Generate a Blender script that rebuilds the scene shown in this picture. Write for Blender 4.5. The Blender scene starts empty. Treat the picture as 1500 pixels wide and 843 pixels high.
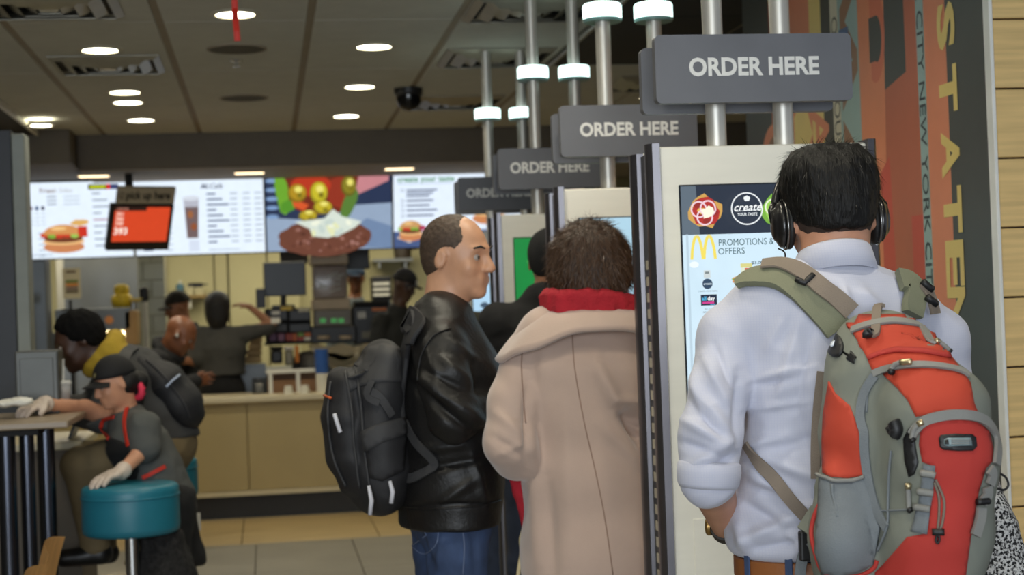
import bpy, bmesh, math, random
import numpy as np
from mathutils import Vector, Matrix
from mathutils.bvhtree import BVHTree
random.seed(5); rng = np.random.default_rng(5)
SC = bpy.context.scene; COL = SC.collection
PI = math.pi
# ------------------------------------------------------------------ camera, light, exposure
H, F = 1.47, 2400.0
YAW, PIT, ROLL = math.radians(8.55), math.radians(.64), math.radians(2.1)
fw = Vector((math.sin(YAW)*math.cos(PIT), math.cos(YAW)*math.cos(PIT), math.sin(PIT)))
r0 = Vector((math.cos(YAW), -math.sin(YAW), 0)); u0 = r0.cross(fw)
CR = math.cos(ROLL)*r0 - math.sin(ROLL)*u0; CU = math.sin(ROLL)*r0 + math.cos(ROLL)*u0
cam = bpy.data.cameras.new('camera'); camo = bpy.data.objects.new('camera', cam); COL.objects.link(camo)
m = Matrix((CR, CU, -fw)).transposed().to_4x4(); m.translation = (0, 0, H); camo.matrix_world = m
cam.sensor_width = 36; cam.lens = F/1500*36; cam.clip_end = 100
cam.dof.use_dof = True; cam.dof.focus_distance = 3.3; cam.dof.aperture_fstop = 5.2
SC.camera = camo
SC.view_settings.view_transform = 'Standard'; SC.view_settings.look = 'None'
SC.view_settings.gamma = 1; SC.view_settings.use_curve_mapping = False
SC.view_settings.exposure = 0.1
SC.cycles.use_denoising = True
SC.cycles.max_bounces = 6
W = bpy.data.worlds.new('world'); SC.world = W; W.use_nodes = True
W.node_tree.nodes['Background'].inputs[0].default_value = (.80, .88, 1, 1)
W.node_tree.nodes['Background'].inputs[1].default_value = .5
def lamp(name, kind, loc, power, color, size=None, target=None, parent=None, **k):
    d = bpy.data.lights.new(name, kind); o = bpy.data.objects.new(name, d); COL.objects.link(o)
    d.energy = power; d.color = color; o.location = loc
    if kind == 'AREA':
        d.shape = 'RECTANGLE'; d.size, d.size_y = size
    if kind == 'SPOT': d.spot_size = k.get('spot', 2.4); d.spot_blend = .8; d.shadow_soft_size = .05
    if kind == 'POINT': d.shadow_soft_size = .06
    if target is not None:
        o.rotation_euler = (Vector(target)-Vector(loc)).to_track_quat('-Z', 'Y').to_euler()
    if parent: o.parent = parent; o.location = Vector(loc)-parent.location
    return o
# daylight from the shop front behind the camera, and the rows of lamps of the kitchen
lamp('window_daylight', 'AREA', (-1.4, -3.4, 1.75), 290, (.86, .93, 1), (5.5, 2.3), (-.1, 4, 1.3))
lamp('kitchen_light', 'AREA', (-.4, 14.6, 2.62), 60, (1, .91, .68), (4.5, 1.0), (-.4, 14.6, 0))

def at(x, y, Y):
    d = fw + CR*((x-750)/F) + CU*((421.5-y)/F)
    return Vector((0, 0, H)) + d*(Y/d.y)
def atX(x, y, X):
    d = fw + CR*((x-750)/F) + CU*((421.5-y)/F)
    return Vector((0, 0, H)) + d*(X/d.x)
def A(x, y, Y): return np.array(at(x, y, Y))
# ------------------------------------------------------------------ materials
def lin(c):
    return tuple((v/255/12.92 if v/255 <= .04045 else ((v/255+.055)/1.055)**2.4) for v in c)
MATS = {}
def mat(name, rgb, rough=.6, metal=0, var=.08, scale=8, bump=0, bscale=60, stretch=(1, 1, 1), spec=.5, emit=None, estr=1, coat=0, sheen=0, alpha=1, trans=0, kind='noise'):
    if name in MATS: return MATS[name]
    M = bpy.data.materials.new(name); M.use_nodes = True; nt = M.node_tree; N = nt.nodes; L = nt.links
    b = N['Principled BSDF']; c = lin(rgb)
    b.inputs['Roughness'].default_value = rough; b.inputs['Metallic'].default_value = metal
    b.inputs['Specular IOR Level'].default_value = spec
    b.inputs['Coat Weight'].default_value = coat; b.inputs['Sheen Weight'].default_value = sheen
    b.inputs['Alpha'].default_value = alpha; b.inputs['Transmission Weight'].default_value = trans
    tc = N.new('ShaderNodeTexCoord'); mp = N.new('ShaderNodeMapping'); mp.inputs['Scale'].default_value = stretch
    L.new(tc.outputs['Object'], mp.inputs[0])
    n = N.new('ShaderNodeTexNoise'); n.inputs['Scale'].default_value = scale; n.inputs['Detail'].default_value = 4
    L.new(mp.outputs[0], n.inputs['Vector'])
    r = N.new('ShaderNodeValToRGB'); e = r.color_ramp.elements
    e[0].position = .3; e[1].position = .7
    e[0].color = (*[max(0, v*(1-var)) for v in c], 1); e[1].color = (*[v*(1+var) for v in c], 1)
    L.new(n.outputs['Fac'], r.inputs[0]); L.new(r.outputs[0], b.inputs['Base Color'])
    if emit is not None:
        b.inputs['Emission Color'].default_value = (*lin(emit), 1); b.inputs['Emission Strength'].default_value = estr
    if bump:
        if kind == 'weave':
            w1 = N.new('ShaderNodeTexWave'); w2 = N.new('ShaderNodeTexWave')
            w1.bands_direction = 'X'; w2.bands_direction = 'Z'
            for w in (w1, w2):
                w.inputs['Scale'].default_value = bscale; w.inputs['Distortion'].default_value = 1.5
                L.new(tc.outputs['Object'], w.inputs['Vector'])
            ad = N.new('ShaderNodeMath'); ad.operation = 'MAXIMUM'
            L.new(w1.outputs['Fac'], ad.inputs[0]); L.new(w2.outputs['Fac'], ad.inputs[1]); hh = ad.outputs[0]
        else:
            n2 = N.new('ShaderNodeTexNoise'); n2.inputs['Scale'].default_value = bscale; n2.inputs['Detail'].default_value = 5
            L.new(mp.outputs[0], n2.inputs['Vector']); hh = n2.outputs['Fac']
        bp = N.new('ShaderNodeBump'); bp.inputs['Strength'].default_value = bump; bp.inputs['Distance'].default_value = .01
        L.new(hh, bp.inputs['Height']); L.new(bp.outputs[0], b.inputs['Normal'])
    MATS[name] = M
    return M
def glow(name, rgb, s):
    return mat(name, rgb, .5, emit=rgb, estr=s, var=.02)
def printmat(name, estr=0.0, rough=.5, spec=.4):
    """flat print: colours come from the per-face colours of the artwork"""
    if name in MATS: return MATS[name]
    M = bpy.data.materials.new(name); M.use_nodes = True; nt = M.node_tree; N = nt.nodes; L = nt.links
    b = N['Principled BSDF']; a = N.new('ShaderNodeAttribute'); a.attribute_name = 'Col'
    n = N.new('ShaderNodeTexNoise'); n.inputs['Scale'].default_value = 14; n.inputs['Detail'].default_value = 3
    mr = N.new('ShaderNodeMapRange'); mr.inputs[3].default_value = .94; mr.inputs[4].default_value = 1.06
    tc = N.new('ShaderNodeTexCoord'); L.new(tc.outputs['Object'], n.inputs['Vector']); L.new(n.outputs['Fac'], mr.inputs[0])
    mx = N.new('ShaderNodeVectorMath'); mx.operation = 'SCALE'
    L.new(a.outputs['Color'], mx.inputs[0]); L.new(mr.outputs[0], mx.inputs['Scale'])
    b.inputs['Roughness'].default_value = rough; b.inputs['Specular IOR Level'].default_value = spec
    if estr:
        b.inputs['Base Color'].default_value = (.01, .01, .012, 1)
        L.new(mx.outputs[0], b.inputs['Emission Color']); b.inputs['Emission Strength'].default_value = estr
    else: L.new(mx.outputs[0], b.inputs['Base Color'])
    MATS[name] = M
    return M
# ------------------------------------------------------------------ objects
def thing(name, label, cat, loc=(0, 0, 0), group=None, rot=None):
    o = bpy.data.objects.new(name, None); COL.objects.link(o); o.empty_display_size = .1
    o.location = loc; o['label'] = label; o['category'] = cat
    if group: o['group'] = group
    if rot is not None: o.rotation_euler = rot
    return o
def tag(o, label, cat, group=None):
    o['label'] = label; o['category'] = cat
    if group: o['group'] = group
    return o
def origin(o):
    v = Vector((0, 0, 0))
    while o is not None: v = v + Vector(o.location); o = o.parent
    return v
def link(name, me, mt, parent=None, local=False, smooth=False, label=None):
    """verts are in world space unless local"""
    o = bpy.data.objects.new(name, me); COL.objects.link(o)
    if mt is not None:
        for q in (mt if isinstance(mt, (list, tuple)) else [mt]): me.materials.append(q)
    if parent is not None:
        if not local: me.transform(Matrix.Translation(-origin(parent)))
        o.parent = parent
    if smooth:
        me.polygons.foreach_set('use_smooth', np.ones(len(me.polygons), bool))
    if label: o['label'] = label
    return o
def link_bm(name, bm, mt, parent=None, local=False, smooth=False, label=None):
    bmesh.ops.recalc_face_normals(bm, faces=bm.faces)
    me = bpy.data.meshes.new(name); bm.to_mesh(me); bm.free()
    o = link(name, me, mt, parent, local, smooth, label)
    if smooth == 'auto':
        me.polygons.foreach_set('use_smooth', np.ones(len(me.polygons), bool)); me.set_sharp_from_angle(angle=.6)
    return o
def mesh_np(name, V, Fq):
    me = bpy.data.meshes.new(name); V = np.asarray(V, np.float32); Fq = np.asarray(Fq, np.int32)
    me.vertices.add(len(V)); me.vertices.foreach_set('co', V.ravel())
    n, k = Fq.shape
    me.loops.add(n*k); me.loops.foreach_set('vertex_index', Fq.ravel())
    me.polygons.add(n); me.polygons.foreach_set('loop_start', np.arange(0, n*k, k, dtype=np.int32))
    me.polygons.foreach_set('loop_total', np.full(n, k, np.int32)); me.update(calc_edges=True)
    return me
def BX(lo, hi, bev=0, seg=1, bm=None, M=None):
    b = bmesh.new(); bmesh.ops.create_cube(b, size=1)
    lo = Vector(lo); hi = Vector(hi)
    for v in b.verts: v.co = Vector((lo[i]+(v.co[i]+.5)*(hi[i]-lo[i]) for i in range(3)))
    if bev: bmesh.ops.bevel(b, geom=list(b.edges), offset=bev, segments=seg, affect='EDGES', profile=.5)
    if M is not None: b.transform(M)
    return join(bm, b)
def join(bm, b):
    if bm is None: return b
    me = bpy.data.meshes.new('t'); b.to_mesh(me); b.free(); bm.from_mesh(me); bpy.data.meshes.remove(me)
    return bm
def CYL(a, b, r1, r2=None, n=20, bm=None, bev=0):
    a = Vector(a); b = Vector(b); r2 = r1 if r2 is None else r2
    q = bmesh.new(); L = (b-a).length
    bmesh.ops.create_cone(q, cap_ends=True, segments=n, radius1=r1, radius2=r2, depth=L)
    if bev:
        bmesh.ops.bevel(q, geom=[e for e in q.edges if e.calc_length() and abs(e.verts[0].co.z-e.verts[1].co.z) < 1e-6], offset=bev, segments=3, affect='EDGES', profile=.5)
    q.transform(Matrix.Translation((a+b)/2) @ (b-a).to_track_quat('Z', 'Y').to_matrix().to_4x4())
    return join(bm, q)
def LATHE(prof, c=(0, 0, 0), n=28, bm=None, axis=None):
    q = bmesh.new(); rings = []
    for r, z in prof:
        rings.append([q.verts.new((max(r, 1e-5)*math.cos(2*PI*i/n), max(r, 1e-5)*math.sin(2*PI*i/n), z)) for i in range(n)])
    for a, b in zip(rings, rings[1:]):
        for i in range(n): q.faces.new((a[i], a[(i+1) % n], b[(i+1) % n], b[i]))
    bmesh.ops.remove_doubles(q, verts=q.verts, dist=2e-5)
    M = Matrix.Translation(c)
    if axis is not None: M = M @ Vector(axis).to_track_quat('Z', 'Y').to_matrix().to_4x4()
    q.transform(M)
    return join(bm, q)
def TUBE(pts, r, n=8, bm=None, flat=1.0, closed=False, up=None):
    """swept tube; r number or list; flat squashes the section along its second axis"""
    q = bmesh.new(); pts = [Vector(p) for p in pts]; N = len(pts)
    rs = r if isinstance(r, (list, tuple)) else [r]*N
    rings = []; x = None
    for i, p in enumerate(pts):
        if closed: t = (pts[(i+1) % N]-pts[i-1])
        else: t = pts[min(i+1, N-1)]-pts[max(i-1, 0)]
        t = t.normalized() if t.length > 1e-9 else Vector((0, 0, 1))
        if up is not None: x = Vector(up).cross(t)
        elif x is None: x = t.orthogonal()
        x = x - t*x.dot(t)
        if x.length < 1e-6: x = t.orthogonal()
        x.normalize(); y = t.cross(x)
        rings.append([q.verts.new(p + x*(rs[i]*math.cos(2*PI*k/n)) + y*(rs[i]*flat*math.sin(2*PI*k/n))) for k in range(n)])
    pr = list(zip(rings, rings[1:])) + ([(rings[-1], rings[0])] if closed else [])
    for a, b in pr:
        for k in range(n): q.faces.new((a[k], a[(k+1) % n], b[(k+1) % n], b[k]))
    if not closed:
        q.faces.new(rings[0][::-1]); q.faces.new(rings[-1])
    return join(bm, q)
def PRISM(poly, axis_vec, bm=None):
    """extrude a planar 3-D polygon by a vector"""
    q = bmesh.new(); a = [q.verts.new(p) for p in poly]; b = [q.verts.new(Vector(p)+Vector(axis_vec)) for p in poly]
    q.faces.new(a[::-1]); q.faces.new(b); n = len(a)
    for i in range(n): q.faces.new((a[i], a[(i+1) % n], b[(i+1) % n], b[i]))
    return join(bm, q)
def rrect(w, h, r, n=5, c=(0, 0)):
    out = []
    for sx, sy, a0 in ((1, 1, 0), (-1, 1, 90), (-1, -1, 180), (1, -1, 270)):
        for i in range(n+1):
            a = math.radians(a0+90*i/n)
            out.append((c[0]+sx*(w/2-r)+r*math.cos(a), c[1]+sy*(h/2-r)+r*math.sin(a)))
    return out
# ------------------------------------------------------------------ flat artwork with lettering (local x right, y up, z out)
def text_mesh(s, size, bold=0, shear=0, align='CENTER'):
    c = bpy.data.curves.new('t', 'FONT'); c.body = s; c.size = size; c.align_x = align; c.align_y = 'CENTER'
    c.offset = bold*size; c.shear = shear; c.resolution_u = 3
    o = bpy.data.objects.new('t', c); COL.objects.link(o)
    dg = bpy.context.evaluated_depsgraph_get(); me = bpy.data.meshes.new_from_object(o.evaluated_get(dg), depsgraph=dg)
    bpy.data.objects.remove(o); bpy.data.curves.remove(c)
    return me
class Print:
    def __init__(s, step=.0003): s.V = []; s.F = []; s.C = []; s.z = 0.0; s.step = step
    def poly(s, pts, rgb, z=None):
        s.z += s.step; n = len(s.V); s.V += [(p[0], p[1], s.z if z is None else z) for p in pts]
        s.F.append(tuple(range(n, n+len(pts)))); s.C.append(lin(rgb)); return s
    def rect(s, x0, y0, x1, y1, rgb): return s.poly([(x0, y0), (x1, y0), (x1, y1), (x0, y1)], rgb)
    def ell(s, x, y, a, b, rgb, n=20, rot=0, wob=0):
        P_ = []
        for i in range(n):
            t = 2*PI*i/n; k = 1+wob*random.uniform(-1, 1); u, v = a*k*math.cos(t), b*k*math.sin(t)
            P_.append((x+u*math.cos(rot)-v*math.sin(rot), y+u*math.sin(rot)+v*math.cos(rot)))
        return s.poly(P_, rgb)
    def line(s, pts, w, rgb):
        for (x0, y0), (x1, y1) in zip(pts, pts[1:]):
            d = Vector((x1-x0, y1-y0)); d.normalize(); nx, ny = -d.y*w/2, d.x*w/2
            s.poly([(x0-nx, y0-ny), (x1-nx, y1-ny), (x1+nx, y1+ny), (x0+nx, y0+ny)], rgb)
        return s
    def ring(s, x, y, r, w, rgb, n=28, a0=0, a1=360, ky=1):
        pts = [(x+r*math.cos(math.radians(a0+(a1-a0)*i/n)), y+ky*r*math.sin(math.radians(a0+(a1-a0)*i/n))) for i in range(n+1)]
        return s.line(pts, w, rgb)
    def text(s, t, x, y, size, rgb, bold=0, shear=0, align='CENTER', rot=0, sx=1, fit=None):
        me = text_mesh(t, size, bold, shear, align); n = len(s.V); s.z += s.step
        if fit and len(me.vertices):
            xs = [v.co.x for v in me.vertices]; sx = fit/(max(xs)-min(xs))
        c, q = math.cos(rot), math.sin(rot)
        for v in me.vertices: s.V.append((x+v.co.x*sx*c-v.co.y*q, y+v.co.x*sx*q+v.co.y*c, s.z))
        for p in me.polygons: s.F.append(tuple(n+i for i in p.vertices)); s.C.append(lin(rgb))
        bpy.data.meshes.remove(me); return s
    def build(s, name, mt, parent, M=None, label=None, local=True):
        me = bpy.data.meshes.new(name); me.from_pydata(s.V, [], s.F)
        ca = me.color_attributes.new('Col', 'FLOAT_COLOR', 'CORNER')
        arr = np.empty((len(me.loops), 4), np.float32); arr[:, 3] = 1
        st = 0
        for f, c in zip(s.F, s.C): arr[st:st+len(f), :3] = c; st += len(f)
        ca.data.foreach_set('color', arr.ravel())
        if M is not None: me.transform(M)
        return link(name, me, mt, parent, local, label=label)
def frame_M(o, x, y):
    """matrix whose x,y axes and origin are given (z = x cross y)"""
    x = Vector(x).normalized(); y = Vector(y).normalized(); z = x.cross(y)
    q = Matrix((x, y, z)).transposed().to_4x4(); q.translation = o
    return q
FACE = lambda o: frame_M(o, (1, 0, 0), (0, 0, 1))      # a panel that faces the camera side (-Y)
# ------------------------------------------------------------------ the room
def structure(o): o['kind'] = 'structure'; return o
m_grid = mat('ceiling_grid', (150, 138, 118), .7)
m_tile_c = mat('ceiling_panel', (200, 200, 190), .85, bump=.15, bscale=200, var=.04)
m_dark = mat('dark_paint', (42, 40, 37), .7)
m_soffit = mat('soffit_paint', (104, 96, 84), .75, var=.05)
m_soffit2 = mat('soffit_underside', (150, 138, 122), .8, var=.05)
m_cream = mat('cream_wall', (206, 199, 156), .7, var=.06, scale=3)
m_steel = mat('brushed_steel', (176, 178, 176), .34, .9, var=.1, scale=5, stretch=(1, 1, .1), bump=.05, bscale=80)
m_steel_d = mat('dull_steel', (128, 134, 140), .45, .6, var=.15, scale=3)
m_black = mat('black_plastic', (24, 24, 26), .4, var=.15)
m_blackm = mat('black_matt', (20, 20, 21), .75, var=.15)
m_white = mat('white_plastic', (226, 224, 214), .45, var=.03)
m_chrome = mat('chrome', (205, 205, 205), .18, 1, var=.05)

ceil = structure(link_bm('ceiling', BX((-3.4, -3.4, 2.806), (5.4, 13.6, 2.95)), m_grid))
cx = [-.43+.672*k for k in range(-4, 4)]; cy = [-3.1+1.51*k for k in range(11)]
cy[-1] = 12.0
pm = None
for i in range(len(cx)-1):
    for j in range(len(cy)-1):
        link_bm('panel', BX((cx[i]+.018, cy[j]+.004, 2.80), (cx[i+1]-.018, cy[j+1]-.004, 2.812), .003), m_tile_c, ceil)
for i in range(5):      # the ceiling right of the kiosks, dark near and plain beyond
    for j in range(11):
        x0 = 1.60+.75*i; y0 = -3.1+1.51*j; y1 = min(y0+1.51, 12.0)
        if y1 <= y0: continue
        dk = y0 < 8.0
        link_bm('panel', BX((x0+.01, y0+.004, 2.80), (x0+.74, y1-.004, 2.832), .003), m_dark if dk else m_tile_c, ceil)
structure(link_bm('trim_1', BX((1.575, -3.4, 2.775), (1.60, 8.95, 2.806), .004), m_steel, None))
# bulkhead above the order counter
structure(link_bm('trim_2', BX((-1.295, 12.0, 2.55), (5.4, 13.7, 2.83), .006), m_soffit))
structure(link_bm('trim_3', BX((-1.285, 12.01, 2.541), (5.4, 13.7, 2.549)), m_soffit2))
structure(link_bm('trim_4', BX((-3.4, 11.6, 2.565), (-1.30, 13.7, 2.83), .004), m_soffit))
structure(link_bm('trim_5', BX((-3.4, 9.3, 2.765), (-1.52, 11.59, 2.83), .004), m_dark))
structure(link_bm('trim_6', BX((-1.52, 8.8, 2.75), (-1.50, 11.55, 2.80), .004), m_white))
# floor
m_floor = mat('floor_slab', (60, 57, 50), .7)
m_tile = mat('grey_floor_tile', (128, 124, 112), .38, var=.10, scale=2.5, bump=.03, bscale=30)
m_tan = mat('tan_wood_tile', (186, 162, 114), .4, var=.16, scale=4, stretch=(.6, 7, 1))
flo = structure(link_bm('floor', BX((-3.4, -3.4, -.12), (5.4, 17, -.012)), m_floor))
for i in range(-6, 9):
    for j in range(9):
        y1 = 10.7-1.22*j; x0 = -.115+.61*i
        if x0+.61 > 1.96 and y1 < 6.5: continue
        link_bm('tile', BX((x0+.0025, y1-1.2175, -.02), (x0+.6075, y1-.0025, 0), .002), m_tile, flo)
for i in range(-3, 6):
    x0 = -.21+.89*i
    link_bm('tile', BX((x0+.003, 10.7025, -.02), (x0+.887, 12.06, 0), .002), m_tan, flo)
for i in range(-2, 4):
    x0 = -.5+1.2*i
    link_bm('tile', BX((x0+.003, 12.07, -.02), (x0+1.197, 16.1, 0), .002), m_tile, flo)
# walls
m_wood = mat('oak_panel', (226, 192, 128), .5, var=.16, scale=5, stretch=(.5, 1, 9), bump=.04, bscale=90)
m_joint = mat('wood_joint', (58, 46, 32), .8)
wl = structure(link_bm('wall_left', BX((-3.5, -3.4, 0), (-3.4, 17, 2.95)), mat('left_wall_paint', (120, 112, 96), .8)))
wb = structure(link_bm('wall_back', BX((-3.4, 16.1, 0), (5.4, 16.2, 2.95)), m_cream))
wr = structure(link_bm('wall_right', BX((1.969, 4.232, 0), (2.17, 6.43, 2.83)), m_dark))
wn = structure(link_bm('wall_near', BX((1.977, 4.225, 0), (5.4, 4.231, 2.83)), m_joint))
for k in range(-5, 11):
    z1 = 1.829+.1897*k - .009
    for q in range(2):
        x0 = 1.978 if q == 0 else 3.6
        x1 = 3.595 if q == 0 else 5.3
        link_bm('plank', BX((x0, 4.20, max(z1-.1845, 0)), (x1, 4.226, min(z1, 2.82)), .0025), m_wood, wn)
structure(link_bm('trim_7', BX((1.9655, 4.192, 0), (1.976, 4.232, 2.83), .002), mat('aluminium_edge', (236, 236, 230), .4, .1)))
structure(link_bm('wall_side', BX((5.4, 4.2, 0), (5.5, 17, 2.95)), m_soffit))
# ---- mural printed on the right wall
def murY(px):
    return atX(px, 100, 1.965).y
mu = Print(.00004); BY = 4.22
def mx(px): return BY-murY(px)      # local x runs towards the viewer, 0 at the near edge
MZ0, MZ1 = .0, 2.82
OR, DKO, RED, YEL, TEAL, BLK, BRN = (216, 136, 102), (186, 108, 82), (198, 88, 72), (222, 198, 124), (154, 178, 174), (78, 79, 75), (150, 112, 86)
mu.rect(mx(1090), MZ0, mx(1447), MZ1, OR)
mu.rect(mx(1386), MZ0, mx(1447), MZ1, BLK)
mu.rect(mx(1326), MZ0, mx(1343), MZ1, RED)
mu.rect(mx(1326), 1.7, mx(1343), MZ1, DKO)
mu.rect(mx(1343), MZ0, mx(1354.5), MZ1, TEAL)
mu.poly([(mx(1283), 2.10), (mx(1326), 2.145), (mx(1326), MZ1), (mx(1283), MZ1)], BLK)
mu.poly([(mx(1283), 0), (mx(1326), 0), (mx(1326), 2.145), (mx(1283), 2.10)], DKO)
mu.poly([(mx(1258), 0), (mx(1275), 0), (mx(1297), 2.4), (mx(1258), 2.4)], (222, 140, 102))
mu.poly([(mx(1283), 0), (mx(1299), 0), (mx(1303), 1.3), (mx(1297), 1.9), (mx(1283), 1.85)], RED)
# the round letter-shape near the top of the mural
mu.ell((mx(1268)+mx(1297))/2, 2.30, (mx(1297)-mx(1268))/2, .155, (212, 118, 88), 28)
mu.poly([(mx(1262), 1.95), (mx(1276), 2.05), (mx(1276), 2.62), (mx(1262), 2.62)], (222, 140, 102))
mu.ell((mx(1278)+mx(1292))/2, 2.285, (mx(1292)-mx(1278))/2, .075, BLK, 24)
mu.rect(mx(1274), 2.215, mx(1284), 2.36, BLK)
mu.rect(mx(1218), MZ0, mx(1258), MZ1, TEAL)
for k, (a, b, c) in enumerate([(2.75, 2.55, 2.44), (2.44, 2.28, 2.18), (2.06, 1.93, 1.82), (1.8, 1.6, 1.4), (1.3, 1.1, .9), (.8, .6, .4)]):
    mu.poly([(mx(1232), a), (mx(1256), b), (mx(1256), b-.07), (mx(1232), a-.09)], BRN)
    mu.poly([(mx(1232), c), (mx(1256), b), (mx(1256), b-.07), (mx(1232), c-.09)], BRN)
mu.rect(mx(1230), 2.16, mx(1244), 2.37, (82, 104, 142))
mu.rect(mx(1218), MZ0, mx(1229), MZ1, (206, 200, 178))
mu.rect(mx(1204), MZ0, mx(1218), MZ1, (70, 68, 60))
mu.rect(mx(1187), MZ0, mx(1204), MZ1, YEL)
mu.rect(mx(1158), MZ0, mx(1187), MZ1, (216, 136, 104))
mu.rect(mx(1128), MZ0, mx(1158), MZ1, (198, 114, 88))
mu.rect(mx(1090), MZ0, mx(1128), MZ1, (66, 66, 60))
mu.ell((mx(1112)+mx(1150))/2, 2.02, .16, .12, OR, 24); mu.ell((mx(1115)+mx(1146))/2, 2.02, .09, .07, BRN, 20)
mu.poly([(mx(1128), 2.62), (mx(1156), 2.70), (mx(1156), 2.44), (mx(1140), 2.44)], YEL)
mu.poly([(mx(1160), 2.13), (mx(1175), 2.2), (mx(1187), 2.05), (mx(1175), 1.98), (mx(1187), 1.9), (mx(1160), 1.9)], YEL)
mu.text('A', mx(1196), 2.05, .26, OR, .02, rot=-PI/2)
mu.text('ON', mx(1223.5), 2.36, .085, (92, 90, 80), .0, rot=-PI/2)
mu.text('OUTS', mx(1223.5), 2.03, .085, (92, 90, 80), .0, rot=-PI/2)
yy = 2.78
mu.text('NEW YORK CITY NEW YORK CITY NEW YORK CITY NEW YORK CITY', mx(1348.5), 1.42, .064, (70, 76, 78), .0, rot=-PI/2, fit=2.75)
for ch, px, zc in (('S', 1382, 2.232), ('T', 1388, 2.049), ('A', 1387, 1.862), ('T', 1392, 1.70), ('E', 1392, 1.545), ('N', 1394, 1.41), ('I', 1396, 1.235), ('S', 1397, 1.11), ('L', 1398, .98), ('A', 1399, .84), ('N', 1400, .68), ('D', 1401, .52)):
    me = text_mesh(ch, .17, .04)
    xs = [v.co.x for v in me.vertices]; ys = [v.co.y for v in me.vertices]; cxm, cym = (min(xs)+max(xs))/2, (min(ys)+max(ys))/2
    w_ = max(xs)-min(xs); h_ = max(ys)-min(ys); tw = .135 if ch not in 'I' else .03
    mu.z += mu.step; n0 = len(mu.V); hh_ = .125
    for v in me.vertices:
        u = (v.co.x-cxm)/w_*tw; q = (v.co.y-cym)/h_*hh_
        mu.V.append((BY-4.478+q, zc-u, mu.z))
    for p in me.polygons: mu.F.append(tuple(n0+i for i in p.vertices)); mu.C.append(lin((222, 198, 120)))
    bpy.data.meshes.remove(me)
Mm = frame_M((1.967, BY, 0), (0, -1, 0), (0, 0, 1))
mu.build('mural_print', printmat('mural_ink', 0, .42, .35), wr, Mm, local=False)
# ------------------------------------------------------------------ ceiling fittings
m_lens = glow('lamp_lens', (255, 250, 228), 9)
m_trimr = mat('lamp_trim', (196, 190, 170), .5)
def downlight(X, Y, z, label, power=20, r=.085, grp='round recessed ceiling downlights'):
    t = thing('downlight', label, 'ceiling light', (X, Y, z), grp)
    link_bm('trim_ring', LATHE([(r, .004), (r+.022, .004), (r+.024, -.004), (r+.002, -.010), (r, .004)], (X, Y, z)), m_trimr, t, smooth='auto')
    link_bm('lens', LATHE([(.0001, -.006), (r, -.005), (r, .003), (.0001, .003)], (X, Y, z)), m_lens, t)
    lamp('bulb', 'SPOT', (X, Y, z-.03), power, (1, .92, .73), target=(X, Y, 0), parent=t, spot=2.5)
    return t
downlight(-.09, 7.28, 2.8, 'bright round downlight with a red ribbon hanging in front of it')
downlight(-.76, 8.21, 2.8, 'round downlight on the ceiling just in front of the square vent at left')
downlight(-.77, 9.74, 2.8, 'first round downlight behind the left square vent, in a close pair')
downlight(-.79, 10.2, 2.8, 'second round downlight of the close pair behind the left square vent')
downlight(-.78, 11.12, 2.8, 'rearmost downlight of the left row, close to the grey bulkhead')
downlight(.58, 8.21, 2.8, 'nearest and largest downlight of the middle row left of the kiosk poles')
downlight(.59, 9.67, 2.8, 'middle downlight of the row of three beside the black camera dome')
downlight(.58, 11.11, 2.8, 'rear downlight of the row of three, closest to the grey bulkhead')
downlight(2.54, 10.41, 2.8, 'small downlight seen just left of the nearest order here sign')
downlight(-1.41, 11.0, 2.765, 'downlight in the dark ceiling recess at far left', r=.07)
for k, (x_, y_) in enumerate([(-.76, 1.5), (-.76, 4.6), (.58, 1.6), (.58, 3.2), (.58, 5.0), (1.24, 2.6), (-.1, 3.0), (-.76, 6.2), (.95, 4.55), (.95, 5.9)]):  # last two are added out of view to brighten the kiosk faces
    downlight(x_, y_, 2.8, ['front', 'second', 'third', 'fourth', 'fifth', 'sixth', 'seventh', 'eighth', 'added ninth', 'added tenth'][k]+' round downlight on the ceiling over the queue before the kiosks', 22)
m_amber = glow('soffit_lamp', (255, 226, 180), 3)
for X, Y, lb in ((-.09, 12.4, 'flush soffit lamp above the drinks menu board'), (1.03, 12.35, 'flush soffit lamp above the create your taste menu board'), (-1.22, 12.35, 'flush soffit lamp at the left end of the bulkhead')):
    t = thing('soffit_lamp', lb, 'ceiling light', (X, Y, 2.541))
    link_bm('housing', BX((X-.12, Y-.06, 2.535), (X+.12, Y+.06, 2.543), .003), m_trimr, t)
    link_bm('lens', BX((X-.105, Y-.045, 2.531), (X+.105, Y+.045, 2.536)), m_amber, t)
    lamp('bulb', 'SPOT', (X, Y, 2.52), 7, (1, .82, .5), target=(X, Y, 0), parent=t, spot=2.4)
m_spk = mat('speaker_grille', (88, 84, 72), .8)
for X, Y, lb in ((-.1, 8.24, 'round flush ceiling speaker behind the red ribbon'), (-.09, 10.1, 'round flush ceiling speaker deeper in, left of the middle row of lamps')):
    t = thing('ceiling_speaker', lb, 'speaker', (X, Y, 2.8))
    link_bm('grille', LATHE([(.0001, -.010), (.10, -.009), (.135, -.006)], (X, Y, 2.8)), m_spk, t)
    link_bm('rim', LATHE([(.135, .002), (.148, .002), (.148, -.007), (.135, -.007)], (X, Y, 2.8)), m_grid, t)
t = thing('sprinkler', 'small sprinkler head on the ceiling behind the round speaker', 'sprinkler', (-.11, 8.61, 2.8))
link_bm('escutcheon', LATHE([(.034, .002), (.034, -.006), (.012, -.012), (.0001, -.012)], (-.11, 8.61, 2.8)), m_chrome, t)
link_bm('head', LATHE([(.008, -.01), (.008, -.03), (.02, -.034), (.0001, -.036)], (-.11, 8.61, 2.8)), m_chrome, t)
m_vent = mat('vent_metal', (158, 154, 140), .35, .6)
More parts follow.
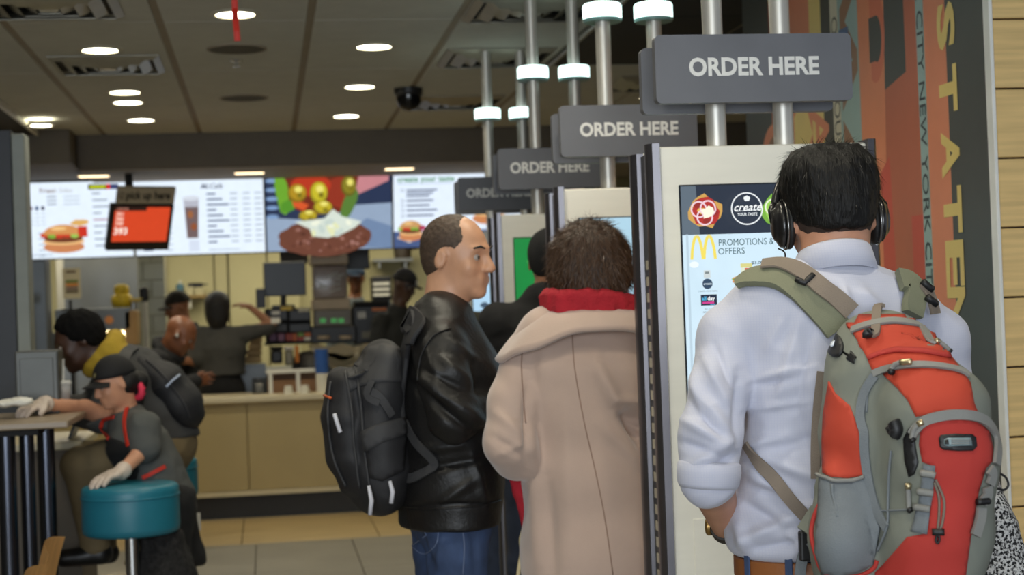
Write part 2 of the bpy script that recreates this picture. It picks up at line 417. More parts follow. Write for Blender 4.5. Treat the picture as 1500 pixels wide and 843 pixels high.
def vent(X, Y, s, lb):
    t = thing('ceiling_vent', lb, 'air vent', (X, Y, 2.8), 'square ceiling air vents')
    def ring(r0_, r1_, z0, z1):
        q = bmesh.new(); A_ = []
        for r_, z_ in ((r0_, z0), (r1_, z1), (r1_-.0, z1-.004), (r0_, z0-.004)):
            A_.append([q.verts.new((X+sx*r_, Y+sy*r_, 2.8+z_)) for sx, sy in ((-1, -1), (1, -1), (1, 1), (-1, 1))])
        for a, b in zip(A_, A_[1:]+A_[:1]):
            for i in range(4): q.faces.new((a[i], a[(i+1) % 4], b[(i+1) % 4], b[i]))
        return q
    link_bm('backing', BX((X-s*.97, Y-s*.97, 2.798), (X+s*.97, Y+s*.97, 2.7995)), m_blackm, t)
    link_bm('frame', ring(s*.9, s*1.02, -.022, -.003), m_vent, t)
    for f in (.72, .5, .28): link_bm('vane', ring(s*(f-.10), s*(f+.08), -.034, -.006), m_vent, t)
    link_bm('centre_plate', BX((X-s*.14, Y-s*.14, 2.768), (X+s*.14, Y+s*.14, 2.772)), m_vent, t)
vent(-.765, 8.66, .27, 'square air vent in the ceiling at left, behind a round downlight')
vent(-.85, 7.0, .28, 'square air vent at the top left edge of the ceiling in view')
vent(1.25, 8.60, .28, 'square air vent left of the rearmost kiosk poles')
vent(1.22, 7.20, .28, 'square air vent nearest to the kiosk poles at the top')
vent(1.25, 10.45, .28, 'square air vent deepest in, right of the black camera dome')
vent(2.40, 9.70, .28, 'square air vent seen between the kiosk poles and the mural')
t = thing('camera_dome', 'black security camera dome hanging from the ceiling', 'camera', (.89, 9.82, 2.8))
link_bm('mount', LATHE([(.0001, .0), (.085, .0), (.085, -.035), (.075, -.045), (.0001, -.045)], (.89, 9.82, 2.8)), m_black, t, smooth='auto')
link_bm('dome', LATHE([(.076, -.045), (.074, -.075), (.062, -.105), (.04, -.128), (.0001, -.138)], (.89, 9.82, 2.8)), mat('smoked_dome', (16, 16, 17), .15), t, smooth=True)
# red ribbon strips hung from the ceiling, close to the camera row of lamps
m_rib = mat('red_ribbon', (226, 48, 30), .5)
t = thing('red_ribbon', 'narrow red paper streamer hanging from the ceiling', 'decoration', (-.09, 6.6, 2.8))
pts = [at(343, -40, 6.6)+Vector((0, 0, .15)), at(343, -10, 6.6), at(344, 12, 6.6), at(345, 28, 6.58), at(346.5, 45, 6.6), at(348, 60, 6.61)]
pts[0].z = 2.80
link_bm('streamer', TUBE(pts, .012, 6, flat=.12, up=(0, 1, 0)), m_rib, t)
link_bm('pin', CYL((pts[0].x, pts[0].y, 2.782), (pts[0].x, pts[0].y, 2.80), .012), m_white, t)
# ------------------------------------------------------------------ order kiosks
m_face = mat('kiosk_face', (236, 233, 220), .5, .0, var=.03, scale=4, stretch=(1, 1, 6))
m_fin = mat('kiosk_fin', (96, 94, 98), .28, .7, var=.1)
m_rail = mat('kiosk_side', (84, 82, 78), .3, .6)
m_pole = mat('kiosk_pole', (206, 203, 194), .4, .55, var=.05)
m_sign = mat('sign_grey', (104, 106, 112), .55, .0, var=.06)
m_let = mat('sign_letters', (226, 226, 222), .5)
m_collar = glow('collar_glow', (222, 250, 245), 2.6)
m_collar_rim = mat('collar_rim', (120, 160, 156), .3)
m_bezel = mat('screen_bezel', (30, 36, 44), .25)
m_scr = printmat('screen_pixels', 1.0, .25)
m_slot = mat('vent_slot', (190, 182, 164), .5)
def sign_letters(M, parent):
    p = Print(); p.text('ORDER HERE', 0, 0, .062, (226, 226, 222), .034, fit=.338)
    return p.build('lettering', printmat('letter_paint', 0, .5), parent, M, local=False)
def kiosk(Y, dx, label, art, sign_w=.51):
    cxk = 1.258+dx; x0, x1 = .985+dx, 1.53+dx
    t = thing('order_kiosk', label, 'kiosk', (cxk, Y+.11, 0), 'self-service order kiosks in a row')
    zt = 1.855
    link_bm('cabinet', BX((x0, Y, .0), (x1, Y+.22, zt), .006, 2), m_face, t)
    for sx, xf in ((-1, x0), (1, x1)):
        for yy_, zz in ((Y-.012, .008), (Y+.165, -.002)):
            pr = [(0, 0), (.018, .004), (.027, .016), (.030, .035), (.027, .054), (.018, .066), (0, .070)]
            q = bmesh.new(); n = len(pr)
            for s_ in range(1): PRISM([(xf+sx*a, yy_+b, 0) for a, b in pr], (0, 0, zt+zz), q)
            link_bm('side_fin', q, m_fin, t, smooth='auto')
        link_bm('side_plate', BX((xf-.001 if sx > 0 else xf-.008, Y+.06, .02), (xf+.008 if sx > 0 else xf+.001, Y+.165, zt-.01)), m_rail, t)
        q = None
        for k in range(26): q = BX((min(xf, xf+sx*.0105), Y+.085, .5+.042*k), (max(xf, xf+sx*.0105), Y+.14, .524+.042*k), 0, 1, q)
        o = link_bm('vent_slots', q, m_slot, t); o['kind'] = 'stuff'
    # screen, portrait
    sx0, sx1, sz1 = cxk-.221, cxk+.199, 1.754; sz0 = sz1-.735
    s_ = link_bm('screen', BX((sx0-.004, Y-.004, sz0-.004), (sx1+.004, Y+.003, sz1+.004), .002), m_bezel, t)
    art(sx1-sx0, sz1-sz0).build('screen_picture', m_scr, s_, FACE((sx0, Y-.0045, sz0)), local=False)
    # service door outline and card reader on the lower face
    link_bm('service_door', BX((cxk-.22, Y-.0025, .25), (cxk+.22, Y+.001, .92), .002), m_face, t)
    cr = link_bm('card_reader', BX((cxk+.06, Y-.05, .965), (cxk+.16, Y+.001, 1.0), .006, 2), m_black, t)
    # two poles to the ceiling, each with a glowing collar
    for px_ in (1.156+dx, 1.335+dx):
        p = link_bm('pole', CYL((px_, Y+.07, zt-.02), (px_, Y+.07, 2.80), .026, n=24), m_pole, t, smooth='auto')
        zc = 2.46
        link_bm('light_collar', LATHE([(.026, -.028), (.062, -.028), (.066, -.022), (.066, .022), (.062, .028), (.026, .028)], (px_, Y+.07, zc)), m_collar, p, smooth='auto')
        link_bm('collar_rim', LATHE([(.028, -.034), (.064, -.034), (.067, -.028), (.067, -.0235), (.0655, -.0235), (.0655, -.0285), (.028, -.0285)], (px_, Y+.07, zc)), m_collar_rim, p, smooth='auto')
    xs = .978+dx
    for k, (ya, ox, oz) in enumerate(((Y-.03, 0, 0), (Y+.11, -.003, -.010))):
        q = rrect(sign_w, .171, .014, 4, (xs+sign_w/2+ox, 2.0455+oz))
        o = link_bm('sign_panel', PRISM([(a, ya, b) for a, b in q], (0, .03, 0)), m_sign, t)
        if k == 0: sign_letters(FACE((xs+.5*sign_w-.001, ya-.001, 2.047)), o)
    return t
def burger(p, x, y, w, h, bun=(205, 150, 84), n=6):
    p.ell(x, y-h*.30, w*.46, h*.20, (196, 128, 84), 18); p.ell(x, y-h*.12, w*.47, h*.12, (226, 178, 120), 18)
    p.ell(x, y-h*.02, w*.44, h*.13, (110, 60, 38), 18)
    for k in range(n): p.ell(x-w*.42+w*.84*k/(n-1), y+h*.09+random.uniform(-.02, .02)*h, w*.10, h*.09, random.choice([(120, 170, 60), (150, 190, 84), (196, 60, 40)]), 10)
    p.poly([(x+w*.45*math.cos(a), y+h*.12+h*.33*math.sin(a)) for a in np.linspace(0, PI, 16)], bun)
    p.ell(x-w*.1, y+h*.32, w*.18, h*.06, (232, 190, 128), 14)
def arch_logo(p, x, y, w, h, rgb, t):
    for s_ in (-1, 1):
        c_ = x+s_*w*.25
        pts = [(c_-w*.23+w*.46*i/14, y-h/2+h*math.sin(PI*i/14)**.62) for i in range(15)]
        p.line(pts, t, rgb)
def art_main(w, h):
    p = Print(.00012); S_ = 595.0
    X = lambda x: (x-995)/S_
    Yy = lambda y: h-(y-270)/S_
    p.rect(0, 0, w, h, (206, 230, 244))
    p.rect(0, Yy(343), w, h, (34, 44, 60))
    p.poly([(0, Yy(343)), (X(1022), Yy(343)), (X(1018), h), (0, h)], (92, 106, 118))
    for xx, yy, gr in ((1031, 309, 0), (1144, 309, 1), (1200, 309, 0)):
        x, y = X(xx), Yy(yy)
        p.ell(x, y, .043, .041, (120, 176, 60) if gr else (206, 160, 80), 16, wob=.14)
        p.ell(x, y, .036, .035, (150, 204, 80) if gr else (178, 44, 36), 14, wob=.12)
        for k in range(7): p.ell(x+random.uniform(-.026, .026), y+random.uniform(-.026, .026), .010, .008, random.choice([(214, 84, 60), (150, 40, 34), (226, 190, 90)]) if not gr else random.choice([(190, 220, 120), (96, 150, 50), (226, 236, 190)]), 8, wob=.2)
        for k in range(3):
            ca = 2*PI*k/3+.6; p.ring(x+.014*math.cos(ca)-.004, y+.014*math.sin(ca), .0195, .0042, (238, 206, 216) if not gr else (232, 240, 210), 20)
        p.ell(x+.004, y-.002, .015, .013, (250, 246, 220), 9, wob=.35)
    x, y = X(1091), Yy(307)
    p.ring(x, y, .0395, .0032, (236, 240, 242), 40)
    p.text('create', x, y+.003, .0285, (244, 246, 246), .012, .35)
    p.text('YOUR TASTE', x, y-.0145, .0098, (230, 236, 238), .02, fit=.052)
    p.line([(x-.03, y-.006), (x+.028, y-.004)], .0012, (230, 236, 238))
    for s_ in (-1, 0, 1): p.ell(x+s_*.004, y+.026+(.002 if s_ == 0 else 0), .0045, .0045, (236, 240, 240))
    p.rect(x-.006, y+.019, x+.006, y+.024, (236, 240, 240))
    arch_logo(p, X(1021), Yy(363), .062, .058, (240, 220, 96), .0075)
    p.text('PROMOTIONS &', X(1044), Yy(357), .0235, (60, 92, 100), .0, align='LEFT', fit=.142)
    p.text('OFFERS', X(1043), Yy(370), .0235, (60, 92, 100), .0, align='LEFT', fit=.068)
    p.rect(0, 0, .006, Yy(343), (186, 208, 222))
    p.ell(X(1006), Yy(388), .012, .008, (236, 246, 252)); p.rect(X(1020), Yy(408), X(1030), Yy(397), (204, 212, 212)); p.rect(X(1022), Yy(402), X(1028), Yy(399), (120, 130, 130))
    p.ell(X(1025), Yy(417), .0130, .0130, (44, 68, 92), 24); p.text('create', X(1025), Yy(417), .0082, (220, 236, 246), .01, .3)
    p.text('CREATE YOUR TASTE', X(1025), Yy(428), .0052, (90, 110, 124))
    p.rect(X(1014), Yy(449), X(1038.5), Yy(433), (32, 42, 62))
    p.text('all', X(1015.5), Yy(439), .0135, (84, 184, 230), .025, align='LEFT'); p.text('day', X(1024), Yy(439), .0135, (244, 246, 250), .025, align='LEFT')
    p.rect(X(1016), Yy(446.5), X(1034), Yy(443.5), (206, 60, 140)); p.rect(X(1028), Yy(448), X(1036), Yy(447), (84, 184, 230))
    p.text('ALL DAY', X(1026), Yy(454.5), .0062, (110, 126, 136)); p.text('BREAKFAST', X(1026), Yy(459), .0062, (110, 126, 136))
    p.ell(X(1025), Yy(472), .011, .012, (214, 60, 44), 10, wob=.25); p.ell(X(1021), Yy(476), .006, .006, (236, 120, 70), 9); p.ell(X(1028), Yy(467), .006, .005, (240, 110, 70), 9, wob=.2); p.ell(X(1025), Yy(473), .004, .003, (248, 220, 120), 9)
    p.text('HAPPY', X(1025), Yy(489), .0066, (110, 126, 136), .01)
    for k in range(3): p.rect(X(1014), Yy(512+34*k), X(1038), Yy(498+34*k), (188, 206, 220));
    p.text('$3.00', X(1102), Yy(388), .0105, (60, 90, 104), .02, fit=.030)
    x, y = X(1085), Yy(404)
    p.rect(x-.014, y-.012, x+.014, y+.024, (222, 228, 206)); p.rect(x-.015, y+.016, x+.015, y+.026, (212, 208, 136)); p.rect(x-.004, y-.006, x+.012, y+.014, (210, 52, 40)); p.poly([(x-.002, y+.010), (x+.008, y+.010), (x+.003, y-.004), (x, y-.004)], (246, 214, 100))
    burger(p, x-.026, y-.014, .026, .017); burger(p, x-.002, y-.015, .032, .02)
    for k in range(3):
        for j in range(2): burger(p, X(1085+60*k), Yy(470+90*j), .05, .036); p.rect(X(1070+60*k), Yy(496+90*j), X(1100+60*k), Yy(493+90*j), (150, 170, 184))
    for k in range(4): p.rect(X(1055), Yy(640+12*k), X(1225), Yy(634+12*k), (184, 206, 220))
    return p
def art_pale(w, h):
    p = Print(.00012); p.rect(0, 0, w, h, (172, 208, 226)); p.rect(w*.55, 0, w*.68, h, (196, 224, 236)); p.rect(w*.8, 0, w*.86, h, (188, 218, 232))
    for k in range(5): p.ell(w*.12, h*(.15+.14*k), .02, .02, (80, 110, 120)); p.rect(w*.05, h*(.10+.14*k), w*.20, h*(.107+.14*k), (120, 150, 160))
    return p
def art_green(w, h):
    p = Print(.00012); p.rect(0, 0, w, h, (24, 132, 62)); p.rect(0, 0, w, h*.3, (30, 146, 70))
    p.poly([(w*.12, h*.86), (w*.5, h*.88), (w*.52, h*.915), (w*.14, h*.885)], (90, 170, 84))
    return p
def art_icons(w, h):
    p = Print(.00012); p.rect(0, 0, w, h, (176, 212, 238)); p.rect(0, h*.78, w, h, (210, 230, 246))
    for k in range(6):
        y = h*(.10+.105*k)
        p.ell(w*.14, y, .022, .016, [(64, 84, 96), (84, 128, 60), (70, 110, 70), (90, 110, 130), (180, 70, 50), (70, 90, 110)][k], 14, wob=.15)
        p.rect(w*.07, y-.03, w*.22, y-.025, (120, 146, 160))
    return p
K1 = kiosk(4.0, 0, 'nearest order kiosk, whose screen reads PROMOTIONS & OFFERS', art_main)
kiosk(5.4, .012, 'second order kiosk, with a plain pale blue screen, behind the nearest one', art_pale, .47)
kiosk(6.83, .005, 'third order kiosk, with a bright green screen', art_green, .44)
kiosk(8.28, .005, 'rearmost order kiosk, its blue screen seen past the bald man in black', art_icons, .42)

# ------------------------------------------------------------------ menu boards over the counter
m_menu = printmat('menu_pixels', 1.05, .3)
TILT = math.radians(17)
def menu_board(pxl, pxr, label, art):
    a, b = at(pxl, 322, 13.1), at(pxr, 322-.0262*(pxr-pxl), 13.1)
    c = (a+b)/2; w = b.x-a.x-.012; h = .605
    t = thing('menu_board', label, 'menu board', (c.x, 13.1, 2.262), 'lit menu boards above the counter', rot=(PI/2+TILT, 0, 0))
    link_bm('bezel', BX((-w/2-.004, -h/2-.012, -.06), (w/2+.004, h/2+.012, 0), .004), m_black, t, local=True)
    art(w, h).build('menu_picture', m_menu, t, Matrix.Translation((-w/2, -h/2, .0015)), local=True)
    link_bm('hanger', BX((-.03, h/2-.1, -.28), (.03, h/2-.02, -.06)), m_blackm, t, local=True)
    return t
INK, GRY, PALE = (84, 98, 120), (150, 164, 180), (224, 236, 248)
def rows(p, x, y0, n, dy, w, cols, hd=(70, 86, 112)):
    for k in range(n):
        y = y0-dy*k; p.rect(x, y-.0045, x+w*(.55+.4*((k*37) % 10)/10), y+.0045, hd)
        for c in cols: p.rect(c, y-.004, c+.045, y+.004, GRY)
def art_food(w, h):
    p = Print(.0002); p.rect(0, 0, w, h, PALE)
    p.text('Drinks', .02, h-.065, .05, (70, 110, 196), .02); p.text('Fries', w*.28, h-.065, .055, (120, 96, 90), .01); p.text('& Sides', w*.42, h-.065, .05, (170, 170, 172), 0)
    for k, c in enumerate([(60, 130, 140), (196, 110, 60), (90, 50, 90), (20, 60, 110), (40, 40, 70)]):
        p.ell(.03+.045*k, h-.20, .013, .018, c); [p.rect(.015+.045*k, h-.245-.03*j, .045+.045*k, h-.240-.03*j, GRY) for j in range(4)]
    for k in range(3): p.rect(w*.28, h-.115-.03*k, w*.36, h-.107-.03*k, INK); p.rect(w*.42, h-.115-.03*k, w*.56, h-.109-.03*k, GRY)
    rows(p, .02, h-.40, 6, .045, .10, [.16])
    burger(p, w*.40, h*.27, .34, .24, (206, 142, 84)); p.rect(w*.53, h*.28, w*.61, h*.42, (196, 50, 36)); p.ell(w*.55, h*.47, .07, .025, (214, 168, 96), 12, wob=.2)
    p.rect(w*.64, h*.90, w*.86, h*.97, (40, 44, 30)); p.rect(w*.655, h*.917, w*.79, h*.953, (190, 200, 40)); p.rect(w*.80, h*.90, w*.83, h*.97, (210, 50, 40)); p.rect(w*.83, h*.90, w*.90, h*.97, (60, 70, 110))
    for k in range(9): p.rect(w*.67, h*.84-.052*k, w*(.74+.06*(k % 3)), h*.855-.052*k, INK if k != 4 else (150, 40, 80)); p.rect(w*.87, h*.84-.052*k, w*.95, h*.85-.052*k, GRY)
    p.rect(.03, .03, w*.3, .037, GRY)
    return p
def art_drinks(w, h):
    p = Print(.0002); p.rect(0, 0, w, h, PALE)
    p.text('McCafe', w*.60, h*.90, .055, (64, 74, 100), .01, .3)
    for k in range(10):
        y = h*.80-.043*k; p.rect(w*.56, y-.008, w*(.63+.05*(k % 3)), y+.006, (70, 86, 120))
        for c in (.74, .84, .93): p.rect(w*c, y-.005, w*(c+.055), y+.005, (146, 160, 176))
    x, y = w*.44, h*.47
    p.poly([(x-.045, y-.155), (x+.045, y-.155), (x+.060, y+.17), (x-.060, y+.17)], (176, 178, 190))
    p.poly([(x-.040, y-.150), (x+.040, y-.150), (x+.052, y+.10), (x-.052, y+.10)], (110, 92, 92)); p.ell(x, y+.17, .066, .02, (206, 212, 222))
    p.ell(x-.01, y+.04, .022, .03, (150, 96, 60)); p.ell(x+.012, y-.06, .025, .03, (140, 80, 50))
    p.rect(x-.03, y-.26, x+.05, y-.17, (206, 216, 232))
    rows(p, .06, h*.74, 10, .045, .11, [.24])
    p.rect(w*.56, .03, w*.80, .037, GRY)
    return p
def art_burger(w, h):
    p = Print(.0002); p.rect(0, 0, w, h, (38, 50, 78))
    p.poly([(0, 0), (w, 0), (w, h*.62), (w*.7, h*.60), (w*.45, h*.40), (0, h*.46)], (142, 160, 184))
    p.poly([(w*.5, h*.05), (w, 0), (w, h*.3), (w*.8, h*.42)], (108, 130, 162))
    for k in range(5): p.ell(w*.05, h*(.95-.12*k), .05, .018, (120, 150, 190), 10)
    p.poly([(w*.70, h*.72), (w*.98, h*.92), (w*.98, h), (w*.72, h)], (190, 126, 132))
    p.poly([(w*.11, h*.98), (w*.74, h*.99), (w*.70, h*.70), (w*.58, h*.50), (w*.34, h*.48), (w*.16, h*.62)], (108, 40, 24))
    p.ell(w*.13, h*.78, .05, .19, (104, 160, 44), 16, .12, .1); p.ell(w*.17, h*.60, .06, .05, (80, 140, 40), 12, .5, .1)
    p.ell(w*.60, h*.78, .12, .13, (140, 48, 30), 18); p.ell(w*.66, h*.62, .05, .14, (84, 120, 50), 14, -.4, .06)
    p.ell(w*.36, h*.88, .16, .09, (176, 52, 28), 16); p.poly([(w*.2, h*.72), (w*.34, h*.62), (w*.30, h*.54), (w*.22, h*.60)], (206, 84, 40))
    for x, y, a, b, c in ((.25, .78, .075, .075, (170, 136, 30)), (.42, .78, .07, .09, (190, 178, 40)), (.66, .86, .06, .085, (130, 120, 34)), (.45, .58, .075, .055, (186, 168, 40)), (.33, .47, .075, .045, (176, 156, 36))):
        p.ell(w*x, h*y, a, b, tuple(int(v*.75) for v in c), 18); p.ell(w*x+.004, h*y+.008, a*.85, b*.83, c, 18); p.ell(w*x+.01, h*y+.03, a*.42, b*.35, (226, 216, 110), 12); p.ell(w*x+.02, h*y-.02, a*.3, b*.28, (120, 110, 24), 10)
    p.ell(w*.46, h*.17, .37, .155, (104, 62, 48), 30, .03, .04)
    for k in range(60):
        a = random.uniform(0, 2*PI); r_ = random.uniform(.3, .95); p.ell(w*.46+.35*r_*math.cos(a), h*.17+.135*r_*math.sin(a), random.uniform(.008, .025), random.uniform(.006, .016), random.choice([(140, 96, 84), (80, 44, 34), (168, 124, 116), (120, 76, 60)]), 7)
    p.poly([(w*.22, h*.40), (w*.36, h*.42), (w*.46, h*.44), (w*.53, h*.56), (w*.60, h*.46), (w*.76, h*.38), (w*.70, h*.30), (w*.60, h*.22), (w*.48, h*.17), (w*.36, h*.20), (w*.34, h*.30)], (206, 216, 204))
    for k in range(14): p.ell(w*random.uniform(.36, .66), h*random.uniform(.22, .40), random.uniform(.02, .05), random.uniform(.012, .03), random.choice([(230, 234, 214), (190, 204, 196), (218, 222, 176)]), 8, random.uniform(0, 3), .2)
    return p
def art_taste(w, h):
    p = Print(.0002); p.rect(0, 0, w, h, (222, 234, 248)); p.rect(0, 0, w, h*.22, (70, 88, 130))
    p.text('create your taste', w*.03, h*.925, .066, (70, 138, 92), .025, align='LEFT', fit=None); p.rect(w*.03, h*.865, w*.46, h*.872, (140, 160, 180))
    for k, y in enumerate((.78, .64, .575, .51, .44)):
        p.ring(w*.07, h*y, .011, .004, (96, 110, 130), 14)
        for j in range(3 if k == 0 else 1): p.rect(w*.10, h*(y-.04*j)-.006, w*(.34-.03*((k+j) % 3)), h*(y-.04*j)+.007, (66, 80, 116))
    p.poly([(w*.02, h*.14), (w*.12, h*.07), (w*.24, h*.17), (w*.13, h*.24)], (216, 204, 190)); burger(p, w*.13, h*.24, .20, .18, (196, 150, 96)); p.ell(w*.22, h*.27, .03, .02, (170, 40, 80))
    burger(p, w*.75, h*.5, .3, .25)
    return p
menu_board(22, 194, 'lit menu board at the left, with a chicken burger and red fries box', art_food)
menu_board(196, 388, 'lit menu board listing drinks beside an iced coffee cup', art_drinks)
menu_board(389, 575, 'menu board filled by a close photograph of a burger being built', art_burger)
menu_board(576, 764, 'white menu board headed create your taste', art_taste)
# pick-up number screen
c0 = at(207, 325, 12.15)
t = thing('pickup_screen', 'orange order number screen under a grey pick up here sign', 'screen', c0, rot=Matrix.Rotation(math.radians(22), 4, 'Z').to_euler())
t.rotation_euler = (Matrix.Rotation(math.radians(24), 4, 'Z') @ Matrix.Rotation(PI/2+math.radians(25), 4, 'X')).to_euler()
link_bm('case', BX((-.236, -.226, -.05), (.236, .131, 0), .006, 2), m_black, t, local=True)
pk = Print(.0003); pk.rect(-.207, -.155, .207, .112, (214, 70, 36)); pk.rect(-.207, .084, .03, .112, (40, 24, 20)); pk.text('ORDER', -.15, .098, .026, (220, 150, 130), 0)
for k, s_ in enumerate(('381', '386', '388')): pk.text(s_, -.195, .058-.036*k, .04, (250, 214, 196), .02, align='LEFT')
pk.text('393', -.200, -.075, .070, (255, 240, 226), .03, align='LEFT')
pk.build('number_display', printmat('number_pixels', .95, .3), t, Matrix.Translation((0, 0, .001)))
sg = link_bm('sign_plate', BX((-.20, .135, -.035), (.235, .265, -.005), .004), mat('pickup_grey', (168, 158, 138), .5), t, local=True)
ps = Print(.0003); ps.text('pick up here', .03, .20, .082, (22, 20, 20), .03, fit=.33); ps.ring(-.165, .20, .022, .006, (60, 52, 46), 14, 60, 300); ps.line([(-.17, .18), (-.155, .215)], .006, (60, 52, 46))
ps.build('lettering', printmat('letter_paint'), sg, Matrix.Translation((0, 0, -.004)))
rd = link_bm('bracket', CYL((c0.x-.09, 12.30, c0.z-.15), (c0.x-.09, 12.30, 2.541), .03, n=14), m_blackm, t, smooth='auto')
rd.matrix_parent_inverse = (Matrix.Translation(c0) @ t.rotation_euler.to_matrix().to_4x4()).inverted(); rd.data.transform(Matrix.Translation(c0))
# ------------------------------------------------------------------ order counter and kitchen
def pb(x0, y0, x1, y1, Y, dp):
    """real-size box whose front stands at depth Y"""
    cxp, cyp = (x0+x1)/2, (y0+y1)/2
    xa, xb = at(x0, cyp, Y).x, at(x1, cyp, Y).x; za, zb = at(cxp, y1, Y).z, at(cxp, y0, Y).z
    return (xa, Y, za), (xb, Y+dp, zb)
m_cnt = mat('counter_laminate', (176, 158, 112), .5, var=.04, scale=3)
m_cnt_top = mat('counter_top', (206, 194, 160), .35, var=.04)
m_kick = mat('counter_kick', (34, 34, 36), .5)
t = thing('order_counter', 'long beige laminate counter with a dark kick board', 'counter', (.5, 12.4, 0))
link_bm('worktop', BX((-1.45, 12.02, .84), (3.2, 12.72, .88), .006, 2), m_cnt_top, t)
for k in range(7):
    x0 = -1.40+.63*k
    if k == 2: x0 += 0
    link_bm('front_panel', BX((-.895+.73*(k-1)+.003, 12.06, .20), (-.895+.73*k-.003, 12.10, .838), .003), m_cnt, t)
link_bm('plinth_strip', BX((-1.62, 12.052, .165), (3.48, 12.10, .198)), m_cnt_top, t)
link_bm('kick_board', BX((-1.62, 12.09, 0), (3.48, 12.14, .166)), m_kick, t)
link_bm('carcass', BX((-1.60, 12.10, .16), (3.46, 12.68, .84)), m_cnt, t)
# --- things on / behind the counter
def simple(name, label, cat, box, mt, bev=.006, group=None):
    (a, b) = box; t_ = thing(name, label, cat, ((a[0]+b[0])/2, (a[1]+b[1])/2, a[2]), group)
    link_bm('body', BX(a, b, bev, 2), mt, t_); return t_
# two upturned cups
m_cup = mat('paper_cup', (226, 222, 206), .6)
for px_, lb in ((423, 'left one of two upturned white paper cups on the counter'), (447, 'right one of two upturned white paper cups on the counter')):
    c_ = at(px_, 583, 12.15); c_.z = .88
    t = thing('paper_cup', lb, 'cup', c_, 'upturned paper cups on the counter')
    link_bm('cup_wall', LATHE([(.036, 0), (.037, .004), (.026, .062), (.0001, .064)], c_), m_cup, t, smooth='auto')
    link_bm('rolled_rim', TUBE([c_+Vector((.037*math.cos(a), .037*math.sin(a), .004)) for a in np.linspace(0, 2*PI, 17)[:-1]], .0035, 6, closed=True), m_cup, t, smooth=True)
# stack of blue cups
c_ = at(473, 583, 12.3); c_.z = .88
t = thing('cup_stack', 'blue and white cup stack on the counter beside the wooden tray box', 'cups', c_)
link_bm('white_sleeve', LATHE([(.0001, 0), (.045, 0), (.047, .14), (.0001, .14)], c_), m_cup, t, smooth='auto')
q = None
for k in range(4): q = LATHE([(.046, .14+.045*k), (.052, .185+.045*k), (.0001, .185+.045*k)], c_, bm=q)
link_bm('blue_cups', q, mat('blue_cup', (50, 96, 170), .5), t, smooth='auto')
# wooden tray box with white rim
lo, hi = pb(392, 543, 471, 583, 12.45, .25); lo = (lo[0], lo[1], .88)
t = thing('tray_box', 'brown box with a white rim standing on the counter', 'box', ((lo[0]+hi[0])/2, 12.55, .88))
m_brown = mat('brown_board', (132, 96, 64), .6)
link_bm('back_board', BX((lo[0], 12.60, .88), (hi[0], 12.62, hi[2]-.02)), m_brown, t)
link_bm('base_board', BX((lo[0], 12.45, .88), (hi[0], 12.60, .895)), m_brown, t)
link_bm('front_board', BX((lo[0], 12.45, .895), (hi[0], 12.465, hi[2]-.07)), m_brown, t)
link_bm('rim', BX((lo[0]-.01, 12.44, hi[2]-.02), (hi[0]+.01, 12.63, hi[2]+.005), .004), m_white, t)
for f in (.02, .53, .92): link_bm('upright', BX((lo[0]+f*(hi[0]-lo[0]), 12.442, .88), (lo[0]+f*(hi[0]-lo[0])+.03, 12.452, hi[2]-.02)), m_white, t)
# point of sale monitor seen from behind
t = thing('pos_monitor', 'black monitor standing high beside the beverage machine', 'monitor', at(415, 440, 13.6))
lo, hi = pb(386, 384, 448, 434, 13.6, .04); link_bm('panel', BX(lo, hi, .008, 2), mat('monitor_black', (30, 34, 38), .35), t)
link_bm('arm', CYL(at(415, 432, 13.66), at(415, 452, 13.66), .025), m_black, t); lo, hi = pb(398, 447, 432, 453, 13.58, .18); link_bm('foot', BX(lo, hi, .006), m_black, t)
simple('small_monitor', 'narrow black screen left of the black monitor', 'monitor', pb(375, 423, 389, 452, 13.5, .06), m_black)
# back bench that carries the equipment
t = thing('back_bench', 'steel work bench along the kitchen back wall', 'bench', (0, 14.2, 0))
link_bm('bench_top', BX((-.42, 13.4, .98), (2.6, 14.4, 1.02), .005), m_steel_d, t)
link_bm('bench_body', BX((-.40, 13.5, .05), (2.58, 14.38, .98)), m_steel_d, t)
# black station with drawers and labels
t = thing('condiment_station', 'black shelved station with coloured packets and labels under the monitor', 'station', at(425, 525, 13.5))
zb = 1.02
lo, hi = pb(388, 452, 456, 505, 13.5, .3); link_bm('case', BX((lo[0], lo[1]+.02, lo[2]), hi, .006), m_blackm, t)
for k, (a, b, c, d_) in enumerate(((392, 454, 421, 470), (424, 454, 455, 470), (392, 474, 421, 487), (424, 474, 455, 487))):
    l2, h2 = pb(a, b, c, d_, 13.47, .05); link_bm('drawer', BX(l2, h2, .006), m_black, t)
l2, h2 = pb(411, 449, 428, 455, 13.45, .04); link_bm('label', BX(l2, h2), mat('yellow_label', (206, 176, 60), .5), t)
l2, h2 = pb(398, 456, 410, 461, 13.45, .04); link_bm('label', BX(l2, h2), m_white, t)
l2, h2 = pb(437, 451, 453, 457, 13.45, .04); link_bm('label', BX(l2, h2), mat('pale_label', (190, 186, 164), .5), t)
for k, (px_, cc) in enumerate(((400, (86, 60, 96)), (412, (120, 80, 110)), (424, (150, 60, 50)), (434, (190, 100, 50)))):
    l2, h2 = pb(px_-5, 489, px_+5, 500, 13.44, .06); link_bm('packet', BX(l2, h2, .004), mat('packet_%d' % k, cc, .5), t)
lo, hi = pb(387, 502, 460, 505, 13.42, .3); link_bm('shelf', BX(lo, hi), m_blackm, t)
t2 = thing('packet_tray', 'tray of green, red and white packets beside the beverage machine', 'tray', at(446, 501, 13.42))
lo, hi = pb(435, 487, 457, 501, 13.40, .08); link_bm('tray', BX(lo, hi, .004), m_black, t2)
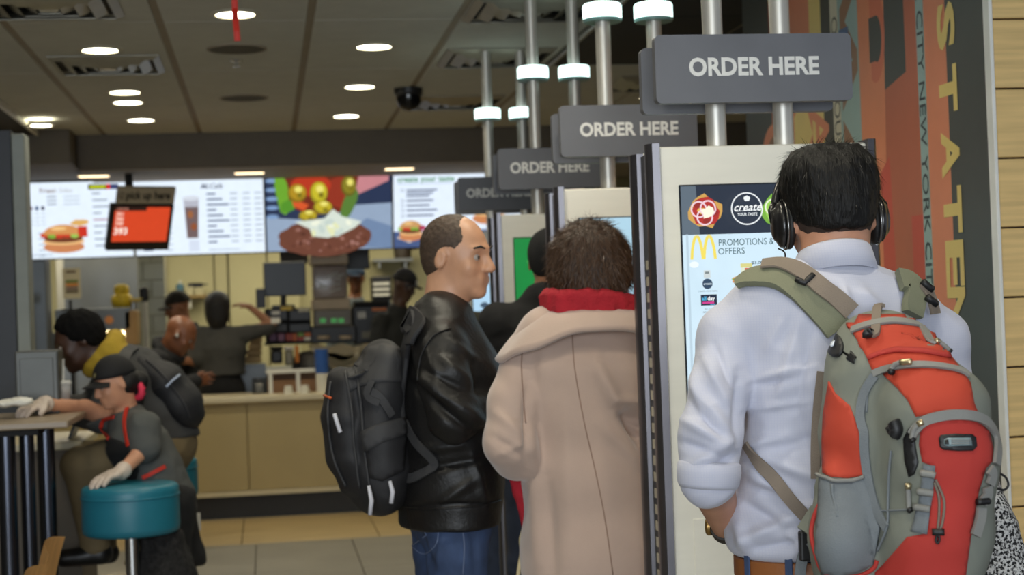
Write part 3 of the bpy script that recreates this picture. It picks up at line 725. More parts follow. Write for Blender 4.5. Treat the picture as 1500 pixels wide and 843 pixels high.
for k, cc in enumerate(((110, 150, 60), (200, 110, 50), (170, 60, 44), (220, 216, 200))):
    l2, h2 = pb(436+(k % 2)*10, 488+(k//2)*6, 445+(k % 2)*10, 493+(k//2)*6, 13.39, .03); link_bm('packet', BX(l2, h2, .002), mat('pk_%d' % k, cc, .5), t2)
# beverage machine
t = thing('beverage_machine', 'tall beige drink machine with a smoky clear hopper and green indicator lights', 'drink machine', at(487, 505, 13.5))
m_beige = mat('machine_beige', (186, 168, 142), .5); m_mgr = mat('machine_grey', (112, 108, 100), .45)
lo, hi = pb(454, 373, 510, 388, 13.5, .45); link_bm('lid', BX(lo, hi, .015, 3), m_beige, t)
lo, hi = pb(458, 389, 509, 438, 13.56, .36)
hop = link_bm('hopper', BX(lo, hi, .02, 3), mat('smoky_hopper', (156, 144, 138), .2, alpha=.93, spec=.6), t, smooth='auto')
q = None
for k in range(9):
    c_ = at(random.uniform(468, 500), random.uniform(402, 432), 13.555); q = TUBE([c_, c_+Vector((random.uniform(-.07, .07), 0, random.uniform(-.03, .05))), c_+Vector((random.uniform(-.1, .1), 0, random.uniform(-.06, .06)))], .004, 5, bm=q)
link_bm('hopper_streaks', q, mat('ice_streak', (210, 212, 206), .4), hop)
lo, hi = pb(457, 438, 513, 454, 13.52, .4); link_bm('collar', BX(lo, hi, .008), m_beige, t)
lo, hi = pb(460, 454, 515, 478, 13.46, .45); link_bm('control_box', BX(lo, hi, .01, 2), m_mgr, t)
for px_ in (473, 489, 500): l2, h2 = pb(px_-4, 467, px_+4, 473, 13.455, .01); link_bm('indicator', BX(l2, h2), glow('green_led', (70, 150, 80), .5), t)
lo, hi = pb(455, 478, 522, 503, 13.44, .45); link_bm('base', BX(lo, hi, .012, 2), m_black, t)
for px_ in (474, 506):
    c_ = at(px_, 497, 13.43); link_bm('dispense_cup', LATHE([(.0001, 0), (.05, 0), (.055, .025), (.04, .03)], c_), m_beige, t, smooth='auto')
# white cloth bin under the machine
t = thing('cloth_sack', 'pale cloth sack slung under the beverage machine', 'sack', at(495, 530, 13.35))
q = bmesh.new(); P0 = at(452, 506, 13.35); P1 = at(548, 505, 13.35); n = 14; rows_ = []
for j in range(6):
    r_ = []
    for i in range(n+1):
        f = i/n; sag = math.sin(PI*f)**.7; p_ = P0.lerp(P1, f); r_.append(q.verts.new((p_.x, p_.y-.05*math.sin(PI*j/5), p_.z-.20*sag*j/5+.012*math.sin(5*f*PI+j))))
    rows_.append(r_)
for a, b in zip(rows_, rows_[1:]):
    for i in range(n): q.faces.new((a[i], a[i+1], b[i+1], b[i]))
bmesh.ops.solidify(q, geom=list(q.faces), thickness=.01)
link_bm('cloth', q, mat('pale_cloth', (206, 196, 170), .8), t, smooth=True)
# dark boxes and hanging screens
simple('hanging_screen', 'dark screen hanging behind the beverage machine', 'screen', pb(498, 358, 541, 395, 14.0, .05), m_black)
simple('overhead_box', 'dark grey box hung under the burger menu board', 'box', pb(410, 362, 451, 386, 14.1, .2), mat('box_grey', (66, 62, 54), .6))
for nm_, px_, yt in (('hanging_screen', 520, 14.02), ('overhead_box', 430, 14.2)):
    o_ = bpy.data.objects[nm_]; p_ = at(px_, 370, yt); link_bm('hanger', CYL((p_.x, yt, p_.z), (p_.x, yt, 2.72), .012), m_blackm, o_)
# lower bench items
for a, b, c, d_, lb, cc, nm, Yq in ((397, 508, 414, 533, 'black rounded dispenser under the condiment station', (30, 30, 32), 'dispenser', 13.3), (417, 508, 430, 536, 'grey clear tub with a white base under the condiment station', (150, 146, 124), 'tub', 13.3)):
    t = thing(nm, lb, nm, at((a+c)/2, d_, Yq)); lo, hi = pb(a, b, c, d_, Yq, .14)
    link_bm('body', BX((lo[0], lo[1], lo[2]), (hi[0], hi[1], hi[2]-.03), .02, 3), mat(nm+'_mat', cc, .4), t); link_bm('lid', BX((lo[0]-.004, lo[1]-.004, hi[2]-.03), (hi[0]+.004, hi[1], hi[2]), .008), m_blackm if nm == 'dispenser' else m_white, t)
simple('orange_bottle', 'slim orange bottle standing behind the brown box', 'bottle', pb(432, 506, 438, 532, 13.25, .05), mat('orange_plastic', (226, 140, 60), .5), .012)
t = thing('dark_hopper', 'dark domed cover right of the slim orange bottle', 'cover', at(456, 540, 13.3))
c_ = at(458, 540, 13.45); link_bm('dome', LATHE([(.17, 0), (.165, .06), (.14, .11), (.08, .14), (.0001, .15)], c_), mat('dome_grey', (74, 72, 70), .35), t, smooth=True)
link_bm('rim', LATHE([(.17, -.02), (.178, -.02), (.178, .004), (.17, .004)], c_), m_steel_d, t)
# tall stack of brown paper bags
t = thing('bag_stack', 'stack of tan paper trays beside the cashier in grey', 'trays', at(372, 535, 13.16))
for k in range(5):
    a = at(359+k*2.2, 533-k*10, 13.16); b = at(383+k*.4, 533-k*10, 13.16)
    link_bm('tray', BX((a.x, 13.16, a.z), (b.x, 13.38, a.z+.052), .012, 2), mat('tan_tray', (168, 144, 104), .7), t)
p_ = at(371, 540, 13.26); link_bm('stand', BX((p_.x-.1, 13.18, 0), (p_.x+.1, 13.36, at(371, 534, 13.16).z)), m_steel_d, t)
t = thing('wire_basket', 'black basket on the counter behind the cashier', 'basket', at(384, 582, 12.5))
lo, hi = pb(370, 556, 391, 582, 12.5, .2); lo = (lo[0], lo[1], .88)
q = None
for k in range(5):
    z = lo[2]+.008+(hi[2]-lo[2]-.012)*k/4
    q = TUBE([(lo[0], lo[1], z), (hi[0], lo[1], z), (hi[0], hi[1], z), (lo[0], hi[1], z)], .006, 6, bm=q, closed=True)
o = link_bm('wires', q, m_black, t); link_bm('bottom', BX((lo[0], lo[1], lo[2]), (hi[0], hi[1], lo[2]+.008)), m_black, t)
link_bm('white_insert', BX((lo[0]+.02, lo[1]+.03, lo[2]+.008), (hi[0]-.03, hi[1]-.03, hi[2]-.03), .01), m_white, t)
# right hand machines
t = thing('coffee_machine', 'black coffee machine with orange and white labels right of the drink machine', 'coffee machine', at(540, 505, 13.6))
lo, hi = pb(517, 448, 572, 503, 13.6, .4); link_bm('body', BX(lo, hi, .012, 2), m_black, t)
lo, hi = pb(520, 441, 570, 449, 13.58, .4); link_bm('top', BX(lo, hi, .006), m_blackm, t)
for a, b, c, d_, cc in ((524, 457, 536, 467, (196, 196, 190)), (545, 451, 566, 456, (206, 120, 60)), (530, 486, 543, 496, (120, 116, 100)), (548, 470, 562, 480, (140, 140, 132))):
    l2, h2 = pb(a, b, c, d_, 13.585, .02); link_bm('label', BX(l2, h2), mat('lab%d' % a, cc, .5), t)
t = thing('printer_stack', 'black printer with white paper slips below the wall shelf', 'printer', at(558, 440, 15.3))
lo, hi = pb(545, 405, 574, 440, 15.3, .3); link_bm('body', BX(lo, hi, .01, 2), m_black, t)
for yk in (416, 424, 432): l2, h2 = pb(547, yk-2, 571, yk+2, 15.27, .04); link_bm('paper_slip', BX(l2, h2), m_white, t)
p_ = at(559, 440, 15.45); link_bm('stand', BX((p_.x-.08, 15.35, 0), (p_.x+.08, 15.55, lo[2] if False else p_.z)), m_steel_d, t)
t = thing('wall_shelf', 'narrow steel shelf on the cream wall right of the hanging screen', 'shelf', at(575, 382, 15.8))
lo, hi = pb(546, 379, 605, 383, 15.7, .38); link_bm('board', BX(lo, hi), m_steel, t)
for px_ in (556, 594): l2, h2 = pb(px_-1.5, 383, px_+1.5, 393, 15.72, .36); link_bm('shelf_bracket', BX(l2, h2), m_steel, t)
t = thing('hanging_pot', 'dark pot on the wall shelf', 'pot', at(588, 379, 15.85)); c_ = at(590, 379, 15.85)
link_bm('pot', LATHE([(.0001, 0), (.08, 0), (.09, .1), (.085, .11), (.0001, .1)], c_), mat('pot_brown', (64, 54, 44), .5), t, smooth='auto'); link_bm('handle', TUBE([c_+Vector((.08, 0, .09)), c_+Vector((.2, 0, .1))], .01), m_black, t)
for k, px_ in enumerate((524, 556)):
    t = thing('wall_notice', ['pale notice on the wall above the coffee machine', 'pale notice on the wall right of the coffee machine notice'][k], 'notice', at(px_, 420, 16.0))
    lo, hi = pb(px_-6, 402, px_+5, 428, 16.06, .03); link_bm('sheet', BX(lo, hi), mat('notice_paper', (216, 208, 172), .7), t)
    l2, h2 = pb(px_-4, 406, px_+3, 414, 16.05, .015); link_bm('printed_box', BX(l2, h2), mat('notice_print', (120, 110, 84), .7), t)
# cream wall panels with joints
for k, (a, b) in enumerate(((246, 314), (316, 334), (337, 392), (394, 440))):
    lo, hi = pb(a, 340, b, 560, 15.9, .12)
    structure(link_bm('panel', BX((lo[0], 15.95, 0), (hi[0], 16.09, 2.7), .004), m_cream, wb))
# white tiled pillar: bricks of glazed tile
m_gt = mat('glazed_tile', (186, 188, 166), .3, var=.05, scale=2)
lo, hi = pb(203, 340, 243, 560, 14.3, .4)
pil = structure(link_bm('wall_pillar', BX((lo[0]+.006, 14.306, 0), (hi[0]-.006, 14.69, 2.69)), mat('grout', (150, 146, 124), .9)))
for k in range(18):
    z0 = .15*k
    for j in range(2):
        off = .0 if k % 2 else -.07; xm = (lo[0]+hi[0])/2+off
        x0, x1 = (lo[0], xm) if j == 0 else (xm, hi[0])
        link_bm('tile', BX((x0+.003, 14.298, z0+.003), (x1-.003, 14.31, z0+.147), .002), m_gt, pil)
# soap dispenser panel on a pole
t = thing('towel_dispenser', 'black paddle shaped dispenser on a pale pole before the tiled pillar', 'dispenser', at(213, 540, 14.0))
lo, hi = pb(204, 420, 217, 442, 14.0, .08); link_bm('head', BX(lo, hi, .025, 3), m_black, t, smooth='auto')
p_ = at(212, 442, 14.04); link_bm('pole', CYL((p_.x, p_.y, 0), (p_.x, p_.y, p_.z), .022), m_white, t)
# steel wall at the left of the kitchen, hood, fryer
m_stainless = mat('stainless_wall', (150, 154, 158), .4, .5, var=.12, scale=2)
lo, hi = pb(95, 340, 203, 560, 14.9, .1); structure(link_bm('wall_steel', BX((lo[0], 14.9, 0), (hi[0], 15.0, 2.69)), m_stainless))
structure(link_bm('trim_8', BX((lo[0]-.06, 14.86, 0), (lo[0], 14.96, 2.69)), m_white))
t = thing('fryer_station', 'steel fry station with a warm lit bay and an orange round badge', 'fry station', at(140, 540, 13.0))
lo, hi = pb(80, 452, 192, 486, 13.0, .7); link_bm('hood', BX(lo, hi, .012, 2), m_steel_d, t)
lo2, hi2 = pb(78, 486, 192, 600, 13.4, .3); link_bm('back_panel', BX((lo2[0], 13.4, 0), (hi2[0], 13.7, lo[2])), m_steel, t)
lo3, hi3 = pb(78, 486, 147, 520, 13.02, .38); link_bm('left_cabinet', BX((lo3[0], 13.02, 0), (hi3[0], 13.4, lo[2])), m_steel_d, t)
lo4, hi4 = pb(78, 508, 192, 515, 13.0, .4); link_bm('tray_ledge', BX((lo3[0], 13.0, .9), (hi2[0], 13.4, lo4[2]), .004), m_steel, t)
l5, h5 = pb(182, 455, 200, 506, 13.0, .4); link_bm('side_panel', BX((l5[0], 13.0, l5[2]), (h5[0], 13.4, h5[2]), .01), mat('warm_lit_side', (176, 140, 90), .5), t)  # tan base colour stands in for warm light falling on this panel
c_ = at(160, 469, 12.995); link_bm('badge', CYL(c_, c_-Vector((0, .012, 0)), .032), mat('orange_badge', (240, 160, 90), .4), t)
c_ = at(164, 487, 13.2); link_bm('heat_lamp', BX((c_.x-.12, 13.15, c_.z-.02), (c_.x+.12, 13.3, c_.z)), glow('heat_lamp', (255, 226, 170), 10), t)
lamp('heat_bulb', 'POINT', c_-Vector((0, .02, .07)), 6, (1, .82, .5), parent=t)
t = thing('yellow_jug', 'yellow plastic jug on top of the fry station', 'jug', at(180, 449, 13.2)); c_ = at(179, 451, 13.2)
link_bm('lower', LATHE([(.0001, 0), (.07, 0), (.085, .05), (.08, .09), (.055, .11), (.0001, .11)], c_), mat('yellow_plastic', (222, 190, 44), .45), t, smooth=True)
link_bm('upper', LATHE([(.05, .105), (.06, .13), (.055, .17), (.03, .185), (.0001, .186)], c_), mat('yellow_plastic', (0, 0, 0)), t, smooth=True)
t = thing('yellow_tray', 'shallow yellow tray beside the yellow jug', 'tray', at(195, 441, 13.2)); c_ = at(195, 443, 13.2)
link_bm('tray', LATHE([(.0001, 0), (.05, 0), (.075, .03), (.06, .03), (.0001, .012)], c_), mat('pale_yellow', (220, 196, 110), .5), t, smooth=True); link_bm('stand', CYL(c_-Vector((0, 0, .06)), c_, .03), m_steel, t)
t = thing('menu_card', 'white upright card with green and orange stripes on a black stand', 'sign', at(104, 455, 12.7))
lo, hi = pb(92, 393, 118, 438, 12.9, .01)
cd = link_bm('card', BX(lo, hi, .003), mat('card_white', (222, 214, 184), .6), t); w_, h_ = hi[0]-lo[0], hi[2]-lo[2]
cp = Print(.0003); cp.rect(.002, .002, w_-.002, h_-.002, (222, 214, 184)); cp.rect(w_*.2, h_*.84, w_*.75, h_*.92, (120, 100, 80))
for k, cc in enumerate(((120, 140, 50), (236, 150, 50), (140, 116, 110), (110, 96, 70))): cp.rect(w_*.16, h_*(.52-.11*k), w_*.86, h_*(.61-.11*k), cc)
cp.build('card_print', printmat('letter_paint'), cd, FACE((lo[0], 12.8985, lo[2])), local=False)
p_ = at(103, 440, 12.92); link_bm('stem', CYL((p_.x, 12.92, 0), (p_.x, 12.92, p_.z), .012), m_black, t); c_ = at(103, 453, 12.92); link_bm('foot', BX(c_+Vector((-.06, -.04, -.012)), c_+Vector((.06, .04, .0)), .004), m_blackm, t)
# tall steel cabinet at the far left
lo, hi = pb(40, 380, 79, 520, 12.75, .6)
t = thing('steel_cabinet', 'tall grey steel cabinet at the left end of the kitchen', 'cabinet', ((lo[0]+hi[0])/2, 13.0, 0))
link_bm('body', BX((lo[0], 12.77, 0), (hi[0]-.05, 13.02, 1.95), .006), m_steel_d, t)
link_bm('door', BX((lo[0]+.012, 12.75, .1), (hi[0]-.055, 12.77, 1.94), .004), mat('cabinet_door', (124, 132, 140), .4, .6, var=.12, scale=2), t)
link_bm('handle', CYL((lo[0]+.04, 12.735, 1.0), (lo[0]+.04, 12.735, 1.4), .009), m_chrome, t)
t = thing('till_display', 'small blue lit display left of the tall steel cabinet', 'display', at(36, 450, 12.4))
lo, hi = pb(32, 430, 44, 444, 12.4, .06); link_bm('case', BX(lo, hi, .004), m_black, t); l2, h2 = pb(34, 434, 42, 442, 12.395, .005); link_bm('screen', BX(l2, h2), glow('blue_display', (30, 60, 230), 1.0), t)
l2, h2 = pb(35, 444, 39, 540, 12.43, .02); link_bm('post', BX((l2[0], 12.43, 0), (h2[0], 12.45, h2[2])), m_black, t)
# shelf with bottles on the cream wall
t = thing('bottle_shelf', 'short shelf on the cream wall above the bald man', 'shelf', at(286, 436, 15.8)); lo, hi = pb(270, 433, 302, 437, 15.75, .2)
link_bm('board', BX(lo, hi), mat('shelf_wood', (150, 124, 76), .6), t); l2, h2 = pb(277, 437, 280, 452, 15.78, .12); link_bm('shelf_bracket', BX(l2, h2), m_white, t)
for a, b, c, d_, nm, lb, cc in ((258, 416, 269, 434, 'blue_bottle', 'blue bottle beside the wall shelf', (84, 124, 142)), (272, 420, 283, 433, 'white_box', 'left white box on the short wall shelf', (206, 198, 160)), (285, 421, 298, 433, 'white_box', 'right white box on the short wall shelf', (196, 188, 150))):
    t = thing(nm, lb, nm.split('_')[1], at((a+c)/2, d_, 15.8)); lo, hi = pb(a, b, c, d_, 15.78, .1); link_bm('body', BX(lo, hi, .02 if nm == 'blue_bottle' else .004, 2), mat('sb%d' % a, cc, .5), t)
    l2, h2 = pb((a+c)/2-2, b-5, (a+c)/2+2, b, 15.8, .05); link_bm('cap', BX(l2, h2, .004), m_white, t)
t = thing('dark_gadget', 'dark flat gadget lying on the two white boxes', 'gadget', at(285, 420, 15.8)); lo, hi = pb(275, 415, 297, 421, 15.78, .1); link_bm('body', BX(lo, hi, .006), m_black, t); l2, h2 = pb(297, 416, 304, 418, 15.8, .04); link_bm('handle', BX(l2, h2), m_black, t)
structure(link_bm('trim_9', BX((at(247, 480, 15.7).x-.09, 15.7, 0), (at(247, 480, 15.7).x-.03, 15.76, 2.7), .004), mat('pale_pipe', (186, 196, 214), .4)))
# kitchen ceiling with its lamp
structure(link_bm('ceiling', BX((-3.4, 13.71, 2.72), (5.4, 16.2, 2.83)), m_soffit2))
# ------------------------------------------------------------------ left side: partition, high table, counter, stools
t = thing('partition', 'dark steel edged partition post at the far left', 'partition', (-1.4, 8.05, 0))
pl = at(19, 300, 8.0); link_bm('dark_panel', BX((-1.9, 8.0, 0), (pl.x, 8.12, 2.39), .004), mat('partition_dark', (40, 42, 46), .45, .2), t)
link_bm('edge', BX((pl.x, 7.99, .0), (pl.x+.065, 8.13, 2.37), .006), mat('partition_edge', (132, 136, 128), .5, .2), t)
# high counter behind (taupe front, white top)
m_taupe = mat('taupe_front', (104, 94, 80), .6, var=.08, scale=4)
t = thing('side_counter', 'low side counter with a taupe front and pale top at left', 'counter', (-1.3, 8.0, 0))
ct = at(112, 645, 7.6)
link_bm('top', BX((-2.3, 7.30, ct.z-.02), (-.81, 7.98, ct.z+.015), .005), m_cnt_top, t)
link_bm('front', BX((-2.28, 7.33, .0), (-.83, 7.36, ct.z-.02)), m_taupe, t)
link_bm('side', BX((-.86, 7.36, .0), (-.83, 7.96, ct.z-.02)), m_taupe, t)
# high table
TY = 6.55; th = at(60, 612, TY).z
t = thing('bar_table', 'high bar table with a wooden top and glossy black tube legs', 'table', (-1.25, TY+.1, 0))
tx = at(108, 620, TY-.1).x
link_bm('tabletop', BX((-2.3, TY-.28, th-.028), (tx, TY+.42, th), .006, 2), mat('table_top', (150, 134, 112), .35, var=.1, scale=5, stretch=(1, 8, 1)), t)
link_bm('apron', BX((-2.25, TY-.2, th-.055), (tx-.12, TY+.36, th-.028)), m_blackm, t)
m_gl = mat('glossy_black_tube', (84, 88, 98), .2, .95)
for k, (px_, yy_) in enumerate(((12, TY-.15), (42, TY-.08), (70, TY+.05))):
    x_ = at(px_, 740, yy_).x
    link_bm('leg', CYL((x_, yy_, .0), (x_, yy_, th-.03), .034 if k != 1 else .028, n=24), m_gl, t, smooth='auto')
q_ = link_bm('foot_plate', BX((-2.1, TY-.3, 0), (tx-.05, TY+.3, .015), .004), m_blackm, t)
# napkin dispenser on the table
lo, hi = pb(22, 514, 86, 598, TY+.22, .18); lo = (lo[0], lo[1], th)
t = thing('napkin_dispenser', 'boxy steel napkin dispenser on the high table', 'dispenser', ((lo[0]+hi[0])/2, lo[1]+.1, th))
link_bm('case', BX(lo, hi, .008, 2), mat('napkin_steel', (92, 94, 92), .45, .4, var=.1), t)
link_bm('front_plate', BX((lo[0]+.02, lo[1]-.004, lo[2]+.03), (hi[0]-.02, lo[1]+.001, hi[2]-.03), .002), mat('napkin_steel', (0, 0, 0)), t)
# iced drink cup
c_ = at(91, 602, TY+.34); c_.z = th
t = thing('iced_drink', 'clear plastic cup of dark iced drink with lid and straw', 'drink', c_)
link_bm('cup', LATHE([(.0001, 0), (.028, 0), (.040, .115), (.038, .115), (.027, .003), (.0001, .003)], c_), mat('clear_cup', (220, 220, 220), .08, alpha=.35), t, smooth=True)
link_bm('drink', LATHE([(.0001, .004), (.0265, .004), (.0345, .085), (.0001, .085)], c_), mat('cola', (60, 38, 24), .2), t, smooth=True)
link_bm('lid', LATHE([(.042, .113), (.043, .120), (.036, .128), (.0001, .130)], c_), mat('clear_lid', (226, 226, 220), .2, alpha=.6), t, smooth=True)
link_bm('straw', CYL(c_+Vector((.003, 0, .02)), c_+Vector((.012, 0, .215)), .004, n=8), m_white, t)
t = thing('paper_sleeve', 'white crumpled paper wrapper standing behind the iced drink', 'wrapper', at(87, 545, TY+.3)); 
a_ = at(88, 556, TY+.42); a_.z = th
q = TUBE([a_, a_+Vector((.004, 0, .05)), a_+Vector((-.004, 0, .10)), a_+Vector((.003, 0, .16)), a_+Vector((0, 0, .20))], [.014, .018, .013, .017, .012], 7, flat=.6); link_bm('paper', q, m_white, t, smooth=True)
# small tray things on the side counter
t = thing('counter_tray', 'black tray leaning on the side counter behind the table', 'tray', at(110, 610, 7.5)); a_ = at(98, 628, 7.45); b_ = at(113, 607, 7.45)
a_.z = ct.z+.016
link_bm('tray', PRISM([a_, a_+Vector((.012, 0, 0)), b_+Vector((.012, 0, 0)), b_], (0, .25, 0)), m_black, t)
# stools
m_teal = mat('teal_vinyl', (36, 116, 136), .38, var=.06, scale=6, bump=.05, bscale=120)
def stool(X, Y, zt, r, lb):
    t = thing('bar_stool', lb, 'stool', (X, Y, 0), 'teal vinyl bar stools'); hgt = r*1.03
    link_bm('seat', LATHE([(.0001, .004), (r*.7, .003), (r*.93, -.003), (r*.985, -.012), (r, -.028), (r*.995, -.05), (r, -.08), (r, -hgt+.03), (r*.985, -hgt+.01), (r*.9, -hgt), (.0001, -hgt)], (X, Y, zt), 40), m_teal, t, smooth=True)
    link_bm('piping', TUBE([(X+r*1.0*math.cos(a), Y+r*1.0*math.sin(a), zt-.046) for a in np.linspace(0, 2*PI, 41)[:-1]], .004, 6, closed=True), m_teal, t, smooth=True)
    link_bm('post', CYL((X, Y, .01), (X, Y, zt-hgt), .028, n=24), m_chrome, t, smooth='auto')
    link_bm('foot_ring', TUBE([(X+.17*math.cos(a), Y+.17*math.sin(a), .30) for a in np.linspace(0, 2*PI, 33)[:-1]], .011, 8, closed=True), m_chrome, t, smooth=True)
    for a in (0, PI/2, PI, 1.5*PI): link_bm('ring_spoke', CYL((X, Y, .30), (X+.17*math.cos(a), Y+.17*math.sin(a), .30), .008, n=8), m_chrome, t)
    link_bm('base_plate', LATHE([(.0001, .022), (.06, .020), (.20, .008), (.21, 0), (.0001, 0)], (X, Y, 0)), m_chrome, t, smooth='auto')
    return t
s1 = at(190.5, 711, 6.6); stool(s1.x, 6.6, s1.z+.005, .189, 'front teal bar stool under the gloved hand of the worker')
s2 = at(207, 688, 7.25); stool(s2.x, 7.25, s2.z, .185, 'second teal stool on which the man in a yellow hood sits')
s3 = at(232, 672, 8.1); stool(s3.x, 8.1, s3.z, .185, 'third teal stool showing only at the right behind the second')
# wooden chairs at the lower left
m_ply = mat('plywood', (224, 186, 128), .45, var=.12, scale=4, stretch=(6, 6, .6))
def ply_chair(X, Y, zt, lb):
    t = thing('plywood_chair', lb, 'chair', (X, Y, 0), 'bent plywood chairs')
    q = bmesh.new(); rows_ = []
    for j in range(7):
        z = zt-.30+.30*j/6; r_ = []
        for i in range(9):
            f = i/8-.5; r_.append(q.verts.new((X-.02+.035*(1-(2*f)**2)*-1+.05*(j/6)**2, Y+.40*f, z-.02*(2*f)**2*(j/6))))
        rows_.append(r_)
    for a, b in zip(rows_, rows_[1:]):
        for i in range(8): q.faces.new((a[i], a[i+1], b[i+1], b[i]))
    bmesh.ops.solidify(q, geom=list(q.faces), thickness=.014)
    link_bm('backrest', q, m_ply, t, smooth='auto')
    link_bm('seat', BX((X-.46, Y-.2, .44), (X-.04, Y+.2, .458), .006, 2), m_ply, t)
    for sx in (-.44, -.06):
        for sy in (-.18, .18): link_bm('leg', CYL((X+sx, Y+sy, 0), (X+sx, Y+sy, .44), .012, n=10), m_chrome, t)
    for sy in (-.1, .1): link_bm('back_post', TUBE([(X-.06, Y+sy, .44), (X-.03, Y+sy, .5), (X-.035, Y+sy, zt-.22)], .011), m_chrome, t)
c1 = at(84, 790, 5.3); ply_chair(c1.x-.03, 5.3, c1.z, 'bent plywood chair back at the bottom left, the right one')
c2 = at(62, 828, 4.95); ply_chair(c2.x-.03, 4.88, c2.z, 'lower bent plywood chair back at the bottom left edge')
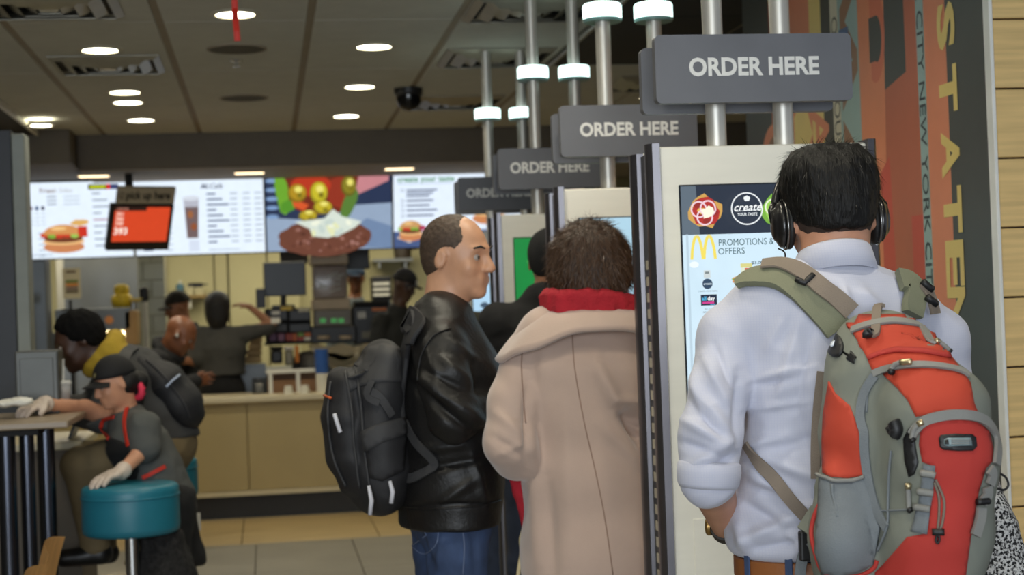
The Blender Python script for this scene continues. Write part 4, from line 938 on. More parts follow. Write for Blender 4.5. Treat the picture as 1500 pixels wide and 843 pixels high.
# ------------------------------------------------------------------ soft shapes: blended distance fields turned into meshes
def _n(v): v = np.asarray(v, float); return v/max(np.linalg.norm(v), 1e-9)
class Vol:
    def __init__(s, h): s.h = h; s.pr = []
    def _add(s, f, lo, hi, k, op): s.pr.append((f, np.minimum(lo, hi), np.maximum(lo, hi), k, op)); return s
    def cap(s, a, b, ra, rb=None, k=.02, op='+'):
        a = np.asarray(a, float); b = np.asarray(b, float); rb = ra if rb is None else rb; ab = b-a; L2 = max(ab@ab, 1e-9); R_ = max(ra, rb)
        def f(X, Y, Z):
            t = np.clip(((X-a[0])*ab[0]+(Y-a[1])*ab[1]+(Z-a[2])*ab[2])/L2, 0, 1)
            return np.sqrt((X-a[0]-t*ab[0])**2+(Y-a[1]-t*ab[1])**2+(Z-a[2]-t*ab[2])**2)-(ra+(rb-ra)*t)
        return s._add(f, np.minimum(a, b)-R_, np.maximum(a, b)+R_, k, op)
    def ecap(s, a, b, wa, wb, right, k=.02, op='+'):
        """tapered capsule with an oval section; wa, wb = (half width along right, half depth)"""
        a = np.asarray(a, float); b = np.asarray(b, float); ab = b-a; L2 = max(ab@ab, 1e-9); ax = ab/np.sqrt(L2)
        r = np.asarray(right, float); r = _n(r-ax*(r@ax)); R_ = max(*wa, *wb)
        def f(X, Y, Z):
            x, y, z = X-a[0], Y-a[1], Z-a[2]
            t = np.clip((x*ab[0]+y*ab[1]+z*ab[2])/L2, 0, 1)
            x = x-t*ab[0]; y = y-t*ab[1]; z = z-t*ab[2]
            u = x*r[0]+y*r[1]+z*r[2]; v2 = x*x+y*y+z*z-u*u
            w = wa[0]+(wb[0]-wa[0])*t; d = wa[1]+(wb[1]-wa[1])*t
            kk = np.sqrt((u/w)**2+np.maximum(v2, 0)/d**2); k1 = np.sqrt((u/w**2)**2+np.maximum(v2, 0)/d**4)+1e-6
            return np.where(kk < .3, (kk-1)*np.minimum(w, d), kk*(kk-1)/k1)
        return s._add(f, np.minimum(a, b)-R_, np.maximum(a, b)+R_, k, op)
    def ell(s, c, r, ax=None, k=.02, op='+'):
        c = np.asarray(c, float); M = np.eye(3) if ax is None else np.array([_n(v) for v in ax]); R_ = max(r)
        def f(X, Y, Z):
            x, y, z = X-c[0], Y-c[1], Z-c[2]
            p = [x*m_[0]+y*m_[1]+z*m_[2] for m_ in M]
            k0 = np.sqrt(sum((p[i]/r[i])**2 for i in range(3))); k1 = np.sqrt(sum((p[i]/r[i]**2)**2 for i in range(3)))+1e-6
            return np.where(k0 < .3, (k0-1)*min(r), k0*(k0-1)/k1)
        return s._add(f, c-R_, c+R_, k, op)
    def box(s, c, hf, rd, ax=None, k=.02, op='+'):
        c = np.asarray(c, float); M = np.eye(3) if ax is None else np.array([_n(v) for v in ax]); R_ = float(np.linalg.norm(hf))
        def f(X, Y, Z):
            x, y, z = X-c[0], Y-c[1], Z-c[2]
            q = [np.abs(x*m_[0]+y*m_[1]+z*m_[2])-(hf[i]-rd) for i, m_ in enumerate(M)]
            return np.sqrt(sum(np.maximum(v, 0)**2 for v in q))+np.minimum(np.maximum(np.maximum(q[0], q[1]), q[2]), 0)-rd
        return s._add(f, c-R_, c+R_, k, op)
    def chain(s, pts, rs, k=.02, op='+'):
        for i in range(len(pts)-1): s.cap(pts[i], pts[i+1], rs[i], rs[i+1], k, op)
        return s
    def echain(s, pts, ws, right, k=.02):
        for i in range(len(pts)-1): s.ecap(pts[i], pts[i+1], ws[i], ws[i+1], right, k)
        return s
    def cut(s, p, n, k=.006):
        """keep the side the normal points away from"""
        p = np.asarray(p, float); n = _n(n)
        return s._add(lambda X, Y, Z: (X-p[0])*n[0]+(Y-p[1])*n[1]+(Z-p[2])*n[2], np.full(3, -1e9), np.full(3, 1e9), k, '^')
    def mesh(s, name, disp=None, smooth=0):
        h = s.h
        lo = np.min([p[1] for p in s.pr if p[4] == '+'], 0)-3*h; hi = np.max([p[2] for p in s.pr if p[4] == '+'], 0)+3*h
        n = np.ceil((hi-lo)/h).astype(int)+1
        G = [(lo[i]+h*np.arange(n[i])).astype(np.float32) for i in range(3)]
        D = np.full(n, .5, np.float32)
        for f, a, b, k, op in s.pr:
            mg = k+2.5*h
            i0 = np.clip(np.floor((a-mg-lo)/h), 0, n-1).astype(int); i1 = np.clip(np.ceil((b+mg-lo)/h)+1, 1, n).astype(int)
            if (i1 <= i0).any(): continue
            sl = tuple(slice(i0[i], i1[i]) for i in range(3))
            d = f(G[0][sl[0]][:, None, None], G[1][sl[1]][None, :, None], G[2][sl[2]][None, None, :]).astype(np.float32)
            o = D[sl]
            if op == '+': q = np.maximum(k-np.abs(o-d), 0)/k; D[sl] = np.minimum(o, d)-q*q*k*.25
            else:
                if op == '-': d = -d
                q = np.maximum(k-np.abs(o-d), 0)/k; D[sl] = np.maximum(o, d)+q*q*k*.25
        V, Q = surface_nets(D, lo, h)
        if smooth:
            E_ = np.vstack([Q[:, [0, 1]], Q[:, [1, 2]], Q[:, [2, 3]], Q[:, [3, 0]]])
            for _ in range(smooth):
                S_ = np.zeros_like(V); c = np.zeros(len(V))
                np.add.at(S_, E_[:, 0], V[E_[:, 1]]); np.add.at(c, E_[:, 0], 1)
                np.add.at(S_, E_[:, 1], V[E_[:, 0]]); np.add.at(c, E_[:, 1], 1)
                V = .5*V+.5*S_/np.maximum(c, 1)[:, None]
        if disp is not None:
            nv = vnormals(V, Q); V = V+nv*disp(V, nv)[:, None]
        return mesh_np(name, V, Q)
def vnormals(V, Q):
    fn = np.cross(V[Q[:, 2]]-V[Q[:, 0]], V[Q[:, 3]]-V[Q[:, 1]]); nv = np.zeros_like(V)
    for i in range(4): np.add.at(nv, Q[:, i], fn)
    return nv/np.maximum(np.linalg.norm(nv, axis=1), 1e-12)[:, None]
def surface_nets(D, lo, h):
    S = D < 0; c = np.zeros(np.array(D.shape)-1, np.int8)
    offs = [(i, j, k) for i in (0, 1) for j in (0, 1) for k in (0, 1)]
    sh = c.shape
    for (i, j, k) in offs: c += S[i:i+sh[0], j:j+sh[1], k:k+sh[2]]
    I = np.argwhere((c > 0) & (c < 8)); ids = np.full(sh, -1, np.int32); ids[tuple(I.T)] = np.arange(len(I))
    val = np.array([D[I[:, 0]+i, I[:, 1]+j, I[:, 2]+k] for (i, j, k) in offs]); O = np.array(offs, float)
    pos = np.zeros((len(I), 3)); cnt = np.zeros(len(I))
    for a in range(8):
        for b in range(a+1, 8):
            if np.abs(O[a]-O[b]).sum() != 1: continue
            m_ = (val[a] < 0) != (val[b] < 0); t = val[a][m_]/(val[a][m_]-val[b][m_])
            pos[m_] += O[a]+(O[b]-O[a])*t[:, None]; cnt[m_] += 1
    V = lo+(I+pos/cnt[:, None])*h; F_ = []
    for ax in range(3):
        o1, o2 = [(1, 2), (2, 0), (0, 1)][ax]
        A_ = [slice(None)]*3; B_ = [slice(None)]*3; A_[ax] = slice(0, -1); B_[ax] = slice(1, None)
        sa = S[tuple(A_)]; sb = S[tuple(B_)]; X = np.argwhere(sa != sb)
        X = X[(X[:, o1] > 0) & (X[:, o2] > 0) & (X[:, o1] < D.shape[o1]-1) & (X[:, o2] < D.shape[o2]-1)]
        if not len(X): continue
        fl = sa[tuple(X.T)]
        def g(d1, d2):
            Y_ = X.copy(); Y_[:, o1] -= d1; Y_[:, o2] -= d2; return ids[tuple(Y_.T)]
        q = np.stack([g(1, 1), g(0, 1), g(0, 0), g(1, 0)], 1); q[~fl] = q[~fl][:, ::-1]; F_.append(q)
    return V, np.vstack(F_)
# smooth lattice noise for folds and hair
_PERM = rng.random((64, 64, 64)).astype(np.float32)
def vnoise(P_):
    P_ = np.asarray(P_); i = np.floor(P_).astype(int); f = P_-i; f = f*f*(3-2*f); r = 0
    for a in (0, 1):
        for b in (0, 1):
            for c in (0, 1):
                w = (f[:, 0] if a else 1-f[:, 0])*(f[:, 1] if b else 1-f[:, 1])*(f[:, 2] if c else 1-f[:, 2])
                r = r+w*_PERM[(i[:, 0]+a) % 64, (i[:, 1]+b) % 64, (i[:, 2]+c) % 64]
    return r*2-1
def cloth_disp(amp=.006, fx=9, fz=14, seed=0, slant=.3, folds=(), ridge=.5):
    """rumpled cloth: stretched noise with ridges, plus single folds (a, b, width, depth)"""
    def d(V, nv):
        Q = np.stack([(V[:, 0]+slant*V[:, 2])*fx+seed*7.3, V[:, 1]*fx+seed*3.1, (V[:, 2]-slant*V[:, 0])*fz+seed*5.7], 1)
        w = vnoise(Q*.5)
        n = vnoise(Q+w[:, None]*1.2)
        r = amp*((1-ridge)*n+ridge*(.5-np.abs(vnoise(Q*1.3+11))*2)) + amp*.35*vnoise(Q*2.7+5)
        if folds:
            E_ = np.array((0, 0, H)); D_ = V-E_; zc = D_@np.array(fw); XY = np.stack([D_@np.array(CR), D_@np.array(CU)], 1)/zc[:, None]
            face = np.clip(-(nv*D_).sum(1)/np.linalg.norm(D_, axis=1)*4, 0, 1)
        for a, b, wd, dp in folds:      # single folds, met along the line of sight from in front
            a = np.asarray(a)-E_; b = np.asarray(b)-E_; za = a@np.array(fw); wd = wd/za
            a, b = [np.array([v@np.array(CR), v@np.array(CU)])/(v@np.array(fw)) for v in (a, b)]
            ab = b-a; t = np.clip(((XY-a)@ab)/(ab@ab), 0, 1)
            dist = np.linalg.norm(XY-a-t[:, None]*ab, axis=1); r = r+face*dp*np.exp(-(dist/wd)**2)*np.sin(PI*np.clip(t, .03, .97))**.5
        return r
    return d
# ------------------------------------------------------------------ things laid on a surface, placed by looking at it from where the camera stands
EYE = Vector((0, 0, H))
def ray(px, py): return (fw + CR*((px-750)/F) + CU*((421.5-py)/F)).normalized()
class Skin:
    def __init__(s, *objs):
        V, T, n = [], [], 0
        for o in objs:
            off = origin(o); me = o.data
            V += [v.co+off for v in me.vertices]; T += [[n+i for i in p.vertices] for p in me.polygons]; n += len(me.vertices)
        s.b = BVHTree.FromPolygons(V, T)
    def hit(s, px, py, Y=None):
        d = ray(px, py); h = s.b.ray_cast(EYE, d)
        if h[0] is not None and (Y is None or abs(h[0].y-Y) < .6): return h[0], (h[1] if h[1].dot(d) < 0 else -h[1])
        t = at(px, py, Y or s.Y); h = s.b.find_nearest(t)
        return h[0], h[1]
    def patch(s, name, outline, mt, parent, off=.003, th=.004, step=6, Y=None, label=None, smooth=True, puff=0):
        from mathutils.geometry import delaunay_2d_cdt
        pts = []
        n = len(outline)
        for i in range(n):
            a, b = Vector(outline[i]), Vector(outline[(i+1) % n]); k = max(1, int((b-a).length/step))
            pts += [a.lerp(b, j/k) for j in range(k)]
        nb = len(pts); ed = [(i, (i+1) % nb) for i in range(nb)]
        xs = [p[0] for p in outline]; ys = [p[1] for p in outline]
        def inside(x, y):
            c = False
            for i in range(nb):
                x0, y0 = pts[i]; x1, y1 = pts[i-1]
                if (y0 > y) != (y1 > y) and x < (x1-x0)*(y-y0)/(y1-y0)+x0: c = not c
            return c
        y = min(ys)+step/2; k = 0
        while y < max(ys):
            x = min(xs)+step/2+(step/2 if k % 2 else 0)
            while x < max(xs):
                if inside(x, y) and min((Vector((x, y))-p).length for p in pts[:nb]) > step*.55: pts.append(Vector((x, y)))
                x += step
            y += step; k += 1
        r = delaunay_2d_cdt(pts, ed, [list(range(nb))], 1, 1e-4)
        bd = pts[:nb]; lo_, hi_ = [], []
        for p in r[0]:
            h_, nn = s.hit(p[0], p[1], Y)
            e = off
            if puff: e += puff*min(1, min((Vector(p)-z).length for z in bd)/25)**.6
            lo_.append(h_+nn*(e-th)); hi_.append(h_+nn*e)
        q = bmesh.new(); va = [q.verts.new(v) for v in hi_]; vb = [q.verts.new(v) for v in lo_]; cnt = {}
        for f in r[2]:
            q.faces.new([va[i] for i in f]); q.faces.new([vb[i] for i in reversed(f)])
            for i, j in zip(f, list(f[1:])+[f[0]]): cnt[(i, j)] = 1
        for (i, j) in cnt:
            if (j, i) not in cnt: q.faces.new((va[i], vb[i], vb[j], va[j]))
        bmesh.ops.recalc_face_normals(q, faces=q.faces)
        me = bpy.data.meshes.new(name); q.to_mesh(me); q.free()
        return link(name, me, mt, parent, smooth=smooth, label=label)
    def path(s, pts, step=5, off=.004, Y=None):
        out = []
        for a, b in zip(pts, pts[1:]):
            a, b = Vector(a), Vector(b); k = max(1, int((b-a).length/step))
            out += [a.lerp(b, j/k) for j in range(k)]
        out.append(Vector(pts[-1]))
        res = [s.hit(p[0], p[1], Y) for p in out]
        return [h_+n_*off for h_, n_ in res], [n_ for h_, n_ in res]
    def cord(s, name, pts, r, mt, parent, off=.002, step=5, flat=1.0, n=6, Y=None, smooth_pts=True, label=None):
        P_, N_ = s.path(curve2(pts) if smooth_pts else pts, step, off, Y)
        return link_bm(name, TUBE(P_, r, n), mt, parent, smooth=True, label=label)
    def strap(s, name, pts, w, mt, parent, off=.006, th=.004, step=6, Y=None, label=None):
        """flat band along a line; w half width in metres"""
        P_, N_ = s.path(curve2(pts), step, off, Y)
        for _ in range(3):
            P_ = [P_[0]]+[(P_[i-1]+P_[i]*2+P_[i+1])/4 for i in range(1, len(P_)-1)]+[P_[-1]]
            N_ = [N_[0]]+[(N_[i-1]+N_[i]*2+N_[i+1]).normalized() for i in range(1, len(N_)-1)]+[N_[-1]]
        return link_bm(name, band(P_, N_, w, th), mt, parent, smooth='auto', label=label)
def band(P_, N_, w, th):
    q = bmesh.new(); R = []
    ws = w if isinstance(w, (list, tuple)) else [w]*len(P_)
    if len(ws) != len(P_): ws = list(np.interp(np.linspace(0, 1, len(P_)), np.linspace(0, 1, len(ws)), ws))
    for i, (p, n) in enumerate(zip(P_, N_)):
        t = (P_[min(i+1, len(P_)-1)]-P_[max(i-1, 0)]).normalized(); sd = n.cross(t).normalized(); n = t.cross(sd).normalized()
        R.append([q.verts.new(p+sd*a*ws[i]+n*b*th) for a, b in ((-1, 0), (-.94, 1), (.94, 1), (1, 0), (.94, -.6), (-.94, -.6))])
    for a, b in zip(R, R[1:]):
        for k in range(6): q.faces.new((a[k], a[(k+1) % 6], b[(k+1) % 6], b[k]))
    q.faces.new(R[0][::-1]); q.faces.new(R[-1])
    return q
def curve2(pts, n=6):
    """Catmull-Rom through 2-D or 3-D points"""
    P_ = [Vector(p) for p in pts]
    if len(P_) < 3: return P_
    out = []
    for i in range(len(P_)-1):
        p0, p1, p2, p3 = P_[max(i-1, 0)], P_[i], P_[i+1], P_[min(i+2, len(P_)-1)]
        for j in range(n):
            t = j/n
            out.append(.5*((2*p1)+(p2-p0)*t+(2*p0-5*p1+4*p2-p3)*t*t+(3*p1-p0-3*p2+p3)*t**3))
    out.append(P_[-1]); return out
# ------------------------------------------------------------------ people
m_skinL = mat('skin_light', (206, 150, 118), .5, var=.06, scale=30, bump=.05, bscale=300)
m_skinT = mat('skin_tan', (160, 110, 80), .5, var=.06, scale=30, bump=.05, bscale=300)
m_skinD = mat('skin_dark', (70, 46, 34), .45, var=.06, scale=30)
m_skinB = mat('skin_brown', (134, 84, 56), .4, var=.06, scale=30)
m_eye = mat('eye_white', (172, 160, 150), .3)
m_iris = mat('eye_iris', (52, 36, 26), .2)
m_hair_b = mat('hair_black', (20, 17, 15), .5, var=.3, scale=40, bump=.5, bscale=90, stretch=(3, 3, .5))
m_hair_br = mat('hair_brown', (50, 34, 24), .5, var=.35, scale=40, bump=.5, bscale=90, stretch=(3, 3, .6))
def head_parts(V, c, f, u, s=1.0, neck=None, face=True, ear=True, nr=.056):
    c = np.asarray(c, float); f = _n(f); u = _n(np.asarray(u)-f*(np.asarray(u)@f)); r = np.cross(f, u); ax = (r, f, u)
    L = lambda x, y, z: c+s*(x*r+y*f+z*u)
    V.ell(L(0, -.012, .034), (s*.075, s*.097, s*.086), ax, .02)
    V.ell(L(0, .034, -.02), (s*.062, s*.060, s*.088), ax, .03)
    V.ell(L(0, .036, -.072), (s*.050, s*.050, s*.042), ax, .025)
    V.ell(L(0, .072, -.098), (s*.022, s*.02, s*.018), ax, .02)
    if face:
        V.cap(L(0, .090, .012), L(0, .110, -.030), s*.009, s*.013, .012)
        for q in (-1, 1):
            V.ell(L(q*.012, .102, -.034), (s*.009, s*.010, s*.008), ax, .008)
            V.cap(L(q*.008, .088, .024), L(q*.042, .076, .022), s*.010, s*.009, .014)
            V.ell(L(q*.032, .094, .0), (s*.015, s*.012, s*.011), ax, .014, '-')
            V.ell(L(q*.044, .062, -.03), (s*.018, s*.018, s*.02), ax, .02)
        V.cap(L(-.02, .086, -.058), L(.02, .086, -.058), s*.0075, k=.010); V.cap(L(-.017, .086, -.069), L(.017, .086, -.069), s*.008, k=.010)
        V.cap(L(-.022, .096, -.0635), L(.022, .096, -.0635), s*.002, k=.004, op='-')
    if ear:
        for q in (-1, 1):
            V.ell(L(q*.079, -.010, -.006), (s*.010, s*.018, s*.029), (r+q*.0*f, f-.25*u, u+.25*f), .010)
            V.ell(L(q*.090, -.004, -.004), (s*.008, s*.011, s*.019), ax, .008, '-')
    if neck is not None: V.cap(L(0, -.025, -.05), neck, s*nr, s*(nr+.004), .03)
    return L
def eyes(parent, L, s=1.0):
    for q in (-1, 1):
        c = Vector(L(q*.032, .0765, .0005)); d = Vector(L(q*.034, .2, -.004))-c
        e = link_bm('eye', LATHE([(.0001, -s*.0118)]+[(s*.0118*math.cos(a), s*.0118*math.sin(a)) for a in np.linspace(-1.4, 1.4, 9)]+[(.0001, s*.0118)], c, 14, axis=d), m_eye, parent, smooth=True)
        link_bm('iris', LATHE([(.0001, s*.0121), (s*.0045, s*.0115), (s*.006, s*.0106)], c, 12, axis=d), m_iris, e)
def hand_parts(V, wr, tip, palm_n, s=1.0, curl=.4, side=1, extra=0.0, thumb=.6):
    """palm and five fingers; palm_n points out of the palm, side +1 puts the thumb on the +x side"""
    wr = np.asarray(wr, float); d = _n(np.asarray(tip)-wr); n = _n(np.asarray(palm_n)-d*(np.asarray(palm_n)@d)); x = np.cross(d, n)*side
    e = extra
    V.ecap(wr, wr+d*.045*s, (s*.028+e, s*.022+e), (s*.038+e, s*.017+e), x, .012)
    V.ecap(wr+d*.045*s, wr+d*.082*s, (s*.039+e, s*.016+e), (s*.040+e, s*.013+e), x, .012)
    for i, (ox, ln, sp) in enumerate(((.029, .074, .10), (.010, .083, .03), (-.010, .077, -.04), (-.029, .060, -.12))):
        p = wr+s*(d*(.080-.006*abs(i-1.3))+x*ox); dr = _n(d+x*sp)
        a = curl*.5; pts = [p]
        for j, fr in enumerate((.45, .30, .25)):
            dd = _n(dr*math.cos(a)+n*math.sin(a)); pts.append(pts[-1]+dd*ln*fr*s); a += curl*(.9 if j == 0 else .7)
        V.chain(pts, [s*.0092+e, s*.0085+e, s*.0078+e, s*.0068+e], .005)
    b = wr+s*(d*.022+x*.026); t1 = b+s*.036*_n(d*.75+x*thumb+n*.35); t2 = t1+s*.03*_n(d*.9+x*thumb*.4+n*.45)
    V.chain([b, t1, t2], [s*.014+e, s*.011+e, s*.0085+e], .008)
def jstand(X, Y, ang, h=1.75, lean=0.0, z0=0.0):
    """joints of a standing figure; ang = degrees from +Y turned towards +X"""
    a = math.radians(ang); f = np.array([math.sin(a), math.cos(a), 0]); r = np.array([math.cos(a), -math.sin(a), 0]); q = h/1.75; U_ = np.array([0, 0, 1.])
    B = np.array([X, Y, z0])
    def p(x, y, z):
        ly = y + (lean*max(0, z-.95))
        return B+q*(x*r+ly*f+z*U_)
    J = dict(f=f, r=r, q=q, pelvis=p(0, 0, .97), waist=p(0, .01, 1.10), chest=p(0, .0, 1.29), nb=p(0, -.015, 1.47), head=p(0, .02, 1.635), hf=f, hu=U_)
    for s_, n_ in ((-1, 'L'), (1, 'R')):
        J['sh'+n_] = p(s_*.18, -.01, 1.415); J['el'+n_] = p(s_*.235, -.03, 1.13); J['wr'+n_] = p(s_*.245, .05, .90); J['ti'+n_] = p(s_*.24, .09, .72)
        J['hip'+n_] = p(s_*.09, 0, .93); J['kn'+n_] = p(s_*.10, .025, .50); J['an'+n_] = p(s_*.105, -.015, .09); J['toe'+n_] = p(s_*.125, .15, .035)
    J['p'] = p
    return J
def human(name, label, J, skin, top=None, bottom=None, shoe=None, hb=.009, hc=.009, sleeve=1.0, hem=None, top_fat=0, face=True, ear=True, hands=True, disp=None, curl=.5, bot_disp=None, hs=1.0, cut_neck=True, gloves=None, group=None, smoothc=1, top_name='shirt', bottom_name='trousers', armr=1.0, hemz_cut=None):
    q = J['q']
    root = thing(name, label, 'person', (float(J['pelvis'][0]), float(J['pelvis'][1]), 0), group)
    V = Vol(hb); r = J['r']; f = J['f']
    L = head_parts(V, J['head'], J['hf'], J['hu'], q*hs, J['nb'], face, ear)
    V.echain([J['pelvis'], J['waist'], J['chest'], J['nb']-np.array([0, 0, .05])], [(q*.155, q*.105), (q*.135, q*.095), (q*.155, q*.105), (q*.09, q*.07)], r, .04)
    V.cap(J['shL'], J['shR'], q*.05, k=.03)
    for n_ in 'LR':
        V.chain([J['sh'+n_], J['el'+n_], J['wr'+n_]], [q*.05, q*.038, q*.026], .02)
        if hands: hand_parts(V, J['wr'+n_], J['ti'+n_], J.get('pn'+n_, (r if n_ == 'L' else -r)), q*1.0, curl, J.get('ts'+n_, 1 if n_ == 'R' else -1))
        V.chain([J['hip'+n_], J['kn'+n_], J['an'+n_]], [q*.082, q*.054, q*.036], .03); V.cap(J['an'+n_]-np.array([0, 0, q*.045]), J['toe'+n_], q*.036, q*.030, .03)
    body = link('body', V.mesh('body', smooth=smoothc), skin, root, smooth=True)
    if face: eyes(body, L, q*hs)
    if bottom is not None:
        V = Vol(hc); V.echain([J['pelvis']+np.array([0, 0, .06*q]), J['pelvis'], J['pelvis']-np.array([0, 0, .03*q])], [(q*.158, q*.118), (q*.165, q*.122), (q*.16, q*.118)], r, .03)
        for n_ in 'LR': V.chain([J['hip'+n_], J['kn'+n_], J['an'+n_]+np.array([0, 0, .01])], [q*.100, q*.074, q*.062], .035)
        V.cut(J['pelvis']+np.array([0, 0, .10*q]), (0, 0, 1))
        for n_ in 'LR': pass
        link(bottom_name, V.mesh('trousers', bot_disp or cloth_disp(.005, 8, 16, 3), smoothc), bottom, root, smooth=True)
    if shoe is not None:
        for n_ in 'LR':
            a_ = J['an'+n_]; t_ = J['toe'+n_]; d_ = t_-a_; d_[2] = 0; zf = min(t_[2], a_[2]-.045*q)
            V = Vol(.008); V.cap(a_*1, np.array([a_[0], a_[1], zf+.02*q])-.02*_n(d_), q*.044, q*.046, .03); V.ecap(np.array([a_[0], a_[1], zf+.012])-.02*_n(d_), np.array([t_[0], t_[1], zf+.008]), (q*.044, q*.042), (q*.046, q*.036), np.cross(d_, (0, 0, 1)), .03)
            V.cut((0, 0, max(zf-.028, -.0)), (0, 0, -1))
            link('shoe', V.mesh('shoe', smooth=1), shoe, root, smooth=True)
    if top is not None:
        V = Vol(hc); F_ = top_fat
        st = [J['waist'], J['chest'], J['nb']-.045*_n(J['nb']-J['chest'])]
        ws = [(q*.150+F_, q*.115+F_), (q*.175+F_, q*.125+F_), (q*.10+F_*.5, q*.075+F_*.4)]
        hemz = hem if hem is not None else -.02
        st = [J['pelvis']+(J['pelvis']-J['waist'])*(-hemz/.13), J['pelvis']]+st if hemz < 0 else [J['pelvis']]+st
        ws = ([(q*.170+F_, q*.128+F_)]*(2 if hemz < 0 else 1))+ws
        V.echain(st, ws, r, .05)
        V.cap(J['shL'], J['shR'], q*.060+F_*.4, k=.05)
        for n_ in 'LR':
            if sleeve > 1: V.chain([J['sh'+n_], J['el'+n_], J['wr'+n_]*.97+J['el'+n_]*.03], [q*.066*armr+F_*.5, q*.056*armr+F_*.5, q*.043*armr+F_*.4], .03)
            else:
                e_ = J['sh'+n_]+(J['el'+n_]-J['sh'+n_])*sleeve; V.cap(J['sh'+n_], e_, q*.066*armr+F_*.5, q*.066*armr+F_*.5, .03)
                V.cut(e_+(J['el'+n_]-J['sh'+n_])*0, (0, 0, -1)) if False else None
        V.cap(J['nb'], J['nb']-.05*_n(J['nb']-J['chest']), q*.068, q*.075, .03)
        if hemz_cut is not None: V.cut((0, 0, hemz_cut), (0, 0, -1), .01)
        if cut_neck: V.cut(J['nb']+np.array([0, 0, .022])+.0*f, np.array([0, 0, 1])+.35*f)
        link(top_name, V.mesh('top', disp or cloth_disp(.006, 9, 13, 1), smoothc), top, root, smooth=True)
    return root, body, L
def hair_shell(name, c, f, u, s, parent, mt, grow=.010, drop=-.03, front=.045, h=.006, noise=.003, freq=70, back_drop=None, top=0, tilt=.55):
    """short hair: a cap over the skull, cut at the hairline"""
    c = np.asarray(c, float); f = _n(f); u = _n(np.asarray(u)-f*(np.asarray(u)@f)); r = np.cross(f, u); ax = (r, f, u); L = lambda x, y, z: c+s*(x*r+y*f+z*u)
    V = Vol(h); V.ell(L(0, -.012, .034+top*.5), (s*.076+grow, s*.097+grow, s*.087+grow+top), ax, .02); V.ell(L(0, -.035, -.01), (s*.062+grow, s*.062+grow*.7, s*.07), ax, .03)
    V.cut(L(0, front, .04), 1.0*f-.55*u, .02); V.cut(L(0, .0, drop), -u+tilt*f, .02)
    fn = (lambda P_, nv: noise*vnoise(np.stack([P_@r*freq, P_@f*freq, P_@u*freq*.45], 1))+noise*.6*vnoise(P_*freq*2.3)) if noise else None
    return link(name, V.mesh(name, fn, 1), mt, parent, smooth=True)
def strands(name, base, n, length, comb, parent, mt, w=.0011, lift=.35, jit=.35, seed=1, keep=None, grav=.3, segs=4):
    """loose hairs as thin ribbons rooted on a hair mesh"""
    g = np.random.default_rng(seed); me = base.data; off = np.array(origin(base))
    V = np.empty(len(me.vertices)*3, np.float32); me.vertices.foreach_get('co', V); V = V.reshape(-1, 3)+off
    N = np.empty(len(me.vertices)*3, np.float32); me.vertex_normals.foreach_get('vector', N); N = N.reshape(-1, 3)
    idx = np.arange(len(V))
    if keep is not None: idx = idx[keep(V)]
    idx = g.choice(idx, n); P_ = V[idx]+g.normal(0, .0015, (n, 3)); nn = N[idx]
    C_ = comb(P_) if callable(comb) else np.broadcast_to(np.asarray(comb, float), P_.shape)
    C_ = C_-nn*(C_*nn).sum(1)[:, None]
    d = C_+nn*lift+g.normal(0, jit, (n, 3)); d /= np.linalg.norm(d, axis=1)[:, None]
    ln = length*g.uniform(.5, 1.1, n)
    sd = np.cross(d, nn+g.normal(0, .3, (n, 3))); sd /= np.linalg.norm(sd, axis=1)[:, None]
    vs = []; cur = P_.copy()
    for j in range(segs+1):
        wd = w*(1-j/segs*.85); vs.append(np.stack([cur-sd*wd/2, cur+sd*wd/2], 1))
        d = d+np.array([0, 0, -grav/segs])-nn*(lift*.5/segs); d /= np.linalg.norm(d, axis=1)[:, None]; cur = cur+d*(ln/segs)[:, None]
    VV = np.stack(vs, 1).reshape(-1, 3); F_ = []
    b = np.arange(n)*(segs+1)*2
    for j in range(segs): F_.append(np.stack([b+2*j, b+2*j+1, b+2*j+3, b+2*j+2], 1))
    o = link(name, mesh_np(name, VV, np.vstack(F_)), mt, parent, smooth=True); o['kind'] = 'stuff'
    return o
def scale_at(px, py, Y): return F/((at(px, py, Y)-EYE).dot(fw))      # pixels per metre
m_denim = mat('blue_denim', (52, 70, 104), .8, var=.25, scale=14, bump=.25, bscale=260, stretch=(2, 2, 1))
m_denim_d = mat('dark_denim', (44, 54, 76), .8, var=.22, scale=14, bump=.25, bscale=260)
m_shoe = mat('black_shoe', (26, 25, 25), .4)
m_trous = mat('black_trousers', (24, 24, 26), .8, var=.2)
